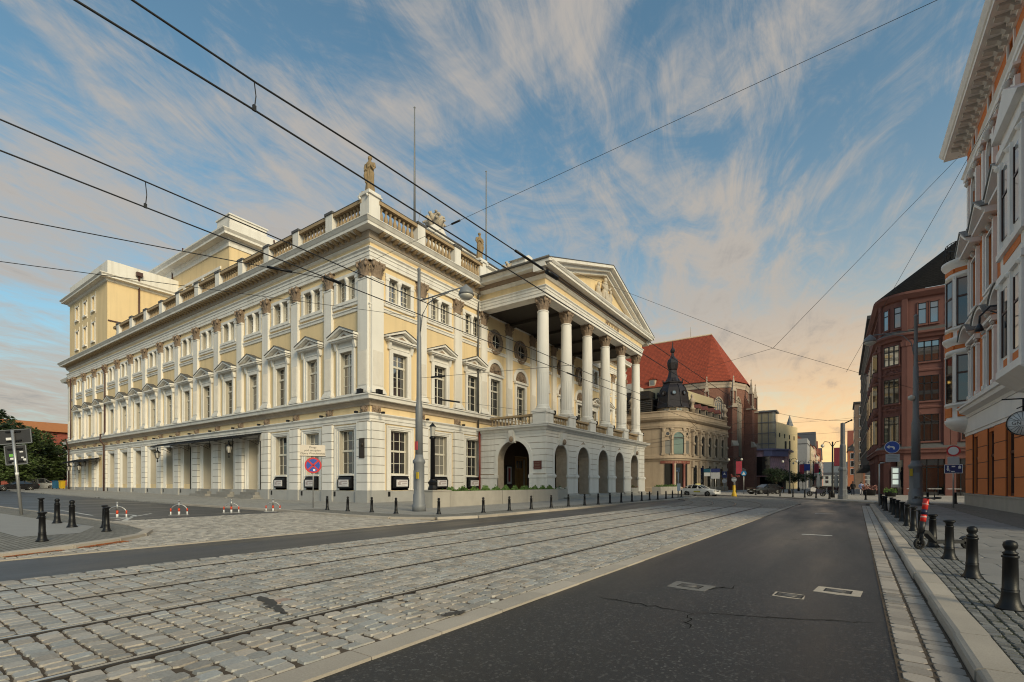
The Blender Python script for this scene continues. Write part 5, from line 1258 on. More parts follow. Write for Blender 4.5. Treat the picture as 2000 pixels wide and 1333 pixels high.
# round oriel at the far corner
ox, oy = -.1, .1; orr = 1.25
ori = MB().lathe([(.3, 5.2), (.9, 5.45), (1.2, 5.75), (1.3, 5.95), (1.3, 6.1), (1.2, 6.15), (1.2, 7.05), (1.3, 7.1), (1.3, 7.25), (1.12, 7.28), (1.12, 10.7), (1.25, 10.75), (1.25, 11.0), (1.15, 11.05), (1.15, 11.35), (1.35, 11.6), (1.42, 11.75), (1.42, 11.85), (1.15, 11.95), (1.15, 12.4), (1.28, 12.45), (1.28, 12.6), (1.12, 12.65), (1.12, 16.1), (1.25, 16.15), (1.25, 16.35), (1.15, 16.4), (1.15, 16.75), (1.4, 17.0), (1.48, 17.2), (1.48, 17.3), (.02, 17.6)], ox, oy, 28)
oo = ob('oriel', ori.mesh('oriel', M_offw), town)
for z0, z1 in ((7.35, 10.6), (12.7, 16.0)):
    for i in range(5):
        a = radians(180+12+i*52-8); 
        q = MB().box(-.40, .40, -.06, .3, z0, z1); q2 = MB().box(-.40, -.33, -.10, .1, z0, z1).box(.33, .40, -.10, .1, z0, z1).box(-.4, .4, -.1, .1, z0+1.95, z0+2.08).box(-.4, .4, -.1, .1, z0, z0+.08).box(-.4, .4, -.1, .1, z1-.08, z1)
        loc = (ox+1.06*cos(a), oy+1.06*sin(a), 0)
        ob('oriel_pane', q.mesh('oriel_pane', M_glass), oo, loc, a+pi/2); ob('oriel_sash', q2.mesh('oriel_sash', M_brownw), oo, loc, a+pi/2)
        a2 = a+radians(26); q = MB().box(-.11, .11, -.16, 0, z0-.05, z1+.1).lathe([(.02, -.1), (.13, 0), (.02, .1)], 0, -.1, 6, z=z1+.05)
        ob('oriel_pilaster', q.mesh('oriel_pilaster', M_offw), oo, (ox+1.1*cos(a2), oy+1.1*sin(a2), 0), a2+pi/2)
        q = MB().box(-.36, .36, -.04, .1, z0-1.05, z0-.4); ob('oriel_panel', q.mesh('oriel_panel', M_orange), oo, (ox+1.19*cos(a), oy+1.19*sin(a), 0), a+pi/2)
        q = MB().box(-.5, .5, -.03, .1, z1+.45, z1+.72); ob('oriel_panel', q.mesh('oriel_panel', M_orange), oo, (ox+1.13*cos(a), oy+1.13*sin(a), 0), a+pi/2)
rl = MB()
for i in range(26):
    a = 2*pi*i/26; rl.tube([(ox+1.25*cos(a), oy+1.25*sin(a), 17.35), (ox+1.38*cos(a), oy+1.38*sin(a), 17.9), (ox+1.25*cos(a), oy+1.25*sin(a), 18.6)], .022, 4)
for z in (17.45, 18.6): rl.tube([(ox+1.25*cos(2*pi*i/24), oy+1.25*sin(2*pi*i/24), z) for i in range(25)], .03, 4, cap=False)
ob('balcony_railing', rl.mesh('balcony_railing', M_iron), town)
# boxed bay towards the camera
by = MB(); b0, b1, bd = 13.6, 17.4, .95
by.box(b0, b1, -bd, 0, 7.0, 18.2)
for z0, z1 in ((6.6, 7.0), (11.2, 11.5), (12.4, 12.7), (17.2, 17.6)): by.box(b0-.15, b1+.15, -bd-.15, 0, z0, z1)
by.prism([(0, 5.9), (-.4, 6.0), (-.95, 6.45), (-1.15, 6.62), (0, 6.62)], b0-.1, b1+.1, 'x')
bay = ob('bay', by.mesh('bay', M_offw), town)
for z0, z1 in ((7.6, 10.8), (13.2, 16.6)):
    for c in (b0+.95, b1-.95):
        q = MB().box(-.55, .55, -.03, 0, z0, z1); ob('bay_pane', q.mesh('bay_pane', M_glass), bay, (c, -bd, 0)); ob('bay_sash', MB().box(-.55, -.47, -.06, 0, z0, z1).box(.47, .55, -.06, 0, z0, z1).box(-.55, .55, -.06, 0, z0+2, z0+2.1).mesh('bay_sash', M_brownw), bay, (c, -bd, 0))
    q = MB().box(-.3, .3, -.03, 0, z0, z1); ob('bay_pane', q.mesh('bay_pane', M_glass), bay, (b0, -bd/2, 0), -H90)
for x_ in (b0+.18, b1-.18, (b0+b1)/2):
    for z0 in (7.0, 12.7): ob('pilaster', MB().box(-.2, .2, -.12, 0, z0, z0+4.3).lathe([(.02, -.2), (.22, 0), (.02, .2)], 0, -.08, 8, z=z0+4.1).mesh('pilaster', M_offw), bay, (x_, -bd, 0))
for z0 in (7.1, 12.0):
    ob('panel', MB().box(-1.3, 1.3, -.03, 0, z0, z0+.35).mesh('panel', M_orange), bay, ((b0+b1)/2, -bd, 0))
ob('bay_gable', MB().prism([(b0-.3, 18.2), (b1+.3, 18.2), ((b0+b1)/2, 19.6)], -bd-.3, 0, 'y').mesh('bay_gable', M_offw), town)
# wrought bracket lamp
ar = MB().tube([(11.9, -.05, 10.2), (11.9, -.5, 10.7), (11.9, -1.0, 10.75), (11.9, -1.4, 10.3), (11.9, -1.42, 9.9)], .05, 6).tube([(11.9, -.05, 9.6), (11.9, -.5, 10.2), (11.9, -1.0, 10.5)], .035, 5).lathe([(.03, 0), (.12, -.15), (.2, -.4), (.02, -.45)], 11.9, -1.42, 8, z=9.95)
ob('wall_lamp', ar.mesh('wall_lamp', mat('dark blue iron', (.015, .022, .035), .4)), town)
# round projecting sign
sg = thing('hanging_sign', 'round black and white hanging sign lettered GN at the right frame edge', 'sign', (7.14, 28.9, 4.15))
ob('disc', MB().lathe([(.50, -.06), (.52, -.06), (.52, .06), (.50, .06), (.50, -.06)], seg=36, cap=False).lathe([(.01, -.04), (.51, -.04), (.51, .04), (.01, .04)], seg=36, m=1).mesh('disc', [M_iron, M_wh]), sg, (-.85, 0, 0)).rotation_euler = (pi/2, 0, 0)
ry = MB()
for i in range(22):
    a = 2*pi*i/22+.05*sin(i*5); 
    if abs(sin(a)) < .3: continue
    ry.tube([(-.85+.16*cos(a), -.047, .16*sin(a)+.12*(1 if sin(a) > 0 else -1)*0), (-.85+.48*cos(a), -.047, .48*sin(a))], .007, 4)
ry.box(-1.30, -.40, -.046, -.041, -.125, -.115).box(-1.30, -.40, -.046, -.041, .115, .125)
ob('print', ry.mesh('print', M_ink), sg)
gt = textobj('lettering', 'GN', .2, M_ink, sg, (-1.06, -.045, 0), (pi/2, 0, 0), .003)
ob('bracket', MB().tube([(-1.5, 0, 1.05), (.1, 0, 1.0)], .03, 5).tube([(-.85, 0, 1.03), (-.85, 0, .5)], .035, 5).tube([(-1.05, 0, .62), (-.85, 0, .72), (-.6, 0, .74)], .025, 5).mesh('bracket', M_iron), sg)
# ================================================================ red sandstone commercial building
M_rsand = mat('red sandstone', (.165, .070, .058), .85, var=.13, scale=.6, fine=.1, bump=.12, streak=.15, streakcol=(.10, .035, .03))
M_slate = mat('black roof tiles', (.012, .011, .011), .8, var=.3, scale=2, fine=.2)
M_wblack = mat('black window metal', (.012, .012, .014), .4)
red = thing('red_office', 'red sandstone office building with rounded corner and black tiled roof', 'building', (7.2, 83, 0))
cxr, cyr, rr_ = 0., 0., 2.95
arc = [(cxr-rr_*cos(t), cyr-rr_*sin(t)) for t in [pi/2*k/10 for k in range(11)]]
RPATH = [(-3.3, 20.2), (-2.95, .3)]+arc[1:]+[(24, -2.95)]
def rs(name, prof, m_=M_rsand, path=None, parent=None, **k): return ob(name, MB().sweep(path or RPATH, prof, 0, **k).mesh(name, m_), parent or red)
rs('wall', [(-.5, 5.6), (0, 5.6), (0, 26), (-.5, 26)])
ob('inner_wall', MB().prism([(p[0]+.7, p[1]+.7) for p in RPATH]+[(24, 20), (-2.5, 20)], 0, 25.8, 'z').mesh('inner_wall', M_dark), red)
rs('ledge', [(0, 5.5), (.35, 5.55), (.4, 5.9), (.5, 5.95), (.5, 6.1), (0, 6.75)], [M_rsand, M_lead], mtop=1)
rs('ledge', [(0, 20.1), (.3, 20.2), (.4, 20.5), (.7, 20.7), (.7, 20.95), (0, 21.5)], [M_rsand, M_lead], mtop=1)
rs('eaves', [(0, 25.3), (.3, 25.4), (.7, 25.9), (.7, 26.2), (.0, 26.4)])
for z in (11.2, 15.9): rs('sill_band', [(0, z), (.1, z), (.14, z+.2), (0, z+.3)])
# roof
rf = MB(); base = [(-4.0, 20.4, 26.25), (-3.5, -1.0, 26.25), (-2.2, -3.0, 26.25), (-.5, -3.6, 26.25), (24, -3.6, 26.25)]; rd = [(6.5, 20.4, 36.0), (6.5, 8, 36.0), (6.8, 7.6, 36.0), (7.2, 7.4, 36.0), (24, 7.4, 36.0)]
for i in range(4): rf.poly([base[i], base[i+1], rd[i+1], rd[i]])
rf.poly([rd[0], rd[1], rd[2], rd[3], rd[4], (24, 20.4, 36)])
ob('roof', rf.mesh('roof', brickmat('black roof tiling', (.014, .013, .013), (.004, .004, .004), .3, .35, 'xz', msize=.03, bump=.6, rough=1.0)), red)
MATS['black roof tiling'].node_tree.nodes['Principled BSDF'].inputs['Specular IOR Level'].default_value = .1
ob('roof_rail', MB().tube([(7, 7.6, 36.9), (24, 7.6, 36.9)], .04, 4).tube([(7, 7.6, 36), (7, 7.6, 36.9)], .04, 4).tube([(9.5, 7.6, 36), (9.5, 7.6, 36.9)], .04, 4).tube([(12, 7.6, 36), (12, 7.6, 36.9)], .04, 4).mesh('roof_rail', M_wblack), red)
# flat front: triple windows, piers
def rwin(loc, rz, w_, z0, z1, n_, sky=False, panel=None):
    h = w_/2; f = MB().box(-h-.12, -h, -.1, 0, z0-.1, z1+.1).box(h, h+.12, -.1, 0, z0-.1, z1+.1).box(-h-.12, h+.12, -.1, 0, z1, z1+.12).box(-h-.15, h+.15, -.18, 0, z0-.2, z0)
    o = ob('window', f.mesh('window', M_rsand), red, loc, rz)
    ob('pane', MB().box(-h, h, -.03, .0, z0, z1).mesh('pane', M_glassb if z0 > 15 else M_glass), o)
    s = MB()
    for i in range(n_+1): x = -h+w_*i/n_; s.box(x-.07, x+.07, -.07, -.02, z0, z1)
    s.box(-h, h, -.07, -.02, z0, z0+.1).box(-h, h, -.07, -.02, z1-.1, z1).box(-h, h, -.07, -.02, z0+(z1-z0)*.68, z0+(z1-z0)*.68+.12)
    ob('sash', s.mesh('sash', M_wblack), o)
    return o
FL = [(7.0, 10.4), (12.1, 15.3), (17.1, 19.7)]
for z0, z1 in FL:
    for xc in (1.75, 6.0, 10.3, 14.6):
        rwin((xc, -2.96, 0), 0, 2.15, z0, z1, 3)
    a = radians(45)
    for t in (52,):
        a = radians(t); rwin((-2.96*cos(a), -2.96*sin(a), 0), H90*0+a-pi/2+0, 1.9, z0, z1, 3)
    for y in (2.6, 6.6, 10.6, 14.6, 18.2):
        b = MB().lathe([(.02, z0-1.3), (.55, z0-1.0), (.75, z0-.6), (.75, z0), (.68, z0+.02), (.68, z1), (.8, z1+.1), (.8, z1+.3), (.02, z1+.7)], 0, 0, 12, sx=.8, sy=1.5)
        o = ob('bay_window', b.mesh('bay_window', M_rsand), red, (-3.0-.006*y, y, 0))
        for t in (-50, 0, 50):
            c_, s_ = cos(radians(180+t)), sin(radians(180+t)); q = MB().box(-.3, .3, -.05, .05, z0+.1, z1-.05); ob('pane', q.mesh('pane', M_glass), o, (.56*c_, 1.04*s_, 0), radians(180+t)+pi/2)
for xc in (1.2, 2.35, 5.4, 6.6, 9.7, 10.9): rwin((xc, -2.96, 0), 0, .8, 21.9, 24.6, 1)
for t in (38, 66): a = radians(t); rwin((-2.96*cos(a), -2.96*sin(a), 0), a-pi/2, .75, 21.9, 24.6, 1)
for y in (1.6, 3.6, 5.6, 7.6, 9.6, 11.6, 13.6): rwin((-2.98-.007*y, y, 0), -H90, .8, 21.9, 24.6, 1)
for xc in (-.05, 3.55, 4.15, 7.9, 8.5): ob('pier', MB().box(-.32, .32, -.28, 0, 6.1, 20.1).box(-.42, .42, -.36, 0, 19.3, 19.9).mesh('pier', M_rsand), red, (xc, -2.95, 0))
for t in (20, 80): a = radians(t); ob('pier', MB().box(-.3, .3, -.28, 0, 6.1, 25.5).box(-.4, .4, -.36, 0, 19.3, 19.9).mesh('pier', M_rsand), red, (-2.95*cos(a), -2.95*sin(a), 0), a-pi/2)
rel = MB()
for k in range(10): a = k*2*pi/10; rel.lathe([(.02, -.1), (.13, 0), (.02, .1)], .7*cos(a), -.04, 6, z=.35*sin(a))
rel.lathe([(.02, -.25), (.4, 0), (.02, .25)], 0, -.03, 10, sy=.3); rel_me = rel.mesh('relief_panel', M_rsand)
for z in (11.3, 16.2):
    a = radians(52); ob('relief_panel', rel_me, red, (-2.97*cos(a), -2.97*sin(a), z), a-pi/2)
orn = MB()
for k in range(4): orn.lathe([(.25, -.42), (.42, -.2), (.42, .2), (.25, .42)], 0, 0, 10, sy=.25, z=22+k*.95)
for xc in (3.85,): ob('ornament_strip', orn.mesh('ornament_strip', M_rsand), red, (xc, -3.0, 0))
# ground-floor piers, dark openings, shop lights
for xc in (-.15, 3.9, 8.2, 12.5, 16.8): ob('pier', MB().box(-.5, .5, -.12, .9, 0, 5.55).mesh('pier', M_rsand), red, (xc, -2.9, 0))
for y in (.9, 3.4, 5.9, 8.4, 10.9, 13.4, 15.9, 18.4): ob('pier', MB().box(-.1, .9, -.45, .45, 0, 5.55).mesh('pier', M_rsand), red, (-3.0-.01*y, y, 0))
a = radians(40); ob('pier', MB().box(-.45, .45, -.1, .9, 0, 5.55).mesh('pier', M_rsand), red, (-2.95*cos(a), -2.95*sin(a), 0), a-pi/2)
rs('shop_lintel', [(-.9, 4.7), (0.05, 4.7), (.05, 5.6), (-.9, 5.6)])
sw = MB().sweep([(p[0]+.55, p[1]+.55) for p in RPATH], [(0, 0), (0, 4.7)], 0); ob('shop_glazing', sw.mesh('shop_glazing', M_glass), red)
sf = MB()
for xc in (.6, 1.7, 2.8, 4.9, 6.0, 7.1, 9.2, 10.3): sf.box(xc-.05, xc+.05, -2.5, -2.38, 0, 4.7)
sf.box(0, 24, -2.5, -2.38, 3.6, 3.75); ob('shop_frame', sf.mesh('shop_frame', M_wblack), red)
# ================================================================ stone corner hotel with onion dome
M_bstone = mat('buff sandstone', (.42, .335, .25), .85, var=.14, scale=.8, fine=.1, bump=.15, streak=.25, streakcol=(.15, .12, .095))
M_rgran = mat('red granite', (.20, .062, .048), .5, var=.15, scale=2)
M_copper = mat('dark patinated copper', (.030, .024, .026), .42, var=.25, scale=1.5, metal=.3)
M_gilt = mat('cream metal cladding', (.52, .44, .28), .5, var=.05)
hot = thing('corner_hotel', 'buff sandstone corner hotel with black onion dome beside the portico', 'hotel', (-26.3, 88.3, 0))
HR = 3.9
HP = [(-40, -HR-.1)]+[(HR*sin(t), -HR*cos(t)) for t in [pi/2*k/10 for k in range(11)]]+[(6.9, 17.7)]
def hs(name, prof, m_=M_bstone, path=None, **k): return ob(name, MB().sweep(path or HP, prof, 0, **k).mesh(name, m_), hot)
hs('wall', [(-.6, 0), (0, 0), (0, 13.2), (-.6, 13.2)])
ob('inner_wall', MB().prism([(p[0]*.93-.2, p[1]+.8) for p in HP]+[(-40, 17.5)], 0, 13.4, 'z').mesh('inner_wall', M_bstone), hot)
hs('base_course', [(0, 0), (.25, 0), (.25, .9), (.1, 1.0), (0, 1.0)])
hs('string_course', [(0, 5.6), (.15, 5.65), (.2, 5.9), (.4, 6.0), (.4, 6.25), (.2, 6.3), (.2, 6.6), (0, 6.7)])
hs('entablature', [(0, 11.3), (.2, 11.35), (.2, 11.6), (.25, 11.65), (.25, 12.0), (.15, 12.05), (.15, 12.5), (.4, 12.6), (.7, 12.85), (.75, 13.1), (.8, 13.2), (0, 13.3)])
hs('parapet', [(-.3, 13.2), (.1, 13.2), (.1, 13.4), (0, 13.45), (0, 14.1), (.12, 14.15), (.12, 14.35), (-.35, 14.35)])
def hpos(t):
    """point and facing on the rounded corner, t = 0..90 degrees from the side towards the street"""
    a = radians(t); return (HR*sin(a), -HR*cos(a)), a
def hplace(name, me, t, z=0): (x, y), a = hpos(t); return ob(name, me, hot, (x, y, z), a)
hpil = MB().box(-.26, .26, -.22, 0, 6.7, 10.7).box(-.34, .34, -.3, 0, 6.6, 6.95).lathe([(.26, 10.6), (.3, 10.7), (.28, 11.0), (.42, 11.3)], 0, -.1, 8, sy=.6).mesh('pilaster', M_bstone)
for t in (8, 28, 62, 84): hplace('pilaster', hpil, t)
f = MB(); ring(f, 0, 9.6, 1.0, 1.35, -.2, 0, 0, pi, 16)
for s in (-1, 1): a, b = sorted((s*1.0, s*1.35)); f.box(a, b, -.2, 0, 6.7, 9.6)
aw = f.mesh('arched_window', M_bstone)
o = hplace('arched_window', aw, 45)
g = MB().box(-1.0, 1.0, -.06, 0, 6.7, 9.6); n_ = 14
g.prism([(1.0*cos(pi*i/n_), 9.6+1.0*sin(pi*i/n_)) for i in range(n_+1)], -.06, 0, 'y'); ob('pane', g.mesh('pane', mat('green curtained glass', (.035, .075, .075), .06, ior=1.9, bump=0)), o)
ob('sash', MB().box(-1.0, 1.0, -.12, -.05, 9.5, 9.68).box(-1, -.92, -.12, -.05, 6.7, 9.6).box(.92, 1.0, -.12, -.05, 6.7, 9.6).box(-1, 1, -.1, -.05, 6.7, 6.8).mesh('sash', M_wblack), o)
for t in (18, 73):
    o = hplace('window', MB().box(-.62, .62, -.1, 0, 6.7, 9.3).box(-.75, .75, -.18, 0, 9.2, 9.4).mesh('window', M_bstone), t)
    ob('pane', MB().box(-.5, .5, -.12, -.1, 6.8, 9.1).mesh('pane', M_glassw), o)
    r = MB(); ring(r, 0, 10.3, .3, .48, -.14, 0); o = hplace('oculus', r.mesh('oculus', M_bstone), t); ob('pane', MB().poly([(.3*cos(2*pi*i/10), -.05, 10.3+.3*sin(2*pi*i/10)) for i in range(10)]).mesh('pane', M_glass), o)
# entrance recess at the corner
for t, w_ in ((22, 1.5), (45, 2.2), (66, 1.2)):
    hplace('doorway', MB().box(-w_/2, w_/2, -.05, .1, .1, 5.1).mesh('doorway', M_dark), t)
for t, m_ in ((31, M_rgran), (59, M_rgran), (34, M_bstone)): hplace('entrance_column', MB().lathe([(.3, .1), (.3, .5), (.24, .6), (.22, 4.8), (.3, 5.1)], 0, -.25, 10).mesh('entrance_column', m_), t)
hs('sign_band', [(0, 5.12), (.1, 5.12), (.1, 5.58), (0, 5.6)], M_rgran, HP[1:-1])
lt = MB()
for k in range(16):
    (x, y), a = hpos(14+k*4.6)
    if k in (4, 9, 12): continue
    q = MB().box(-.05, .05, -.13, -.1, 5.22, 5.46).box(-.05, .09, -.13, -.1, 5.42 if k % 2 else 5.22, 5.46 if k % 2 else 5.26); q.xf(a, x, y); b = len(lt.v); lt.v += q.v; lt.f += [[i+b for i in fc] for fc in q.f]; lt.m += q.m; lt.s += q.s
ob('sign_lettering', lt.mesh('sign_lettering', mat('pale brass letters', (.42, .27, .18), .5)), hot, kind='stuff')
# left front: niche with arched gable, small doorway
lf_ = MB(); ring(lf_, -7.5, 11.4, 1.5, 1.9, -.5, 0, 0, pi, 14); lf_.box(-9.5, -9.0, -.4, 0, 6.7, 11.4).box(-6.0, -5.5, -.4, 0, 6.7, 11.4).box(-9, -6, -.1, 0, 9.2, 9.5)
ob('gable_arch', lf_.mesh('gable_arch', M_bstone), hot, (0, -HR-.1, 0))
ob('doorway', MB().box(-8.4, -6.4, -.06, .1, .1, 3.6).mesh('doorway', mat('dark red door', (.05, .008, .008), .5)), hot, (0, -HR-.1, 0)); ob('sign_band', MB().box(-8.5, -6.3, -.1, 0, 4.0, 4.6).mesh('sign_band', M_rgran), hot, (0, -HR-.1, 0))
for x in (-14, -18, -22, -26): 
    o = ob('window', MB().box(-1.0, 1.0, -.15, 0, 6.6, 10.2).mesh('window', M_bstone), hot, (x, -HR-.1, 0)); ob('pane', MB().box(-.8, .8, -.2, -.15, 6.8, 10).mesh('pane', M_glass), o)
# street front: five arched windows
fa = atan2(17.7, 6.9-HR); 
def hf(u): return (HR+(6.9-HR)*u/17.7, u, 0)
rzf = fa
win5 = MB(); ring(win5, 0, 9.6, .75, 1.05, -.25, 0, 0, pi, 12)
for s in (-1, 1): a, b = sorted((s*.75, s*1.05)); win5.box(a, b, -.25, 0, 6.7, 9.6)
win5.box(-.3, .3, -.35, 0, 10.3, 10.9); w5 = win5.mesh('arched_window', M_bstone)
g = MB().box(-.75, .75, -.05, 0, 6.7, 9.6); g.prism([(.75*cos(pi*i/n_), 9.6+.75*sin(pi*i/n_)) for i in range(n_+1)], -.05, 0, 'y'); g5 = g.mesh('pane', M_glass)
p5 = MB().box(-.22, .22, -.5, 0, 6.7, 11.3).box(-.35, .35, -.6, 0, 6.5, 6.9).box(-.4, .4, -.65, 0, 10.9, 11.3).lathe([(.02, -.35), (.3, -.1), (.3, .1), (.02, .35)], 0, -.5, 8, z=8.7).mesh('pilaster', M_bstone)
d5 = MB().box(-.7, .7, -.04, .1, 1.0, 4.9).mesh('shop_window', M_glass); b5 = MB().box(-.3, .3, -.5, 0, 4.5, 5.7).box(-.28, .28, -.25, 0, 1.0, 4.6).mesh('bracket', M_bstone)
dm = MB().box(-.55, .55, -.6, .6, 14.4, 15.6).prism([(-.75, 15.6), (.75, 15.6), (0, 16.4)], -.75, .7, 'y', 1); dm_me = dm.mesh('dormer', [M_bstone, M_rgran]); dmp = MB().box(-.4, .4, -.63, -.6, 14.6, 15.4).mesh('pane', M_glass)
for k in range(5):
    u = 2.4+k*3.1
    o = ob('arched_window', w5, hot, hf(u), rzf); ob('pane', g5, o); ob('shop_window', d5, hot, hf(u), rzf)
    ob('pilaster', p5, hot, hf(u-1.55), rzf); ob('bracket', b5, hot, hf(u-1.55), rzf)
    x, y, _ = hf(u); o = ob('dormer', dm_me, hot, (x-1.0, y, 0), rzf); ob('pane', dmp, o)
ob('pilaster', p5, hot, hf(2.4+4.5*3.1), rzf)
# mansard and penthouse
ms = MB().sweep([(HR-.8, 1), (6.9-.9, 17.7)], [(0, 14.2), (-.6, 15.8), (-1.9, 17.6), (-4, 17.6)]); ob('mansard', ms.mesh('mansard', mat('dark louvred roof', (.022, .018, .016), .6)), hot)
ph = MB().prism([(1.2, 0), (4.3, 17.7), (-10, 17.7), (-10, 2)], 17.4, 19.2, 'z', 0).prism([(1.6, -.2), (4.9, 17.9), (4.2, 17.9), (1.0, -.2)], 17.3, 17.6, 'z', 0)
ob('penthouse', ph.mesh('penthouse', M_gilt), hot)
rl_ = MB().box(-38, -2.2, -2.2, 4, 14.2, 17.0).box(-38, -2.4, -2.6, 4, 17.0, 18.4); ob('roof_storey', rl_.mesh('roof_storey', mat('dark louvred roof', (.022, .018, .016), .6)), hot)
rl_ = MB()
for k in range(7): rl_.box(-12, -2.1, -2.32, -2.2, 14.4+k*.36, 14.52+k*.36)
ob('louvre', rl_.mesh('louvre', M_lead), hot)
ob('roof_lamp', MB().box(-9.6, -8.9, -2.7, -2.62, 17.2, 17.5).box(-7.4, -6.7, -2.7, -2.62, 17.2, 17.5).box(-5.4, -4.4, -2.7, -2.62, 17.2, 17.5).mesh('roof_lamp', mat('lit amber lamp', (.5, .3, .1), .5, emit=(1, .62, .15), estr=1.1)), hot)
ob('roof_storey', MB().box(-30, -6.5, 0, 6, 18.4, 20.6).mesh('roof_storey', M_board), hot)
# dome
dx, dy = .9, .3
dome = ob('dome', MB().lathe([(3.15, 15.1), (3.05, 15.25), (2.85, 15.9), (2.72, 17.0), (2.55, 17.9), (2.2, 18.8), (1.75, 19.4), (1.7, 19.6), (1.85, 19.75), (1.85, 19.9), (1.4, 20.1), (1.0, 20.7), (.78, 21.5), (.72, 22.1), (.85, 22.3), (.95, 22.9), (1.02, 23.4), (.9, 24.0), (.5, 24.4), (.26, 24.8), (.22, 25.3), (.4, 25.5), (.44, 25.75), (.3, 26.05), (.1, 26.3), (.05, 27.4)], dx, dy, 8, sm=False).mesh('dome', M_copper), hot)
for k in range(8):
    a = 2*pi*k/8; rb = MB().tube([(dx+r*cos(a), dy+r*sin(a), z) for r, z in ((3.1, 15.25), (2.9, 15.9), (2.76, 17), (2.6, 17.9), (2.25, 18.8), (1.8, 19.4))], .07, 5); ob('rib', rb.mesh('rib', M_copper), dome)
for k in range(8):
    a = 2*pi*(k+.5)/8; r = 2.5
    q = MB(); ring(q, 0, 17.75, .30, .46, -.16, .15, 0, 2*pi, 14); w_ = ob('dome_oculus', q.mesh('dome_oculus', M_copper), dome, (dx+r*cos(a), dy+r*sin(a), 0), a+H90)
    ob('dome_pane', MB().poly([(.31*cos(2*pi*i/12), -.06, 17.75+.31*sin(2*pi*i/12)) for i in range(12)]).mesh('dome_pane', mat('bright sky glass', (.12, .14, .18), .03, ior=2.6, bump=0)), dome, (dx+r*cos(a), dy+r*sin(a), 0), a+H90)
for k in range(10):
    a = 2*pi*k/10; ob('dome_finial', MB().lathe([(.02, -.2), (.14, 0), (.02, .3)], dx+1.75*cos(a), dy+1.75*sin(a), 5, z=20.1).mesh('dome_finial', M_copper), dome)
drum = ob('drum', MB().lathe([(2.7, 13.3), (2.7, 15.1), (3.0, 15.12)], dx, dy, 24).mesh('drum', mat('pale drum render', (.50, .44, .35), .8)), hot)
for t in (-95, -50, -5):
    a = radians(t); o = ob('drum_window', MB().box(-.55, .55, -.06, .1, 14.2, 15.0).mesh('drum_window', M_bstone), drum, (dx+2.68*cos(a), dy+2.68*sin(a), 0), a+H90)
    ob('drum_pane', MB().box(-.45, -.05, -.08, 0, 14.3, 14.9).box(.05, .45, -.08, 0, 14.3, 14.9).mesh('drum_pane', M_glassw), drum, (dx+2.68*cos(a), dy+2.68*sin(a), 0), a+H90)
for x, y in ((-5.2, -HR), (HR+.1, 1.6), (6.6, 16.8)):
    u_ = MB().lathe([(.5, 14.3), (.5, 14.9), (.7, 15.0), (.35, 15.3), (.3, 15.9), (.55, 16.2), (.6, 16.6), (.3, 16.9), (.2, 17.2), (.3, 17.4), (.02, 17.8)], x, y, 10); ob('roof_urn', u_.mesh('roof_urn', M_bstone), hot)
# ================================================================ brick gothic church
M_brick = brickmat('church brick', (.24, .10, .068), (.22, .14, .11), .32, .11, 'xz', var=.18, msize=.014, bump=.2)
M_tile = brickmat('red roof tiles', (.335, .058, .024), (.10, .018, .010), .34, .42, 'xz', var=.12, msize=.035, bump=.7)
M_lime = mat('pale limestone trim', (.46, .38, .30), .85, var=.12)
chur = thing('brick_church', 'gothic brick church with steep red tiled roof and stone pinnacles', 'church', (-26.6, 121, 0))
CP = [(-60, 0), (0, 0), (4.7, 2), (7.1, 8), (7.1, 14), (4.7, 20), (0, 22), (-60, 22)]
ob('wall', MB().prism(CP, 0, 25.8, 'z').mesh('wall', M_brick), chur)
ob('cornice_band', MB().sweep(CP, [(0, 24.3), (.15, 24.35), (.15, 24.9), (.3, 25.3), (.3, 25.8), (0, 25.85)]).mesh('cornice_band', M_lime), chur)
ob('plinth', MB().sweep(CP, [(0, 0), (.35, 0), (.35, 4.6), (.45, 4.7), (.45, 5.0), (0, 5.3)]).mesh('plinth', [M_brick]), chur)
ob('plinth_band', MB().sweep(CP, [(.36, 4.6), (.55, 4.65), (.5, 5.0), (0, 5.35)]).mesh('plinth_band', M_lime), chur)
r = MB(); ev = [(p[0]+(.6 if p[0] > 0 else 0), p[1]+(-.6 if p[1] < 5 else .6 if p[1] > 18 else 0), 25.85) for p in CP]; A, B = (-60, 11, 40.2), (-1.2, 11, 40.2)
r.poly([ev[0], ev[1], B, A]); r.poly([ev[1], ev[2], B]); r.poly([ev[2], ev[3], B]); r.poly([ev[3], ev[4], B]); r.poly([ev[4], ev[5], B]); r.poly([ev[5], ev[6], B]); r.poly([ev[6], ev[7], A, B]); r.poly([ev[0], A, ev[7]])
ob('roof', r.mesh('roof', M_tile), chur)
ob('ridge', MB().tube([(-60, 11, 40.2), (-1.2, 11, 40.25)], .22, 5).tube([(-6.5, 11, 40), (-6.5, 11, 43)], .06, 4).mesh('ridge', M_lime), chur)
ob('roof_dormer', MB().box(-13.9, -12.4, -.2, 3, 25.9, 28.0).prism([(-14.2, 28.0), (-12.1, 28.0), (-13.15, 28.6)], -.4, 3, 'y', 1).box(-13.6, -12.7, -.24, -.2, 26.6, 27.7, 2).mesh('roof_dormer', [M_lime, M_tile, M_glassw]), chur)
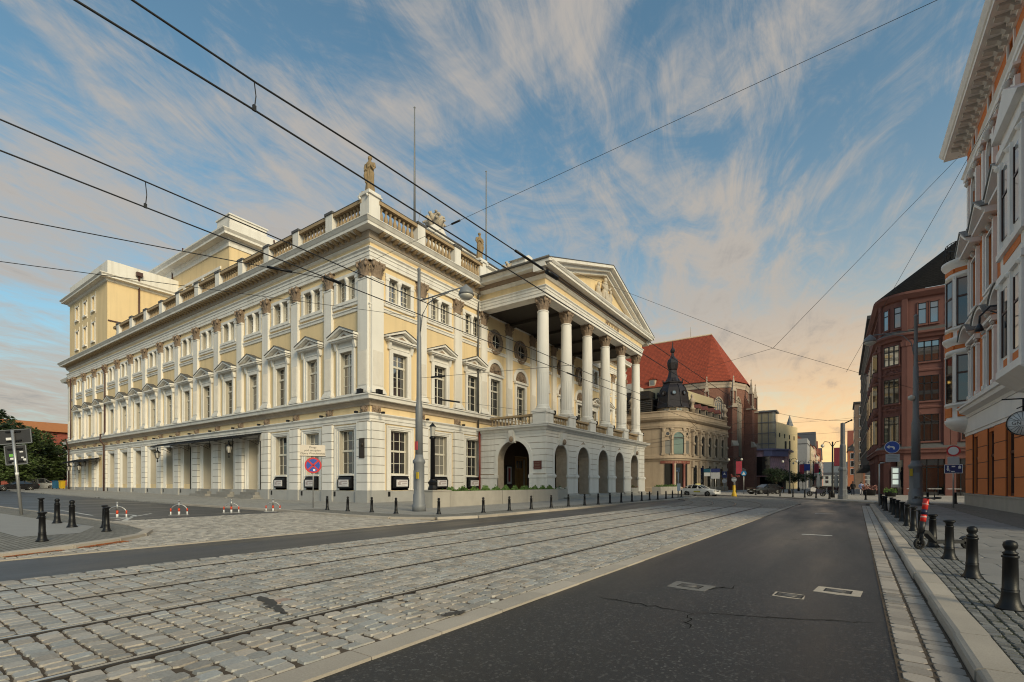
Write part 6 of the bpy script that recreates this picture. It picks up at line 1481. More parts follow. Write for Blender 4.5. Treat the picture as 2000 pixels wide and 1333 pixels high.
def buttress(x, y, rz):
    b = MB().box(-.65, .65, -2.4, 0, 0, 10.5).box(-.6, .6, -1.9, 0, 10.5, 19.6).prism([(0, 19.6), (-1.9, 19.6), (0, 22.5)], -.55, .55, 'x')
    o = ob('buttress', b.mesh('buttress', M_brick), chur, (x, y, 0), rz)
    t = MB().prism([(-2.45, 10.3), (-2.5, 10.6), (-1.85, 11.7), (-1.6, 11.7), (-1.6, 10.3)], -.7, .7, 'x').box(-.75, .75, -2.1, -.4, 19.4, 19.8)
    ob('weathering', t.mesh('weathering', M_lime), o)
    p = MB().box(-.5, .5, -1.9, -.9, 19.8, 20.3)
    for sx in (-1, 1):
        for yy in (-1.8, -1.0): p.box(sx*.38-.09, sx*.38+.09, yy-.09, yy+.09, 20.2, 23.2)
    p.box(-.35, .35, -1.75, -1.05, 20.2, 23.2, 1).box(-.55, .55, -1.95, -.85, 23.2, 23.5).lathe([(.62, 23.5), (.35, 24.4), (.42, 24.5), (.25, 25.2), (.3, 25.3), (.1, 26.3), (.2, 26.5), (.02, 26.9)], 0, -1.4, 4, sm=False, a0=pi/4, a1=pi/4+2*pi)
    ob('pinnacle', p.mesh('pinnacle', [M_lime, M_brick]), o)
for x, y, rz in ((-16, 0, 0), (-8.2, 0, 0), (0, 0, .2), (4.7, 2, .75), (7.1, 8, 1.35), (7.1, 14, 1.8), (4.7, 20, 2.4)): buttress(x, y, rz)
def gwin(x, y, rz, w_=2.2, z0=8, z1=20.5):
    h = w_/2; f = MB(); pts = []
    n_ = 8
    L_ = [(-h, z0), (-h, z1)]+[(-h+w_*1.0*(1-cos(pi/3*i/n_)), z1+w_*sin(pi/3*i/n_)) for i in range(1, n_+1)]
    o_ = L_+[(-x_, z_) for x_, z_ in L_[::-1][1:]]
    b = MB().prism(o_, -.04, .2, 'y'); fr = MB()
    for p, q in zip(o_, o_[1:]): fr.tube([(p[0], -.1, p[1]), (q[0], -.1, q[1])], .22, 4)
    for k in (-1, 0, 1): fr.tube([(k*h*.5, -.08, z0), (k*h*.5, -.08, z1+.4)], .08, 4)
    for cx_, cz in ((-h*.5, z1+.5), (h*.5, z1+.5), (0, z1+1.3)): ring(fr, cx_, cz, h*.30, h*.44, -.12, -.04, 0, 2*pi, 10)
    o = ob('gothic_window', fr.mesh('gothic_window', M_lime), chur, (x, y, 0), rz); ob('pane', b.mesh('pane', M_glassw), o)
gwin(-12, -.02, 0); gwin(-4.1, -.02, 0); gwin(2.35, .98, .4, 1.9); gwin(5.9, 5, 1.19, 2.2); gwin(7.12, 11, H90, 2.2)
# ================================================================ street beyond
def house(name, label, cat, x, y, w_, d, h, ang, wallm, rows_, cols, roof=None, group=None, winm=None, gable=0, faces=('s', 'f'), wsz=(1.1, 1.7), z0=4.5, trim=None):
    """simple far building: front faces local -y (towards camera) and +x or -x along the street"""
    t = thing(name, label, cat, (x, y, 0), group, ang)
    ob('wall', MB().box(0, w_, 0, d, 0, h).mesh('wall', wallm), t)
    wm = MB().box(-wsz[0]/2-.1, wsz[0]/2+.1, -.06, 0, -.1, wsz[1]+.1).mesh('window', trim or M_offw); pm = MB().box(-wsz[0]/2, wsz[0]/2, -.08, -.06, 0, wsz[1]).mesh('pane', winm or M_glass)
    for f in faces:
        L_ = w_ if f == 's' else d; n_ = cols[0] if f == 's' else cols[1]
        for r in range(rows_):
            for c in range(n_):
                u = L_*(c+.5)/n_; z = z0+(h-z0-.3)*(r+.12)/rows_
                loc, rz = {'s': ((u, 0, z), 0), 'f': ((w_, u, z), H90), 'l': ((0, d-u, z), -H90)}[f]
                o = ob('window', wm, t, loc, rz); ob('pane', pm, o)
    if roof:
        if gable == 1: ob('roof', MB().prism([(-.3, h), (w_+.3, h), (w_/2, h+w_*.45)], -.2, d+.2, 'y').mesh('roof', roof), t)
        elif gable == 2: ob('roof', MB().prism([(-.3, h), (d+.3, h), (d/2, h+d*.3)], -.3, w_+.3, 'x').mesh('roof', roof), t)
        else: ob('roof', MB().box(-.3, w_+.3, -.3, d+.3, h, h+.5).mesh('roof', roof), t)
    return t
M_pinkw = mat('pink house render', (.50, .27, .22), .8); M_creamw = mat('cream house render', (.56, .47, .33), .8); M_whitew = mat('pale house render', (.56, .54, .50), .8); M_greyw = mat('grey house render', (.33, .33, .34), .8); M_orw = mat('salmon house render', (.48, .17, .085), .8)
M_rt = mat('red tile roof', (.22, .06, .035), .8, var=.2); M_dkr = mat('dark slate roof', (.06, .06, .065), .7, var=.2)
go = thing('grey_office', 'long grey office block with rows of vertical fins beyond the red building', 'building', (3.95, 103.6, 0))
ob('wall', MB().box(.3, 20, 0, 52, 0, 30).mesh('wall', mat('grey brown stone', (.25, .215, .18), .85)), go)
for r in range(7):
    z = 5+r*3.5
    b = ob('window_band', MB().box(.15, .3, .5, 51.5, z+.5, z+2.7).mesh('window_band', M_glass), go)
    f = MB(); y = .5
    while y < 51.5: f.box(0, .3, y-.18, y+.18, z+.4, z+2.8); y += 1.9
    f.box(-.05, .3, 0, 52, z+2.8, z+3.3); ob('fin_row', f.mesh('fin_row', mat('grey brown stone', (.25, .215, .18), .85)), b)
ob('canopy', MB().box(-1.0, .3, 0, 52, 4.3, 4.8).mesh('canopy', M_lead), go); ob('roof', MB().box(-.4, 20, -.3, 52, 30, 30.6).mesh('roof', M_lead), go)
ob('shopfront', MB().box(.1, .3, 1, 51, .2, 4.2).mesh('shopfront', M_glass), go)
house('tall_house', 'tall narrow brown house front far down the right side of the street', 'house', 3.0, 173, 14, 14, 25, 0, mat('brown house render', (.23, .17, .14), .85), 6, (4, 4), M_dkr, faces=('s', 'l'), wsz=(1.2, 2.2))
house('gabled_house', 'salmon gabled house with white framed windows at the far right of the street', 'house', 1.6, 205, 9, 12, 13, 0, M_orw, 3, (3, 3), M_dkr, None, None, 1, ('s', 'l'), (1.3, 1.9))
mod = thing('shopping_gallery', 'modern gallery with glass corner tower and pale sunlit wall above a pink entrance', 'shopping centre', (-15.1, 150, 0))
an_ = atan2(21, 3.8)
wl = MB().prism([(0, 0), (3.8, 21), (-20, 21), (-20, 0)], 0, 18.7, 'z'); ob('wall', wl.mesh('wall', mat('pale cladding', (.72, .58, .34), .7)), mod)
gx = MB().box(-6.2, 0.2, -2.5, 3, 9.5, 21.2); gt_ = ob('glass_tower', gx.mesh('glass_tower', mat('sunset tinted tower glass', (.46, .41, .28), .06, ior=2.0, bump=0)), mod)  # cream base colour carries a painted sunset reflection
fr = MB()
for x in (-6.2, -4.6, -3.0, -1.4, .2): fr.box(x-.08, x+.08, -2.58, -2.5, 9.5, 21.2)
for z in (9.6, 12.5, 15.4, 18.3, 21.1): fr.box(-6.3, .3, -2.6, -2.5, z-.09, z+.09)
fr.box(-6.6, .6, -2.9, 3.2, 21.1, 21.5); ob('mullions', fr.mesh('mullions', M_mast), gt_)
M_pink = brickmat('pink panel cladding', (.80, .48, .52), (.40, .22, .26), 1.0, 1.0, 'xz', var=.05, msize=.03)
pk = ob('pink_entrance', MB().prism([(-6.4, -16.4), (.6, -15.0), (3.2, -11), (3.4, -1), (-6.4, -1)], 3.3, 9.9, 'z').mesh('pink_entrance', M_pink), mod)
ob('purple_canopy', MB().prism([(-6.8, -17.2), (.9, -15.8), (4.2, -11.3), (4.4, -1), (-6.8, -1)], 9.9, 10.3, 'z').prism([(-1.0, -15.9), (.8, -15.6), (4.0, -11.2), (2.6, -10.5)], 8.4, 9.9, 'z').mesh('purple_canopy', mat('purple steel', (.27, .24, .38), .5)), mod)
ob('entrance_glass', MB().box(-2.6, .4, -15.9, -14.0, 3.6, 8.3).mesh('entrance_glass', M_glass), mod); ob('teal_column', MB().lathe([(.45, 0), (.45, 3.4)], -4.6, -15.6, 12).mesh('teal_column', mat('teal paint', (.01, .22, .22), .5)), mod)
ob('dark_entrance', MB().box(-6.2, 2.6, -10.5, -1.2, 0, 3.3).mesh('dark_entrance', M_dark), mod)
sw_ = MB().box(-.4, .4, -.06, 0, 0, 1.2).mesh('small_window', M_dark)
for k in range(4): u = 3.5+k*4.6; ob('small_window', sw_, mod, (.02+3.8*u/21, u, 14.6), an_)
for k, (u, z, w__) in enumerate(((13, 10.2, 1.2), (9, 9.8, 1.6))): ob('tall_opening', MB().box(-w__/2, w__/2, -.06, 0, 0, 4.0).mesh('tall_opening', M_dark), mod, (.02+3.8*u/21, u, z), an_)
ob('roof_point', MB().lathe([(1.0, 18.7), (.02, 22)], 2.2, 15, 4, sm=False).mesh('roof_point', M_mast), mod)
g_ = house('stair_tower', 'grey rendered stair tower with a black signboard left of the street', 'building', -14.0, 204, 3.6, 16, 18, 0, M_greyw, 1, (1, 1), None, faces=())
ob('signboard', MB().box(1.4, 3.4, -.1, 0, 5.6, 6.5).mesh('signboard', M_ink), g_); ob('grey_cap', MB().box(-.1, 3.7, -.1, 16, 16.0, 16.2).mesh('grey_cap', M_dkr), g_)
cols_ = [M_creamw, M_pinkw, M_whitew, M_orw, M_creamw, M_whitew, M_pinkw]
labs = ['cream house next to the grey stair tower', 'pink house third along the left street side', 'pale house with dark roof midway down the left side', 'salmon fronted house further down the left side', 'cream gabled house far down the left side', 'white house near the street end on the left', 'last pink house before the street end on the left']
for k in range(7):
    house('far_house', labs[k], 'house', -22.3-.1*k, 221+k*24, 12.3+.1*k*0, 23.4, 16.5+[0, 1.5, -1, 1, -2, 0, -1.5][k], 0, cols_[k], 4, (3, 6), [M_rt, M_dkr][k % 2], 'houses lining the left side of the far street', None, 2 if k % 3 else 1, ('s', 'f'), (1.3, 1.9))
for k in range(5):
    house('far_house', ['pale house behind the salmon gable on the right', 'cream house far down the right side', 'white house further down the right side', 'pink house near the far right end', 'grey house closing the right side'][k], 'house', 2.0+.2*k, 219+k*28, 12, 27, 15+[0, 2, -1, 1, 0][k], 0, [M_whitew, M_creamw, M_whitew, M_pinkw, M_greyw][k], 4, (3, 6), [M_dkr, M_rt][k % 2], 'houses lining the right side of the far street', None, 2 if k % 2 else 1, ('s', 'l'), (1.3, 1.9))
house('end_building', 'long pale building with grey roof closing the street end', 'building', -30, 430, 60, 20, 8, 0, M_whitew, 2, (16, 1), M_dkr, None, None, 2, ('s',), (2, 2.2), 1.5)
eb = MB().box(-30, 30, 1, 22, 8.4, 17.8); ob('upper_storey', eb.mesh('upper_storey', mat('blue grey roof sheet', (.20, .22, .25), .8)), bpy.data.objects['end_building'], (30, 2, 0))
# far left: red brick hall behind the trees
hall = thing('brick_hall', 'large red brick hall with pale bands behind the trees at far left', 'building', (-205, 12, 0))
ob('wall', MB().box(0, 30, 0, 62, 0, 15.5).mesh('wall', brickmat('hall brick', (.27, .06, .04), (.20, .09, .07), .5, .2, 'xz')), hall)
for z in (5.5, 8.7, 11.4): ob('stone_band', MB().box(-.1, 30.1, -.1, 62, z, z+.45).mesh('stone_band', M_offw), hall)
ob('roof', MB().prism([(-1, 15.5), (31, 15.5), (24, 18.5), (6, 18.5)], -1, 63, 'y').mesh('roof', mat('terracotta roof', (.42, .16, .05), .7)), hall)
for k in range(9):
    o = ob('window', MB().box(-.1, 0, -.9, .9, 2.5, 5).mesh('window', M_offw), hall, (30.1, 4+k*6.5, 0)); ob('pane', MB().box(0, .06, -.7, .7, 2.7, 4.8).mesh('pane', M_glass), o)
# ================================================================ trees
def tree(label, loc, h, cr, ch, tr, n, m_, group, name='broadleaf_tree', leaf=.35, clumps=26, flat_=False):
    t = thing(name, label, 'tree', loc, group)
    tk = MB(); top = h-ch*.6
    tk.tube([(0, 0, -.1), (.03, 0, h*.2), (-.02, .04, top)], [tr, tr*.75, tr*.5], 8)
    for k in range(6):
        a = k*1.05+U(0, .5); tk.tube([(0, 0, (h-ch)*U(.75, 1.1)), (cr*.3*cos(a), cr*.3*sin(a), h-ch*.75), (cr*.62*cos(a), cr*.62*sin(a), h-ch*U(.3, .6))], [tr*.5, tr*.35, tr*.12], 5)
    ob('trunk', tk.mesh('trunk', M_bark), t)
    c = MB(); cl_ = []
    for k in range(clumps):
        while True:
            x, y, z = U(-1, 1), U(-1, 1), U(-1, 1)
            if .25 < x*x+y*y+z*z < 1: break
        if flat_: cl_.append((x*cr*.85, y*cr*.85, h-ch/2+z*ch*.42, cr*U(.28, .45)))
        else: cl_.append((x*cr*.8, y*cr*.8, h-ch/2+z*ch*.42, cr*U(.2, .42)))
    for i in range(n):
        x0, y0, z0, q = cl_[random.randrange(clumps)]
        th, ph_ = U(0, 2*pi), math.acos(U(-1, 1)); rr = q*U(.55, 1.05)
        p = (x0+rr*sin(ph_)*cos(th), y0+rr*sin(ph_)*sin(th), z0+rr*cos(ph_)*.8)
        s_ = leaf*U(.5, 1.1); e = (U(-1, 1)*s_, U(-1, 1)*s_, U(-.6, .6)*s_); g_ = (U(-1, 1)*s_*.6, U(-1, 1)*s_*.6, U(-.6, .3)*s_*.8)
        c.poly([tuple(p[k]-e[k] for k in range(3)), tuple(p[k]+g_[k] for k in range(3)), tuple(p[k]+e[k] for k in range(3)), tuple(p[k]-g_[k]*.6 for k in range(3))])
    ob('crown', c.mesh('crown', m_), t)
    return t
G1 = 'trees beside the side street at far left'
tree('broad olive green tree behind the road sign at far left', (-121, 20.8, .5), 12.5, 5.0, 11, .35, 8000, M_leaf, G1, leaf=.42, clumps=34)
tree('tall dark tree at the left frame edge', (-118.5, 17.8, .5), 14.2, 5.0, 12, .4, 7000, M_leafd, G1, leaf=.45, clumps=34)
tree('rounded green tree between the two parked cars and the brick hall', (-128, 25.4, .5), 9.5, 4.2, 8.2, .35, 6000, M_leaf, G1, leaf=.45, clumps=30)
tree('dark low tree close to the rear corner of the opera', (-130.5, 28.6, .5), 8.8, 3.6, 8.2, .3, 5000, M_leafd, G1, leaf=.42, clumps=26)
for k, (x, y) in enumerate(((-140, 24), (-146, 27), (-150, 33), (-134, 20.5))):
    tree(['far left background tree of dull green foliage', 'background tree filling the gap beside the brick hall', 'background tree over the silver van', 'background tree past the left frame edge'][k], (x, y, .5), U(10, 12.5), 5.2, 9.5, .35, 3500, M_leafd, G1, leaf=.55, clumps=22)
for k, (x, y, h_) in enumerate(((-112.5, 18.6, 6.5), (-125, 21.6, 11))):
    tree(['leafy green tree crown right behind the black estate car', 'big dark crown right of the broad olive tree at far left'][k], (x, y, .5), h_, 3.6, h_-1.0, .3, 6500, [M_leaf, M_leafd, M_leaf, M_leafd, M_leafd][k], G1, leaf=.40, clumps=40)
G2 = 'clipped trees in the pedestrian street'
tree('clipped flat tree with dense dark crown above the parked black car', (-8.3, 84, .1), 3.9, 1.75, 2.1, .09, 3200, M_leafd, G2, 'clipped_tree', .16, 30, True)
tree('clipped tree second in the row behind the black car', (-7.9, 90, .1), 3.85, 1.7, 2.0, .09, 2600, M_leafd, G2, 'clipped_tree', .16, 28, True)
tree('clipped tree third in the row beside the street lamp', (-7.0, 96, .1), 3.5, 1.6, 1.7, .09, 2200, M_leafd, G2, 'clipped_tree', .16, 26, True)
tree('small olive clipped tree further down the pedestrian street', (-7.4, 128, .1), 3.9, 1.9, 1.9, .09, 1500, M_leaf, G2, 'clipped_tree', .2, 20, True)
tree('clipped tree furthest down the pedestrian street', (-5.8, 140, .1), 4.0, 1.9, 1.9, .09, 1200, M_leaf, G2, 'clipped_tree', .2, 20, True)
# ================================================================ bollards
def bollard(ball):
    base = MB().lathe([(.135, 0), (.135, .012), (.105, .05), (.085, .12), (.078, .20), (.082, .225)], seg=18).mesh('base', M_iron)
    sh = MB().lathe([(.082, .225), (.074, .235), (.068, .60), (.078, .605), (.078, .625), (.062, .635)] if ball else [(.082, .225), (.074, .235), (.064, .62), (.07, .625), (.07, .64), (.06, .65)], seg=18).mesh('shaft', M_iron)
    if ball: cp = MB().lathe([(.062, .635), (.072, .66), (.052, .675), (.045, .69), (.062, .72), (.068, .75), (.058, .785), (.03, .805), (.001, .81)], seg=18).mesh('finial', M_iron)
    else: cp = MB().lathe([(.06, .65), (.055, .68), (.075, .715), (.10, .73), (.10, .748), (.06, .765), (.001, .772)], seg=18).mesh('cap', M_iron)
    return base, sh, cp
BB, BF = bollard(True), bollard(False)
def put_bollard(kind, loc, label, group, s=1.0, tilt=0):
    t = thing('bollard', label, 'bollard', loc, group); t.scale = (s, s, s)
    if tilt: t.rotation_euler = (tilt*.5, tilt, 0)
    b, sh, c = BB if kind == 'ball' else BF
    ob('base', b, t); ob('shaft', sh, t); ob('finial' if kind == 'ball' else 'cap', c, t); return t
RG = 'bollards along the right pavement kerb'
rb = [(1.63, 7.98), (1.68, 10.3), (1.73, 12.6), (1.74, 14.8), (1.76, 17.0), (1.83, 19.4), (1.87, 21.6), (1.93, 24.1), (1.98, 26.6), (2.02, 29.0), (2.07, 31.3), (1.95, 33.0), (2.0, 35.6), (2.2, 41.6)]
lb_ = ['ball-topped black bollard nearest the camera on the right pavement', 'ball-topped black bollard with the scooter rear wheel leaning behind it', 'flat-capped bollard third from the camera on the right pavement', 'flat-capped bollard just right of the red scooter stem', 'flat-capped bollard directly behind the red scooter', 'flat-capped bollard first beyond the red scooter']
for i, (x, y) in enumerate(rb):
    put_bollard('ball' if i < 2 else 'flat', (x, y, .127), lb_[i] if i < 6 else ['seventh', 'eighth', 'ninth', 'tenth', 'eleventh', 'twelfth', 'thirteenth', 'fourteenth'][i-6]+' flat-capped bollard from the camera in the receding right pavement row', RG)
for i, (x, y, k) in enumerate(((-17.11, 3.4, 'flat'), (-28.2, 5.57, 'flat'), (-24.4, 5.26, 'ball'), (-21.76, 5.07, 'ball'), (-20.6, 5.64, 'flat'), (-19.0, 5.25, 'flat'))):
    put_bollard(k, (x, y, .105), ['flat-topped bollard at the kerb of the left island nearest the camera', 'leftmost tall black bollard beside the slab path on the left island', 'ball-topped bollard between two others on the left island', 'ball-topped bollard right of the slab path on the left island', 'rear one of the two close bollards at the island tip', 'front one of the two close bollards at the island tip'][i], 'bollards on the left island', 1.16 if i in (1, 2, 3) else 1.0)
og = [(-23.95, 16.49), (-22.06, 16.44), (-20.16, 16.5), (-18.27, 16.45), (-16.19, 17.3), (-15.16, 19.5), (-15.05, 21.68), (-14.92, 23.73), (-14.85, 25.94), (-14.7, 27.92), (-14.5, 29.9), (-14.4, 31.9), (-14.35, 33.9), (-14.3, 36.0), (-14.25, 38.2), (-14.2, 40.4), (-14.15, 42.3), (-14.15, 44.6), (-14.2, 47.3), (-14.35, 50), (-14.8, 55)]
for i, (x, y) in enumerate(og):
    l = 'black bollard at the opera corner kerb, leftmost of the curved row' if i == 0 else 'slightly leaning bollard second from the left at the opera corner' if i == 1 else 'bollard standing directly left of the grey tram mast base' if i == 3 else 'first bollard right of the grey tram mast in front of the opera' if i == 4 else ['second', 'third', 'fourth', 'fifth', 'sixth', 'seventh', 'eighth', 'ninth', 'tenth', 'eleventh', 'twelfth', 'thirteenth', 'fourteenth', 'fifteenth', 'sixteenth', 'seventeenth'][max(i-5, 0)]+' bollard right of the grey mast in the long row along the opera kerb'
    if i == 2: l = 'bollard at the opera corner kerb below the bronze plaque'
    put_bollard('ball', (x, y, .115), l, 'bollards along the opera kerb', .98, .05 if i == 1 else 0)
for x, y, l in ((-9.28, 69.63, 'leftmost bollard of the far pedestrian street row, below the church'), (-7.56, 66.96, 'far bollard in front of the black car bonnet'), (-6.0, 64.3, 'far bollard in front of the black car rear'), (-4.5, 61.68, 'far bollard before the clipped tree trunks'), (-3.28, 59.93, 'far bollard just left of the motorbike'), (-2.17, 57.47, 'far bollard in front of the motorbike'), (-1.02, 55.9, 'far bollard directly left of the thick grey mast'), (1.78, 54.66, 'far bollard right of the thick grey mast, before the flower tub')):
    put_bollard('ball', (x, y, .105), l, 'bollards across the pedestrian street', 1.0)
for x, y, l in ((5.3, 47.5, 'bollard at the corner right of the tall right mast'), (6.9, 47.8, 'bollard beside the pavement corner of the orange house'), (7.2, 70, 'bollard before the dark red shopfront')):
    put_bollard('flat', (x, y, .11), l, 'bollards at the right street corner', 1.1)
# ================================================================ tram masts with street lamps
def mast(label, loc, h, armlen, az, z_arm, group, k=1.):
    t = thing('street_lamp_mast', label, 'lamp mast', loc, group)
    ob('base', MB().lathe([(r_*k, z_) for r_, z_ in [(.46, 0), (.46, .35), (.40, .40), (.40, .9), (.36, .95), (.36, 2.55), (.42, 2.62), (.42, 2.72), (.30, 2.85), (.255, 3.05)]], seg=20).box(-.16*k, .16*k, -.372*k, -.3*k, 1.2, 2.2).mesh('base', M_mast), t)
    ob('shaft', MB().lathe([(r_*k, z_) for r_, z_ in [(.255, 3.0), (.235, 5.6), (.20, 5.75), (.175, 5.9), (.15, 9.4), (.115, 9.5), (.10, h-.1), (.13, h-.06), (.11, h), (.02, h+.08)]], seg=16).mesh('shaft', M_mast), t)
    c, s = cos(az), sin(az)
    a = MB().tube([(0, 0, z_arm), (c*armlen, s*armlen, z_arm+.05)], .035, 6)
    a.tube([(.12*c, .12*s, z_arm-1.6), (.25*c, .25*s, z_arm-.8), (.7*c, .7*s, z_arm-.25), (1.3*c, 1.3*s, z_arm-.08), (armlen*.65*c, armlen*.65*s, z_arm-.02)], .028, 6).tube([(.12*c, .12*s, z_arm-1.65), (.12*c, .12*s, z_arm-.9)], .03, 5)
    ob('arm', a.mesh('arm', M_mast), t)
    p = (c*armlen, s*armlen)
    ob('lamp_head', MB().lathe([(.04, .12), (.1, .05), (.3, -.12), (.38, -.32), (.39, -.42)], p[0], p[1], 18, z=z_arm).mesh('lamp_head', M_mast), t)
    ob('lens', MB().lathe([(.37, -.40), (.33, -.52), (.18, -.62), (.01, -.65)], p[0], p[1], 16, z=z_arm).mesh('lens', mat('milky lamp lens', (.55, .53, .48), .25)), t)
    return t
MG = 'grey tram masts with lamp arms'
m1 = mast('tall grey cast mast with lamp arm in front of the opera corner', (-18.85, 18.6, .11), 13.1, 3.3, 0, 11.35, MG, .8)
ob('sticker', MB().box(-.02, .12, -.42, -.36, 2.0, 2.35).mesh('sticker', mat('yellow sticker', (.55, .38, .02), .5)), m1, (.2, .03, -.25)); ob('sticker', MB().box(-.1, .1, -.225, -.19, 3.3, 3.75).mesh('sticker', mat('faded red sticker', (.45, .06, .07), .5)), m1)
m2 = mast('tall grey mast with lamp arm on the right pavement before the red building', (4.12, 42.4, .11), 12.9, 2.5, pi, 11.9, MG)
ob('sticker', MB().box(-.36, -.2, -.40, -.3, 2.0, 2.5).mesh('sticker', mat('yellow sticker', (.55, .38, .02), .5)), m2)
ob('floodlight', MB().lathe([(.02, -.2), (.2, -.1), (.2, .1), (.02, .2)], -.25, -.2, 10, z=7.3).mesh('floodlight', mat('milky lamp lens', (.55, .53, .48), .25)), m2)
t = thing('tram_mast', 'thick grey eight-sided mast at the entrance of the pedestrian street', 'mast', (.05, 57.0, .1))
ob('base', MB().lathe([(.42, 0), (.42, .35), (.37, .4), (.36, .9), (.33, 1.0), (.31, 2.7), (.37, 2.78), (.37, 2.95), (.28, 3.1)], seg=8, sm=False).mesh('base', M_mast), t)
ob('shaft', MB().lathe([(.27, 3.0), (.25, 5.2), (.20, 5.35), (.19, 7.4), (.02, 7.45)], seg=8, sm=False).mesh('shaft', M_mast), t)
ob('bracket', MB().tube([(0, 0, 7.3), (.7, 0, 7.65)], .06, 5).lathe([(.02, -.1), (.12, 0), (.02, .1)], .7, 0, 6, z=7.65).mesh('bracket', M_iron), t)
# ================================================================ planters in front of the opera
M_bush = mat('planter greenery', (.075, .14, .025), .6, var=.3, scale=6, pisl=.4, bump=0)
def greenery(x0, x1, y0, y1, z, n, h=.5, s=.085):
    m_ = MB()
    for i in range(n):
        x, y = U(x0, x1), U(y0, y1); hh = h*U(.3, 1)*(.6+.4*sin(x*7+y*5)); a = U(0, 6.3); q = s*U(.6, 1.3)
        zz = z+hh*R(); m_.poly([(x-q*cos(a), y-q*sin(a), zz), (x, y, zz+q*.9), (x+q*cos(a), y+q*sin(a), zz+U(-.03, .05)), (x, y, zz-q*.5)])
    return m_
def planter(label, x, y0, y1, w_, h, group, flowers=None, dens=1700):
    t = thing('planter', label, 'planter', (x, (y0+y1)/2, .11), group); d = (y1-y0)/2
    b = MB().box(-w_/2, w_/2, -d, -d+.12, 0, h).box(-w_/2, w_/2, d-.12, d, 0, h).box(-w_/2, -w_/2+.12, -d+.12, d-.12, 0, h).box(w_/2-.12, w_/2, -d+.12, d-.12, 0, h).box(-w_/2+.1, w_/2-.1, -d+.1, d-.1, .1, h-.1, 1)
    ob('box', b.mesh('box', [M_concrete, M_joint]), t)
    if dens: ob('plants', greenery(-w_/2+.1, w_/2-.1, -d+.1, d-.1, h-.1, dens).mesh('plants', M_bush), t, kind='stuff')
    if flowers:
        ob('flowers', greenery(-w_/2, w_/2, -d+.1, d-.1, h+.05, 220, .2, .06).mesh('flowers', flowers), t, kind='stuff')
    return t
PG = 'concrete planters before the opera'
M_wflow = mat('white blossoms', (.7, .66, .6), .7, pisl=.1, bump=0); M_rflow = mat('dusky red blossoms', (.20, .05, .045), .7, pisl=.4, bump=0)
px_ = -21.3
t = thing('stone_pier', 'plain concrete pier carrying the black lantern post', 'pier', (px_, 22.3, .11)); ob('block', MB().box(-.62, .62, -.75, .9, 0, 1.02).box(-.66, .66, -.79, .94, 1.02, 1.08).mesh('block', M_concrete), t)
planter('concrete planter with low green shrubs beside the lantern pier', px_, 23.25, 28.9, 1.2, 1.0, PG)
planter('concrete planter with lush green shrubs before the portico side arch', px_, 28.95, 33.3, 1.2, 1.0, PG)
planter('short concrete planter touching the portico corner pier', px_, 33.35, 37.4, 1.2, 1.0, PG)
planter('small planter with white flowers inside the first arcade arch', -22.75, 39.9, 42.3, .8, .95, PG, M_wflow, 200)
planter('small planter with red flowers in the last arcade arch', -22.75, 59.8, 62.3, .8, .95, PG, M_rflow, 200)
for k in range(3): planter(['concrete planter just beyond the portico', 'middle concrete planter beyond the portico', 'last concrete planter beyond the portico towards the taxi'][k], -21.0, 65.6+k*3.4, 68.9+k*3.4, 1.2, 1.05, PG, None, 500)
# black lantern post
t = thing('lantern_post', 'tall black lantern post with glass head standing on a planter pier', 'lantern', (px_, 22.2, 1.19))
ob('base', MB().lathe([(.30, 0), (.30, .12), (.22, .3), (.28, .42), (.30, .5), (.2, .6), (.16, .7)], seg=8, sm=False).mesh('base', M_iron), t)
ob('post', MB().lathe([(.15, .65), (.14, 3.2), (.2, 3.25), (.2, 3.35), (.12, 3.4)], seg=10).mesh('post', M_iron), t)
ob('glass', MB().lathe([(.15, 3.4), (.19, 4.0)], seg=6, sm=False).mesh('glass', mat('milky lantern glass', (.42, .40, .36), .3)), t)
ob('cap', MB().lathe([(.24, 4.0), (.1, 4.15), (.02, 4.25)], seg=6, sm=False).mesh('cap', M_iron), t)
# ================================================================ traffic signs
def disc(m_, r, y0, y1, cx=0, cz=0, m=0, seg=28): m_.prism([(cx+r*cos(2*pi*i/seg), cz+r*sin(2*pi*i/seg)) for i in range(seg)], y0, y1, 'y', m); return m_
def post(t, h, r=.035): ob('post', MB().tube([(0, .05, 0), (0, .05, h)], r, 8).mesh('post', M_steel), t)
t = thing('no_stopping_sign', 'round red and blue no-stopping sign under a white plate at the opera corner', 'traffic sign', (-27.0, 17.6, .11), None, radians(56))
post(t, 3.6)
d = disc(MB(), .49, -.02, 0, 0, 2.62); ob('back', d.mesh('back', M_steel), t)
d = disc(MB(), .49, -.03, -.02, 0, 2.62, 0); disc(d, .39, -.036, -.03, 0, 2.62, 1); n0 = len(d.v)
for s in (-1, 1): d.prism([(s*.33, .26), (s*.26, .33), (-s*.33, -.26), (-s*.26, -.33)], -.042, -.036, 'y', 0)
d.v[n0:] = [(x, y, z+2.62) for x, y, z in d.v[n0:]]
ob('sign_face', d.mesh('sign_face', [M_red, M_blue]), t); ob('sticker', MB().box(.0, .12, -.05, -.037, 2.27, 2.39).mesh('sticker', M_wh), t)
ob('plate', MB().box(-.74, .70, -.03, 0, 3.2, 3.88).box(-.76, .72, -.015, .005, 3.16, 3.2, 1).mesh('plate', [mat('cream sign plate', (.62, .55, .47), .6), M_iron]), t)
textobj('lettering', 'Droga\npod zarządem\nOpery Wrocławskiej', .165, M_ink, t, (-.02, -.034, 3.54), (pi/2, 0, 0), .002, space=1.15)
t = thing('turn_left_sign', 'round blue turn-left sign above a small grey plate on a bent post', 'traffic sign', (2.55, 39.6, .11), None, radians(-4))
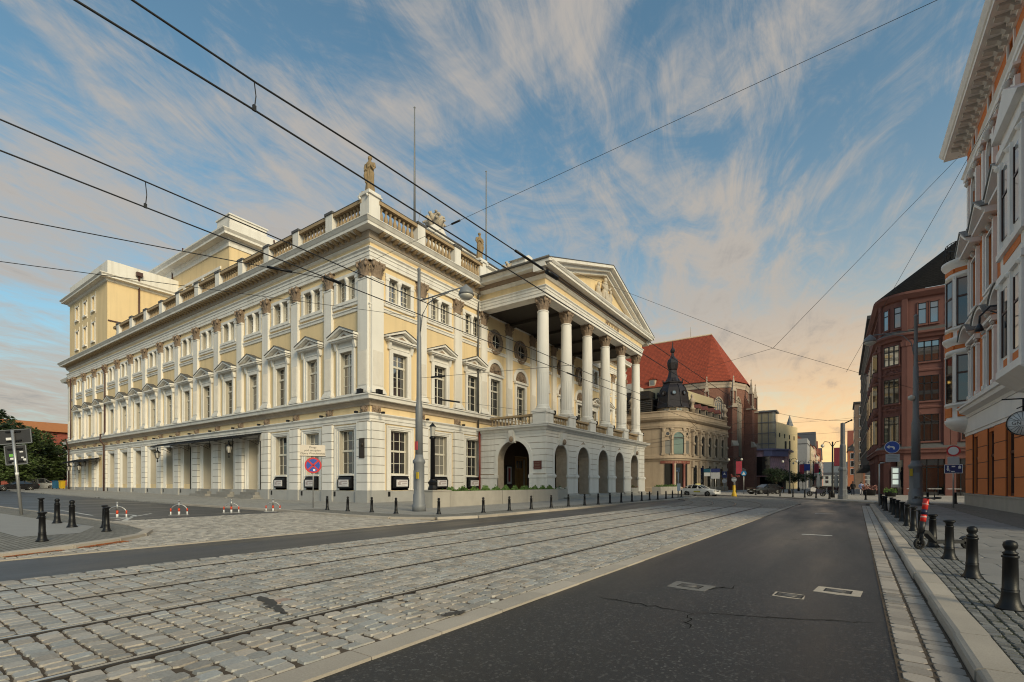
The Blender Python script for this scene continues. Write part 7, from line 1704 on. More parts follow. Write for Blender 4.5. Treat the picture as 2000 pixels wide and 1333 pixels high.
ob('post', MB().tube([(-.55, .05, 0), (-.55, .05, 2.75), (-.48, .05, 2.85), (.0, .05, 2.87), (.0, .05, 4.2)], .05, 8).mesh('post', M_steel), t)
d = disc(MB(), .40, -.02, 0, .12, 3.85, 0); disc(d, .37, -.026, -.02, .12, 3.85, 1)
d.prism([(-.18, 3.87), (-.02, 4.0), (-.02, 3.91), (.16, 3.91), (.25, 3.85), (.27, 3.70), (.17, 3.70), (.15, 3.80), (.10, 3.83), (-.02, 3.83), (-.02, 3.74)], -.033, -.026, 'y', 0)
ob('sign_face', d.mesh('sign_face', [M_wh, M_blue]), t)
pl_ = MB().box(-.22, .50, -.02, 0, 2.9, 3.4); 
ob('plate', pl_.mesh('plate', mat('grey sign plate', (.42, .43, .45), .6)), t)
q = MB()
for k in range(4): q.box(-.15+.02*k, .42-.05*(k % 2), -.024, -.019, 3.0+k*.1, 3.03+k*.1)
ob('print', q.mesh('print', mat('faint print', (.25, .26, .27), .7)), t)
t = thing('residential_zone_sign', 'white round sign with red rim above a blue residential zone plate', 'traffic sign', (5.62, 39.6, .11), None, radians(-6))
post(t, 3.7, .04)
d = disc(MB(), .33, -.02, 0, 0, 3.5, 0); disc(d, .24, -.026, -.02, 0, 3.5, 1); ob('sign_face', d.mesh('sign_face', [M_red, M_wh]), t)
ob('plate', MB().box(-.27, .27, -.02, 0, 2.68, 3.14).mesh('plate', mat('grey sign plate', (.42, .43, .45), .6)), t)
z = MB().box(-.42, .42, -.02, 0, 2.12, 2.66, 1).box(-.39, .39, -.026, -.02, 2.15, 2.63, 0)
z.box(-.08, .08, -.032, -.026, 2.5, 2.57, 1).box(-.1, .06, -.032, -.026, 2.2, 2.26, 1).prism([(.22, 2.40), (.34, 2.40), (.34, 2.54), (.28, 2.6), (.22, 2.54)], -.032, -.026, 'y', 1).box(-.29, -.22, -.032, -.026, 2.27, 2.5, 1).box(-.33, -.18, -.032, -.026, 2.36, 2.4, 1); disc(z, .045, -.032, -.026, -.255, 2.55, 1, 10); disc(z, .03, -.032, -.026, -.17, 2.27, 1, 8)
ob('zone_face', z.mesh('zone_face', [mat('deep sign blue', (.008, .014, .12), .4), M_wh]), t)
# back of a large sign on a leaning post, left
t = thing('road_sign', 'dark backs of two road sign panels with stickers on a leaning grey post', 'traffic sign', (-32.6, 5.75, .1), None, radians(46)); t.rotation_euler = (0, radians(-5.2), radians(46))
ob('post', MB().tube([(0, 0, 0), (0, 0, 4.1)], .065, 8).mesh('post', M_steel), t)
M_sgn = mat('dark sign back', (.032, .032, .035), .6)
ob('upper_panel', MB().box(-1.3, .72, .07, .09, 3.42, 4.12).mesh('upper_panel', M_sgn), t)
ob('lower_panel', MB().box(-.45, .45, .07, .09, 2.42, 3.36).mesh('lower_panel', M_sgn), t)
fr = MB()
for a, b, c, d_ in ((-1.3, .72, 3.42, 4.12), (-.45, .45, 2.42, 3.36)):
    fr.box(a, b, .04, .068, c, c+.035).box(b-.035, b, .04, .068, c, d_).box(a, a+.035, .04, .068, c, d_).box(a, b, .04, .068, d_-.03, d_)
ob('panel_rim', fr.mesh('panel_rim', M_mast), t)
for z_ in (3.55, 3.98, 2.55, 3.15): ob('clamp', MB().box(-.3, .3, .0, .068, z_, z_+.06).mesh('clamp', M_iron), t)
for x, z_, w_, h_, m_ in ((-.34, 3.62, .24, .12, M_wh), (-.28, 2.82, .22, .13, mat('green sticker', (.16, .42, .08), .5)), (-.25, 2.68, .22, .09, M_wh), (.16, 3.0, .14, .06, M_wh), (.28, 2.6, .11, .1, M_wh), (.2, 2.72, .1, .07, M_wh), (-.2, 2.5, .24, .07, M_wh)):
    ob('sticker', MB().box(x, x+w_, .058, .068, z_, z_+h_).mesh('sticker', m_), t)
ob('post_sticker', MB().lathe([(.07, 0), (.07, .14)], 0, 0, 8, z=1.9).mesh('post_sticker', M_wh), t)
# far small signs
t = thing('info_sign', 'small square grey sign on a pole beside the planters before the hotel', 'traffic sign', (-14.45, 52.4, .11)); post(t, 3.2, .06); ob('plate', MB().box(-.22, .22, -.02, .0, 2.75, 3.2).mesh('plate', M_mast), t); ob('timetable', MB().box(-.1, .26, -.03, 0, .7, 1.5).mesh('timetable', M_wh), t); ob('plate_mark', MB().box(-.18, .0, -.028, -.02, 2.8, 2.9).mesh('plate_mark', M_wh), t)
t = thing('direction_sign', 'pair of blue and white street name boards near the taxi', 'street sign', (-14.6, 68.6, .11)); post(t, 3.4, .05)
ob('board', MB().box(-.9, -.05, -.03, 0, 3.0, 3.5).mesh('board', mat('petrol blue board', (.02, .10, .16), .5)), t); ob('board', MB().box(.05, 1.15, -.03, 0, 3.0, 3.5).mesh('board', mat('navy board', (.02, .03, .13), .5)), t); ob('board', MB().box(-.85, -.05, -.03, 0, 2.5, 2.98).mesh('board', M_wh), t); ob('board', MB().box(.05, 1.15, -.03, 0, 2.15, 2.98).mesh('board', mat('pale board', (.5, .5, .52), .5)), t); ob('post', MB().tube([(.6, .05, 0), (.6, .05, 3)], .05, 6).mesh('post', M_steel), t)
t = thing('beacon_post', 'short yellow traffic island post with a small round sign on top', 'traffic beacon', (-10.9, 63.9, .0)); ob('body', MB().lathe([(.32, 0), (.32, .15), (.22, .5), (.16, .6), (.16, 1.35), (.1, 1.4)], seg=12).mesh('body', mat('beacon yellow', (.62, .38, .01), .5)), t); ob('sign', disc(MB().tube([(0, 0, 1.4), (0, 0, 1.9)], .03, 5), .3, -.03, 0, 0, 2.1, 1).box(-.25, -.05, -.04, -.03, 2.0, 2.1).box(.02, .25, -.04, -.03, 2.0, 2.12).mesh('sign', [M_wh, M_steel]), t)
t = thing('crossing_sign', 'round blue sign with white triangle on a grey pole by the church', 'traffic sign', (-11.9, 77.4, .1)); post(t, 3.3, .05); d = disc(MB(), .38, -.02, 0, 0, 3.0, 0); d.prism([(-.25, 2.8), (.25, 2.8), (0, 3.25)], -.03, -.02, 'y', 1); ob('sign_face', d.mesh('sign_face', [mat('light sign blue', (.02, .18, .42), .4), M_wh]), t)
t = thing('route_sign', 'small navy direction plates low beside the hotel corner', 'traffic sign', (-18.4, 98, .1)); post(t, 3.9, .05); ob('plate', MB().box(-.45, .45, -.03, 0, 2.6, 3.8).mesh('plate', mat('navy board', (.02, .03, .13), .5)), t); d = disc(MB(), .42, -.03, 0, 0, 2.0, 0); ob('roundel', d.mesh('roundel', mat('pale board', (.5, .5, .52), .5)), t); q = MB().prism([(-.25, 3.2), (.25, 3.2), (0, 3.6)], -.036, -.03, 'y'); ob('mark', q.mesh('mark', M_wh), t)
# church-side lamp with flower basket and banner
def oldlamp(label, loc, h, group, banner=None):
    t = thing('old_street_lamp', label, 'street lamp', loc, group)
    ob('post', MB().lathe([(.22, 0), (.2, .6), (.1, .8), (.07, h)], seg=8).mesh('post', M_iron), t)
    for s in (-1, 1):
        ob('arm', MB().tube([(0, 0, h-.6), (s*.3, 0, h-.05), (s*.7, 0, h+.05), (s*.9, 0, h-.25)], .035, 5).mesh('arm', M_iron), t)
        ob('globe', MB().lathe([(.02, -.2), (.16, -.1), (.18, .05), (.1, .16), (.02, .2)], s*.9, 0, 8, z=h-.42).mesh('globe', mat('milky lamp lens', (.55, .53, .48), .25)), t)
    if banner: ob('banner', MB().box(.12, .95, -.02, .02, h-2.6, h-.7).mesh('banner', banner), t); ob('banner_rail', MB().tube([(0, 0, h-.68), (1.0, 0, h-.68)], .02, 4).tube([(0, 0, h-2.62), (1.0, 0, h-2.62)], .02, 4).mesh('banner_rail', M_iron), t)
    return t
M_ban = mat('crimson banner', (.42, .05, .08), .7, var=.2, scale=3)
OG = 'old style lamps of the pedestrian street'
t = oldlamp('old lamp with crimson banner and flower basket before the church buttress', (-13.5, 80, .1), 5.6, OG, M_ban); ob('flower_basket', greenery(-.5, .6, -.4, .4, 2.5, 260, .4, .1).mesh('flower_basket', M_rflow), t)
oldlamp('old lamp in front of the clipped trees', (-6.4, 82, .1), 5.2, OG); oldlamp('old lamp with crimson banner beyond the clipped trees', (-7.2, 112, .1), 6.0, OG, M_ban)
oldlamp('old lamp with banner directly left of the thick grey mast', (-.85, 62, .1), 6.0, OG, mat('maroon banner', (.22, .03, .05), .7)); oldlamp('old lamp with banner behind the motorbike', (-5.0, 120, .1), 6.4, OG, M_ban)
t = thing('blue_sign', 'blue square sign hanging among the banners above the clipped trees', 'traffic sign', (-6.4, 118, .1)); post(t, 6.4, .06); ob('plate', MB().box(-.9, .9, -.05, 0, 4.2, 5.6).mesh('plate', M_blue), t)
t = thing('traffic_light', 'traffic light showing green in front of the far street', 'traffic light', (-4.9, 150, .1)); post(t, 4.6, .08); ob('housing', MB().box(-.25, .25, -.2, .2, 4.0, 5.4).mesh('housing', M_iron), t); ob('green_lamp', MB().lathe([(.01, -.02), (.2, 0), (.01, .02)], 0, -.24, 10, sy=.2, z=4.25).mesh('green_lamp', mat('lit green lamp', (0, .4, .25), .4, emit=(.05, .9, .6), estr=1.2)), t)
# flower tub at the grey office corner, tubs before the red shop
def tub(label, loc, r, h, fm, n=260, gh=.5):
    t = thing('flower_tub', label, 'planter', loc, 'dark flower tubs on the right'); ob('tub', MB().lathe([(r*.8, 0), (r, h*.8), (r, h), (r*.85, h), (r*.8, h*.7), (.02, h*.7)], seg=10).mesh('tub', M_iron), t); ob('plants', greenery(-r, r, -r, r, h-.15, n, gh, .12).mesh('plants', fm), t, kind='stuff')
tub('big dark tub of pale pink flowers beside the pedestrian street', (2.85, 76.0, .1), .75, .85, mat('pink blossoms', (.28, .13, .11), .7, pisl=.5, bump=0), 420, .8)
tub('dark tub of green grasses left of the tall right mast', (4.6, 70.5, .1), .6, .6, M_bush, 240, .7); tub('dark tub of green grasses by the red shop near the orange house', (11.9, 69.5, .1), .6, .7, M_bush, 240, .8)
# outdoor tables seen as white lines
for k, (x, y) in enumerate(((6.2, 66), (7.9, 66), (9.4, 66), (11.4, 66))):
    t = thing('cafe_table', ['white topped cafe table left of the mast', 'white topped cafe table right of the mast', 'white topped cafe table before the red pier', 'white topped cafe table near the zone sign'][k], 'table', (x, y, 0), 'cafe tables before the red building')
    ob('table_top', MB().box(-.5, .5, -.5, .5, 1.03, 1.08).mesh('table_top', M_wh), t); ob('leg', MB().tube([(0, 0, 0), (0, 0, 1.03)], .05, 6).box(-.25, .25, -.25, .25, 0, .03).mesh('leg', M_iron), t)
# window display boards in the red shop
t = thing('display_board', 'lit notice board of pale sheets inside the red shop window', 'notice board', (5.75, 80.32, .2)); ob('frame', MB().box(-.45, .45, -.05, 0, .9, 3.6).mesh('frame', M_mast), t)
q = MB()
for k in range(3): q.box(-.3, .3, -.06, -.05, 1.3+k*.75, 1.9+k*.75)
ob('sheet', q.mesh('sheet', mat('lit notice sheets', (.6, .66, .62), .6, emit=(.5, .62, .58), estr=.25)), t)
# parking barriers
def barrier(label, loc, rz):
    t = thing('parking_barrier', label, 'barrier', loc, 'hooped parking barriers at the side street mouth', rz)
    n_ = 14; pts = [(-.45, 0, 0), (-.45, 0, .32)]+[(-.45*cos(pi*i/n_), 0, .32+.42*sin(pi*i/n_)) for i in range(1, n_)]+[(.45, 0, .32), (.45, 0, 0)]
    ob('hoop', MB().tube(pts, .032, 8).mesh('hoop', M_steel), t)
    ob('lock_post', MB().tube([(0, 0, .48), (0, 0, .98)], .05, 8).lathe([(.05, .96), (.075, .97), (.075, 1.02), (.02, 1.05)], seg=8).mesh('lock_post', M_steel), t)
    for x, r in ((-.45, .042), (0, .062), (.45, .042)):
        ob('red_band', MB().tube([(x, 0, .25), (x, 0, .48)], r, 8).mesh('red_band', mat('barrier orange red', (.62, .06, .015), .5)), t); ob('white_band', MB().tube([(x, 0, .02), (x, 0, .25)], r, 8).mesh('white_band', M_wh), t)
    ob('foot', MB().box(-.55, .55, -.1, .1, 0, .025).mesh('foot', M_steel), t); return t
bl = ['parking barrier behind the black bollards at the island tip', 'second parking barrier from the left at the side street mouth', 'third parking barrier from the left, before the opera steps', 'rightmost parking barrier near the opera pavement']
for l, (x, y) in zip(bl, ((-27.9, 8.1), (-27.8, 10.6), (-27.5, 13.0), (-26.9, 15.0))): barrier(l, (x, y, .0), radians(52)).scale = (.80, .80, .72)
# wheelie bins
def bin_(label, loc, m_, rz):
    t = thing('wheelie_bin', label, 'bin', loc, 'bins at the rear corner of the opera', rz)
    b = MB(); b.prism([(-.26, .1), (.26, .1), (.34, 1.25), (-.34, 1.25)], -.3, .3, 'y'); ob('body', b.mesh('body', m_), t)
    ob('lid', MB().prism([(-.38, 1.25), (.38, 1.25), (.36, 1.34), (-.3, 1.4)], -.36, .36, 'y').mesh('lid', m_), t)
    for s in (-1, 1): 
        w_ = MB().lathe([(.02, -.03), (.12, -.03), (.12, .03), (.02, .03)], seg=10); w_.v = [(x-.2, z+s*.28, y+.12) for x, y, z in w_.v]; ob('wheel', w_.mesh('wheel', M_rubber), t)
bin_('blue wheelie bin at the rear corner of the opera', (-107.1, 22.9, .70), mat('blue plastic', (.02, .10, .20), .5), .3)
bin_('yellow wheelie bin standing beside the blue one', (-106.2, 23.5, .70), mat('yellow plastic', (.55, .36, .015), .5), .2)
# ================================================================ electric scooter
t = thing('electric_scooter', 'red and black electric scooter parked among the right bollards', 'scooter', (1.43, 14.1, .127), None, atan2(.7, .89)); 
def wheel_me(name, r, w_, m_, rim=None, seg=20):
    q = MB().lathe([(r*.72, -w_/2), (r*.93, -w_/2), (r, -w_*.3), (r, w_*.3), (r*.93, w_/2), (r*.72, w_/2), (r*.72, -w_/2)], seg=seg, cap=False); q.v = [(x, z, y) for x, y, z in q.v]; return q.mesh(name, m_)
def hub_me(name, r, w_, m_, spokes=5):
    q = MB().lathe([(r*.60, -w_*.42), (r*.74, -w_*.42), (r*.74, w_*.42), (r*.60, w_*.42), (r*.60, -w_*.42)], seg=20, cap=False).lathe([(.01, -w_*.45), (r*.2, -w_*.45), (r*.2, w_*.45), (.01, w_*.45)], seg=10)
    for k in range(spokes):
        a = 2*pi*k/spokes; c, s = cos(a), sin(a); q.tube([(c*r*.1, s*r*.1, -w_*.36), (c*r*.66, s*r*.66, -w_*.40)], r*.10, 4).tube([(c*r*.1, s*r*.1, w_*.36), (c*r*.66, s*r*.66, w_*.40)], r*.10, 4)
    q.v = [(x, z, y) for x, y, z in q.v]; return q.mesh(name, m_)
def wheel(parent, x, y, r, w_, rimm=None):
    o = ob('wheel', wheel_me('wheel', r, w_, M_rubber), parent, (x, y, r)); ob('rim', hub_me('rim', r, w_, rimm or M_steel), o); return o
wheel(t, 0, 0, .125, .06, M_iron); wheel(t, 1.13, 0, .125, .06, M_iron)
M_scb = mat('matt black scooter', (.014, .014, .016), .45)
ob('fork', MB().tube([(.0, -.05, .12), (.03, -.05, .34), (.05, 0, .40)], .028, 6).tube([(0, .05, .12), (.03, .05, .34), (.05, 0, .40)], .028, 6).mesh('fork', M_scb), t)
ob('stem', MB().tube([(.045, 0, .36), (.085, 0, .62)], [.05, .058], 10).mesh('stem', M_scb), t)
M_scr = mat('scooter red', (.62, .03, .022), .35, var=.05)
ob('stem_sleeve', MB().tube([(.085, 0, .62), (.112, 0, .79)], .055, 10).tube([(.125, 0, .88), (.165, 0, 1.13)], .055, 10).mesh('stem_sleeve', M_scr), t)
ob('battery_band', MB().tube([(.11, 0, .78), (.127, 0, .89)], .064, 10).mesh('battery_band', mat('navy band', (.012, .016, .05), .4)), t)
ob('sleeve_mark', MB().tube([(.100, 0, .71), (.104, 0, .74)], .0565, 10).tube([(.145, 0, 1.0), (.149, 0, 1.02)], .0565, 10).mesh('sleeve_mark', mat('pale red mark', (.6, .35, .32), .5)), t)
ob('handlebar', MB().tube([(.20, -.30, 1.16), (.175, -.1, 1.15), (.175, .1, 1.15), (.20, .30, 1.16)], .018, 7).tube([(.165, 0, 1.10), (.175, 0, 1.17)], .035, 8).mesh('handlebar', M_scb), t)
for s in (-1, 1): ob('grip', MB().tube([(.18, s*.19, 1.155), (.202, s*.31, 1.162)], .026, 7).mesh('grip', M_rubber), t); ob('brake_lever', MB().tube([(.17, s*.16, 1.15), (.10, s*.22, 1.13), (.10, s*.28, 1.12)], .009, 4).mesh('brake_lever', M_scb), t)
ob('deck', MB().prism([(.04, .36), (.12, .36), (.34, .15), (.98, .15), (1.0, .20), (.36, .20), (.16, .42), (.07, .44)], -.075, .075, 'y').box(.34, .98, -.085, .085, .13, .185).mesh('deck', M_scb), t)
fd = MB(); n_ = 10
for i in range(n_):
    a, b = pi*(.05+.75*i/n_), pi*(.05+.75*(i+1)/n_); r1 = .155
    fd.prism([(1.13-r1*cos(a)*-1, .125+r1*sin(a)), (1.13+r1*cos(b), .125+r1*sin(b)), (1.13+(r1+.012)*cos(b), .125+(r1+.012)*sin(b)), (1.13+(r1+.012)*cos(a), .125+(r1+.012)*sin(a))], -.045, .045, 'y')
ob('fender', fd.mesh('fender', M_scb), t); ob('tail_light', MB().box(1.27, 1.285, -.03, .03, .17, .21).mesh('tail_light', mat('red lens', (.35, .01, .01), .3)), t)
ob('kickstand', MB().tube([(.5, -.07, .13), (.56, -.22, .0)], .012, 5).mesh('kickstand', M_scb), t)
# ================================================================ cars
def car(name, label, cat, loc, rz, st, wheels, paint, wid, r=.32, group=None, glassm=None, extras=None):
    """st: stations (x, z_bottom, z_belt, z_roof, belt half width factor, roof half width factor); front is +x"""
    t = thing(name, label, cat, loc, group, rz)
    b = MB(); g = MB(); h = wid/2; rings = []
    for x, zb, zt, zr, kb, kr in st:
        zm = zb+(zt-zb)*.55
        half = [(h*kb*.90, zb), (h*kb*1.0, zm), (h*kb*.97, zt), (h*kr, zr)]
        rings.append([(x, -a, z) for a, z in half]+[(x, a, z) for a, z in half[::-1]])
    for A, B, sa, sb in zip(rings, rings[1:], st, st[1:]):
        roomA, roomB = sa[3]-sa[2] > .12, sb[3]-sb[2] > .12
        for i in range(8):
            j = (i+1) % 8; q = [A[i], B[i], B[j], A[j]]
            if i in (2, 4) and (roomA or roomB): g.poly(q, 0, False)
            elif i == 3 and (roomA != roomB): g.poly(q, 0, False)
            else: b.poly(q, 0, False)
    b.poly(rings[0]); b.poly(rings[-1][::-1])
    body = ob('body', b.mesh('body', paint), t)
    gl = ob('glazing', g.mesh('glazing', glassm or M_glass), t)
    # pillars
    p = MB()
    for k, (A, s_) in enumerate(zip(rings, st)):
        if s_[3]-s_[2] > .12:
            for i, j in ((2, 3), (5, 4)): p.tube([tuple(c*1.004 for c in A[i]), tuple(c*1.004 for c in A[j])], .035, 4)
    for A, B, sa, sb in zip(rings, rings[1:], st, st[1:]):
        if (sa[3]-sa[2] > .12) or (sb[3]-sb[2] > .12):
            for i in (3, 4): p.tube([A[i], B[i]], .03, 4)
            for i in (2, 5): p.tube([A[i], B[i]], .022, 4)
    ob('pillar', p.mesh('pillar', paint), t)
    for x in wheels:
        for s in (-1, 1):
            wheel(t, x, s*(h-.10), r, .2, mat('bright alloy', (.5, .5, .5), .35, metal=.6))
            aq = MB().lathe([(.02, -.05), (r*1.14, -.05), (r*1.14, .05), (.02, .05)], seg=16); aq.v = [(xx, zz, yy) for xx, yy, zz in aq.v]; ob('wheel_arch', aq.mesh('wheel_arch', M_rubber), t, (x, s*(h-.055), r))
    xf, xr = st[0][0], st[-1][0]
    for s in (-1, 1):
        ob('headlight', MB().box(xf-.16, xf+.005, s*h*.62-.16, s*h*.62+.16, .60, .74).mesh('headlight', mat('headlamp glass', (.62, .60, .55), .12, bump=0)), t)
        ob('tail_light', MB().box(xr-.005, xr+.14, s*h*.70-.13, s*h*.70+.13, .74, .95).mesh('tail_light', mat('red lens', (.35, .01, .01), .3)), t)
        m_i = [k for k, s_ in enumerate(st) if s_[3]-s_[2] > .12][0]; ob('mirror', MB().box(st[m_i][0]+.05, st[m_i][0]+.2, s*h*1.0-.0 if s > 0 else -h-.2, h+.2 if s > 0 else -h, st[m_i][2], st[m_i][2]+.14).mesh('mirror', paint), t)
    ob('bumper', MB().box(xf-.1, xf+.03, -h*.85, h*.85, .28, .48).mesh('bumper', paint), t); ob('grille', MB().box(xf-.02, xf+.012, -.3, .3, .58, .72).mesh('grille', M_iron), t)
    ob('plate', MB().box(xf+.03, xf+.045, -.26, .26, .36, .47).mesh('plate', M_wh), t); ob('plate', MB().box(xr-.03, xr, -.26, .26, .6, .72).mesh('plate', M_wh), t)
    return t
sedan = [(2.32, .38, .60, .62, .72, .62), (2.2, .24, .72, .74, .88, .78), (1.4, .2, .86, .89, 1.0, .86), (.85, .2, .93, .96, 1.0, .84), (.05, .2, .95, 1.38, 1.0, .66), (-.75, .2, .96, 1.43, 1.0, .66), (-1.35, .2, .97, 1.36, 1.0, .64), (-1.95, .22, .97, 1.0, .97, .8), (-2.25, .28, .92, .94, .88, .76), (-2.32, .42, .80, .82, .8, .7)]
estate = [(2.32, .38, .60, .62, .72, .62), (2.2, .24, .72, .74, .88, .78), (1.4, .2, .86, .89, 1.0, .86), (.85, .2, .93, .96, 1.0, .84), (.05, .2, .96, 1.38, 1.0, .66), (-.75, .2, .98, 1.44, 1.0, .66), (-1.6, .2, 1.0, 1.40, 1.0, .66), (-2.2, .24, .98, 1.02, .95, .8), (-2.35, .42, .80, .82, .88, .76)]
van = [(2.5, .4, .72, .74, .8, .7), (2.35, .25, .95, .98, .92, .8), (1.75, .22, 1.08, 1.12, 1.0, .85), (.85, .22, 1.1, 1.85, 1.0, .78), (-.4, .22, 1.1, 1.93, 1.0, .82), (-1.6, .22, 1.1, 1.93, 1.0, .82), (-2.35, .25, 1.1, 1.85, 1.0, .80), (-2.5, .4, 1.05, 1.1, .96, .9)]
M_silver = mat('silver car paint', (.80, .79, .77), .25, var=.03, metal=.1, bump=0); M_blackp = mat('black car paint', (.010, .010, .012), .12, bump=0); M_vans = mat('pale silver van paint', (.46, .47, .48), .3, var=.03, metal=.25, bump=0)
tx = car('taxi', 'pale silver taxi with yellow roof sign turning beside the portico', 'taxi', (-15.0, 64.6, .01), radians(-17), sedan, (1.42, -1.38), M_silver, 1.82)
ob('roof_sign', MB().prism([(-.12, 1.44), (.12, 1.44), (.08, 1.60), (-.08, 1.60)], -.45, .45, 'y').mesh('roof_sign', mat('pale yellow lamp', (.60, .52, .20), .4)), tx, (-.35, 0, 0))
ob('door_sticker', MB().box(-.4, .5, -.935, -.925, .5, .68).mesh('door_sticker', mat('yellow green sticker', (.42, .40, .06), .5)), tx)
car('estate_car', 'black estate car parked side on beneath the trees at far left', 'car', (-100.6, 17.2, .55), radians(-90), estate, (1.42, -1.38), M_blackp, 1.85, group='cars parked by the opera side')
car('minivan', 'silver people carrier behind the black estate at the opera rear corner', 'van', (-117.0, 22.6, .62), radians(90), van, (1.6, -1.5), M_vans, 1.95, .34, 'cars parked by the opera side')
car('parked_car', 'black car parked under the clipped trees at the pedestrian street', 'car', (-9.2, 77.6, .1), radians(-130), estate, (1.42, -1.38), M_blackp, 1.85, .33)
# market carts / dark goods wagons and parasols further down the street
for k, (x, y) in enumerate(((-2.9, 92), (-1.2, 92), (.4, 93))):
    t = thing('street_cart', ['dark wooden street cart left of the row', 'dark wooden street cart in the middle of the row', 'dark wooden street cart half hidden by the grey mast'][k], 'cart', (x, y, .1), 'street carts in the pedestrian street')
    ob('body', MB().box(-.75, .75, -.5, .5, .5, 1.0).mesh('body', mat('dark red timber', (.07, .022, .018), .7)), t); ob('counter', MB().box(-.85, .85, -.6, .6, 1.0, 1.07).mesh('counter', M_creamw), t)
    for sx in (-.5, .5): wheel(t, sx, -.4, .26, .06, M_iron); wheel(t, sx, .4, .26, .06, M_iron)
for k, (x, y) in enumerate(((-2.95, 86), (-.75, 88))):
    t = thing('parasol', ['closed pale parasol behind the motorbike', 'closed pale parasol left of the grey mast'][k], 'parasol', (x, y, .1), 'closed cafe parasols')
    ob('pole', MB().tube([(0, 0, 0), (0, 0, 3.1)], .04, 6).box(-.3, .3, -.3, .3, 0, .08).mesh('pole', M_steel), t); ob('cloth', MB().lathe([(.16, .9), (.28, 1.2), (.24, 2.3), (.12, 3.0), (.02, 3.15)], seg=8, sm=False).mesh('cloth', mat('pale parasol cloth', (.42, .41, .38), .9)), t)
# motorbike
t = thing('motorbike', 'motorbike with pale fairing parked in the pedestrian street', 'motorbike', (-2.5, 66.4, .1), None, radians(200))
wheel(t, .68, 0, .31, .11, M_iron); wheel(t, -.68, 0, .31, .13, M_iron)
ob('fairing', MB().prism([(.15, .55), (.62, .62), (.62, .95), (.38, 1.15), (.05, .95)], -.17, .17, 'y').mesh('fairing', mat('pale fairing', (.45, .44, .45), .3)), t)
ob('body', MB().prism([(-.55, .4), (.3, .3), (.35, .6), (0, .85), (-.7, .78), (-.95, .9), (-.75, .6)], -.14, .14, 'y').mesh('body', mat('dark blue motorbike', (.02, .022, .04), .3)), t)
ob('seat', MB().prism([(-.85, .85), (-.05, .8), (0, .9), (-.8, .95)], -.13, .13, 'y').mesh('seat', M_rubber), t); ob('top_case', MB().box(-1.05, -.68, -.2, .2, .92, 1.2).mesh('top_case', M_iron), t)
ob('handlebar', MB().tube([(.2, -.35, 1.1), (.35, 0, 1.05), (.2, .35, 1.1)], .025, 6).mesh('handlebar', M_iron), t); ob('fork', MB().tube([(.68, -.09, .31), (.4, -.09, 1.0)], .03, 5).tube([(.68, .09, .31), (.4, .09, 1.0)], .03, 5).mesh('fork', M_steel), t); ob('windscreen', MB().prism([(.36, 1.15), (.45, 1.12), (.28, 1.42), (.22, 1.4)], -.14, .14, 'y').mesh('windscreen', M_glass), t)
# bicycles by the church
for k, (x, y, a) in enumerate(((-10.6, 78.2, .3), (-8.9, 79.8, .5))):
    t = thing('bicycle', ['dark bicycle at the stand below the blue crossing sign', 'dark bicycle leaning near the parked black car'][k], 'bicycle', (x, y, .1), 'bicycles by the church', a)
    for s in (-1, 1): o = ob('wheel', wheel_me('wheel', .34, .035, M_rubber), t, (s*.52, 0, .34)); ob('rim', hub_me('rim', .34, .03, M_steel, 8), o)
    ob('frame', MB().tube([(-.52, 0, .34), (-.05, 0, .3), (.38, 0, .78), (-.16, 0, .75), (-.05, 0, .3)], .018, 5).tube([(-.52, 0, .34), (-.16, 0, .75), (-.2, 0, .95)], .016, 5).tube([(.52, 0, .34), (.36, 0, .98)], .016, 5).mesh('frame', M_iron), t)
    ob('saddle', MB().box(-.32, -.08, -.06, .06, .94, .99).mesh('saddle', M_rubber), t); ob('handlebar', MB().tube([(.3, -.28, 1.02), (.37, 0, .99), (.3, .28, 1.02)], .014, 5).mesh('handlebar', M_iron), t)
# bench by the church wall
t = thing('bench', 'long dark bench against the church plinth', 'bench', (-10.3, 84.0, .1), None, .15)
for k in range(3): ob('seat_slat', MB().box(-2.2, 2.2, -.25+k*.17, -.1+k*.17, .42, .46).mesh('seat_slat', M_bark), t)
for k in range(2): ob('back_slat', MB().box(-2.2, 2.2, .28, .32, .56+k*.2, .7+k*.2).mesh('back_slat', M_bark), t)
for x in (-1.9, 0, 1.9): ob('leg', MB().box(x-.05, x+.05, -.22, .3, 0, .42).mesh('leg', M_iron), t)
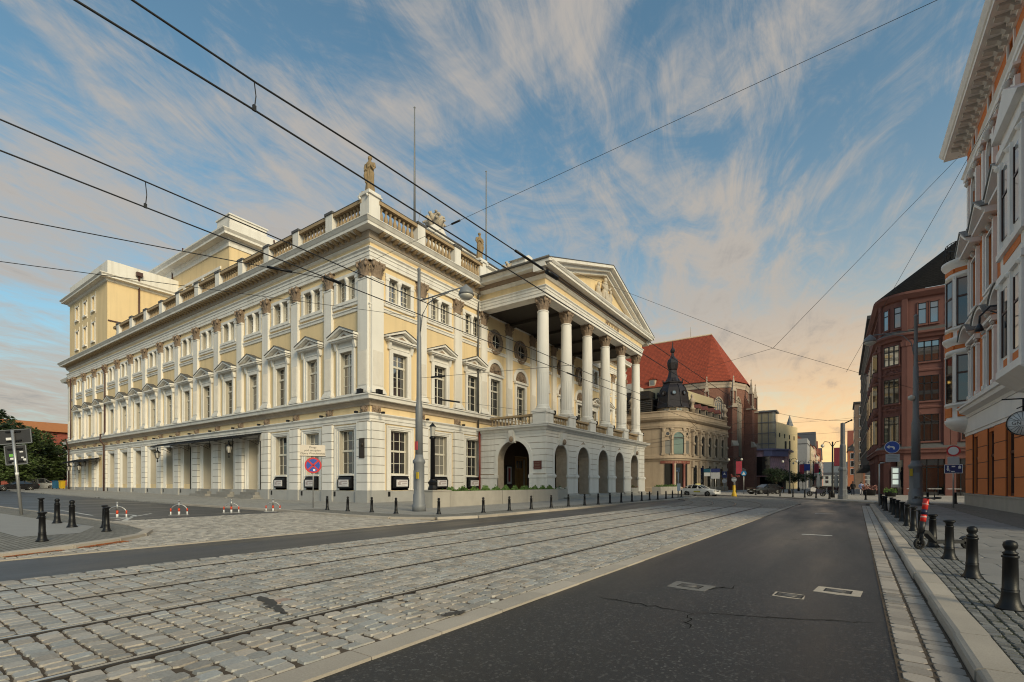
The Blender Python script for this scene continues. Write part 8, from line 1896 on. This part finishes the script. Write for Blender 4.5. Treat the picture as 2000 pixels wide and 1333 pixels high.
# ================================================================ people
M_skin = mat('skin', (.42, .24, .17), .6, bump=0)
def person(label, loc, rz, h, top, bottom, hair, stride=.18):
    """walking figure, front faces local -y; one continuous body, clothes and hair as children"""
    t = thing('person', label, 'person', loc, 'pedestrians in the street', rz); k = h/1.75
    b = MB(); q = lambda *p: tuple(v*k for v in p)
    legs = [((-.09, 0, .90), (-.10, -.10-stride*.3, .50), (-.10, -stride*.6, .09), (-.10, -stride*.6-.16, .035)), ((.09, 0, .90), (.10, -.03+stride*.2, .50), (.10, stride*1.0, .11), (.10, stride-.14, .035))]
    for L in legs: b.tube([q(*p) for p in L], [.085*k, .06*k, .042*k, .035*k], 10)
    b.lathe([(.10*k, .82*k), (.165*k, .90*k), (.15*k, 1.05*k), (.17*k, 1.25*k), (.19*k, 1.40*k), (.10*k, 1.48*k), (.055*k, 1.5*k), (.052*k, 1.58*k)], seg=14, sy=.66)
    b.lathe([(.02*k, 1.52*k), (.065*k, 1.55*k), (.085*k, 1.64*k), (.08*k, 1.70*k), (.045*k, 1.745*k), (.01*k, 1.75*k)], 0, -.01*k, 12, sy=1.15)
    b.lathe([(.004, -.02*k), (.016*k, 0), (.004, .02*k)], 0, -.11*k, 6, z=1.635*k)
    for s in (-1, 1): b.lathe([(.004, -.025*k), (.016*k, 0), (.004, .025*k)], s*.088*k, 0, 6, z=1.64*k)
    arms = []
    for s, f in ((-1, 1), (1, -1)):
        A = [q(s*.18, 0, 1.42), q(s*.25, .03*f, 1.15), q(s*.24, -.12*f, .92), q(s*.235, -.15*f, .86)]
        arms.append(A); b.tube(A, [.055*k, .042*k, .03*k, .034*k], 8)
        pa = q(s*.235, -.16*f, .83); b.lathe([(.01, -.05*k), (.036*k, 0), (.03*k, .04*k)], pa[0], pa[1], 8, z=pa[2], sx=.6)
        for i, l in enumerate((.075, .085, .08, .065)):
            y0 = pa[1]+(i-1.5)*.018*k; b.tube([(pa[0], y0, pa[2]-.03*k), (pa[0]-s*.004*k, y0-.006*f*k, pa[2]-.03*k-l*.5*k), (pa[0]-s*.016*k, y0-.01*f*k, pa[2]-.03*k-l*k)], .0085*k, 5)
        b.tube([(pa[0], pa[1]-.03*f*k, pa[2]+.01*k), (pa[0]-s*.02*k, pa[1]-.055*f*k, pa[2]-.03*k), (pa[0]-s*.025*k, pa[1]-.06*f*k, pa[2]-.06*k)], .0095*k, 5)
    o = ob('body', b.mesh('body', M_skin), t); r = o.modifiers.new('merge', 'REMESH'); r.mode = 'VOXEL'; r.voxel_size = .0115; r.use_smooth_shade = True
    c = MB().lathe([(.19*k, .80*k), (.185*k, 1.0*k), (.19*k, 1.25*k), (.21*k, 1.40*k), (.12*k, 1.49*k), (.07*k, 1.51*k)], seg=14, sy=.72)
    for A in arms: c.tube([A[0], A[1], tuple(a+(d-a)*.8 for a, d in zip(A[1], A[2]))], [.066*k, .055*k, .045*k], 8)
    ob('jacket', c.mesh('jacket', top), t)
    c = MB().lathe([(.11*k, .78*k), (.175*k, .86*k), (.165*k, 1.0*k)], seg=12, sy=.7)
    for L in legs: c.tube([q(*L[0]), q(*L[1]), q(*L[2])], [.10*k, .075*k, .06*k], 10)
    ob('trousers', c.mesh('trousers', bottom), t)
    for L in legs: ob('shoe', MB().tube([q(L[2][0], L[2][1]+.05, .045), q(L[3][0], L[3][1]-.03, .035)], [.05*k, .04*k], 8).mesh('shoe', M_rubber), t)
    ob('hair', MB().lathe([(.088*k, 1.60*k), (.10*k, 1.68*k), (.085*k, 1.745*k), (.03*k, 1.775*k), (.005, 1.778*k)], 0, .016*k, 12, sy=1.1).mesh('hair', hair), t)
    return t
M_dkc = mat('black cloth', (.014, .014, .015), .9); M_lbl = mat('pale blue cloth', (.30, .38, .62), .9); M_dnm = mat('dark denim', (.04, .05, .08), .9); M_wht = mat('pale cloth', (.5, .48, .5), .9); M_hair = mat('dark hair', (.02, .014, .010), .7)
person('person in dark top walking away beside the thick grey mast', (1.15, 76.6, .1), radians(175), 1.78, M_dkc, M_dnm, M_hair); person('person in pale blue clothes walking near the grey office wall', (2.05, 77.6, .1), radians(185), 1.72, M_lbl, M_wht, M_hair, .14)
# ================================================================ overhead wires
M_wire = mat('overhead wire', (.012, .012, .013), .5, bump=0)
def wire(name, label, pts, r=.012, group='overhead tram wires', sag=0., extra=None):
    full = []
    for p, q in zip(pts, pts[1:]):
        for i in range(10):
            f = i/10; full.append((p[0]+(q[0]-p[0])*f, p[1]+(q[1]-p[1])*f, p[2]+(q[2]-p[2])*f-sag*4*f*(1-f)))
    full.append(pts[-1]); o = full[0]
    t = thing(name, label, 'wire', (o[0], o[1], o[2]), group)
    ob('cable', MB().tube([(a-o[0], b-o[1], c-o[2]) for a, b, c in full], r, 5).mesh('cable', M_wire), t)
    for e in extra or []:
        a, b, rr = e; ob('insulator', MB().tube([(a[0]-o[0], a[1]-o[1], a[2]-o[2]), (b[0]-o[0], b[1]-o[1], b[2]-o[2])], rr, 7).mesh('insulator', M_iron), t)
    return t
def curve_end(X, y0, z, R_): cx = X-R_; return [(cx+R_*cos(pi/2*k/6), y0+R_*sin(pi/2*k/6), z) for k in range(1, 7)]
wire('overhead_wire', 'upper carrier wire of the nearer track, topmost at upper left', [(-6.1, -4, 6.6), (-6.1, 1.9, 6.64), (-6.1, 3.2, 6.66), (-6.1, 4.9, 6.75), (-6.08, 10.7, 6.9), (-5.6, 26, 6.75), (-5.3, 34, 6.7)]+curve_end(-5.3, 34, 6.7, 30), .013, extra=[((-6.08, 9.0, 6.855), (-6.08, 10.2, 6.887), .03), ((-6.08, 10.4, 6.892), (-6.07, 10.9, 6.9), .06)])
wire('overhead_wire', 'lower contact wire of the nearer track at upper left', [(-6.1, -4, 6.15), (-6.1, 3.16, 6.30), (-5.6, 26, 6.1), (-5.3, 34, 6.1)]+curve_end(-5.3, 34, 6.1, 30), .013)
wire('overhead_wire', 'upper carrier wire of the farther track, starting at the left frame edge', [(-9.4, -3, 6.5), (-9.4, 3.1, 6.54), (-9.4, 5.2, 6.55), (-9.3, 19.6, 6.5), (-8.8, 34, 6.5)]+curve_end(-8.8, 34, 6.5, 26), .012)
wire('overhead_wire', 'lower contact wire of the farther track, starting at the left frame edge', [(-9.4, -3, 6.08), (-9.4, 3.1, 6.12), (-9.4, 6.6, 6.15), (-9.3, 19.6, 6.15), (-8.8, 34, 6.1)]+curve_end(-8.8, 34, 6.1, 26), .012, extra=[((-9.4, 6.4, 6.15), (-9.4, 6.8, 6.15), .035), ((-9.33, 17.6, 6.16), (-9.32, 18.4, 6.16), .03)])
for lbl, x, y, z0, z1 in (('dropper joining the two wires of the nearer track', -6.1, 3.16, 6.31, 6.65), ('dropper joining the two wires of the farther track', -9.4, 3.1, 6.13, 6.53)):
    t = thing('wire_dropper', lbl, 'wire', (x, y, z0), 'droppers between tram wires')
    ob('link', MB().tube([(0, 0, 0), (.012, .015, (z1-z0)*.5), (0, 0, z1-z0)], .007, 5).mesh('link', M_wire), t); ob('clip', MB().box(-.014, .014, -.02, .02, -.02, .05).mesh('clip', M_wire), t)
mt = lambda z: (-18.85, 18.6, z)
wire('span_wire', 'pull-off wire from the farther contact wire to the left frame edge', [(-9.4, 6.6, 6.16), (-13, 2.0, 6.6), (-17, -3.2, 7.0)], .010, 'span wires', 0, [((-9.9, 5.95, 6.22), (-10.2, 5.55, 6.26), .028)])
wire('span_wire', 'thin span wire from the grey opera mast to the left frame edge', [mt(10.6), (-17.4, 2.6, 7.15), (-17.2, -.5, 6.6)], .010, 'span wires')
wire('span_wire', 'span wire from the grey opera mast to the farther track', [mt(7.3), (-9.32, 18.2, 6.6)], .010, 'span wires', 0, [((-17.9, 18.56, 7.22), (-16.9, 18.5, 7.15), .05)])
wire('span_wire', 'long cable from the opera corner capital up to the orange house cornice', [(-30.0, 24.4, 18.7), (7.0, 29.6, 24.2)], .013, 'span wires', 0, [((-22.6, 25.45, 19.8), (-21.9, 25.55, 19.9), .07)])
N2 = (-4.0, 38.2, 11.1)
wire('span_wire', 'cable from the portico eave across the sky to the wire junction', [(-21.6, 38.6, 21.6), N2], .012, 'span wires')
wire('span_wire', 'steep cable from the orange house cornice down to the wire junction', [(6.6, 44.5, 24.0), N2], .013, 'span wires')
wire('span_wire', 'cable from the wire junction to the tall right mast', [N2, (4.12, 42.4, 8.0)], .012, 'span wires')
wire('span_wire', 'cable from the wire junction back to the church side', [N2, (-13, 52, 13.2)], .012, 'span wires')
wire('span_wire', 'cable from the town house down past the red building', [(7.2, 36, 22.5), (.3, 52, 11.5)], .013, 'span wires')
wire('span_wire', 'low span across the pedestrian street to the thick grey mast', [(-30, 66, 16), (-6.5, 60, 9.6), (.6, 57, 7.7)], .014, 'span wires', .3)
wire('span_wire', 'thin span from the hotel to the grey office over the street', [(-22, 92, 13), (4.0, 105, 13.5)], .016, 'span wires', .8)
wire('span_wire', 'second thin span over the pedestrian street', [(-20, 106, 12), (4.0, 125, 13)], .018, 'span wires', .8)
wire('span_wire', 'feeder wire from the right mast to the red building', [(4.12, 42.4, 6.6), (10, 79.8, 9.5)], .012, 'span wires', .3)
wire('span_wire', 'thin wires leaving the opera mast along the front', [mt(6.3), (-15, 40, 6.7), (-13, 52, 7.0)], .009, 'span wires', 0, [((-18.6, 20.0, 6.32), (-18.4, 21.4, 6.35), .05)])
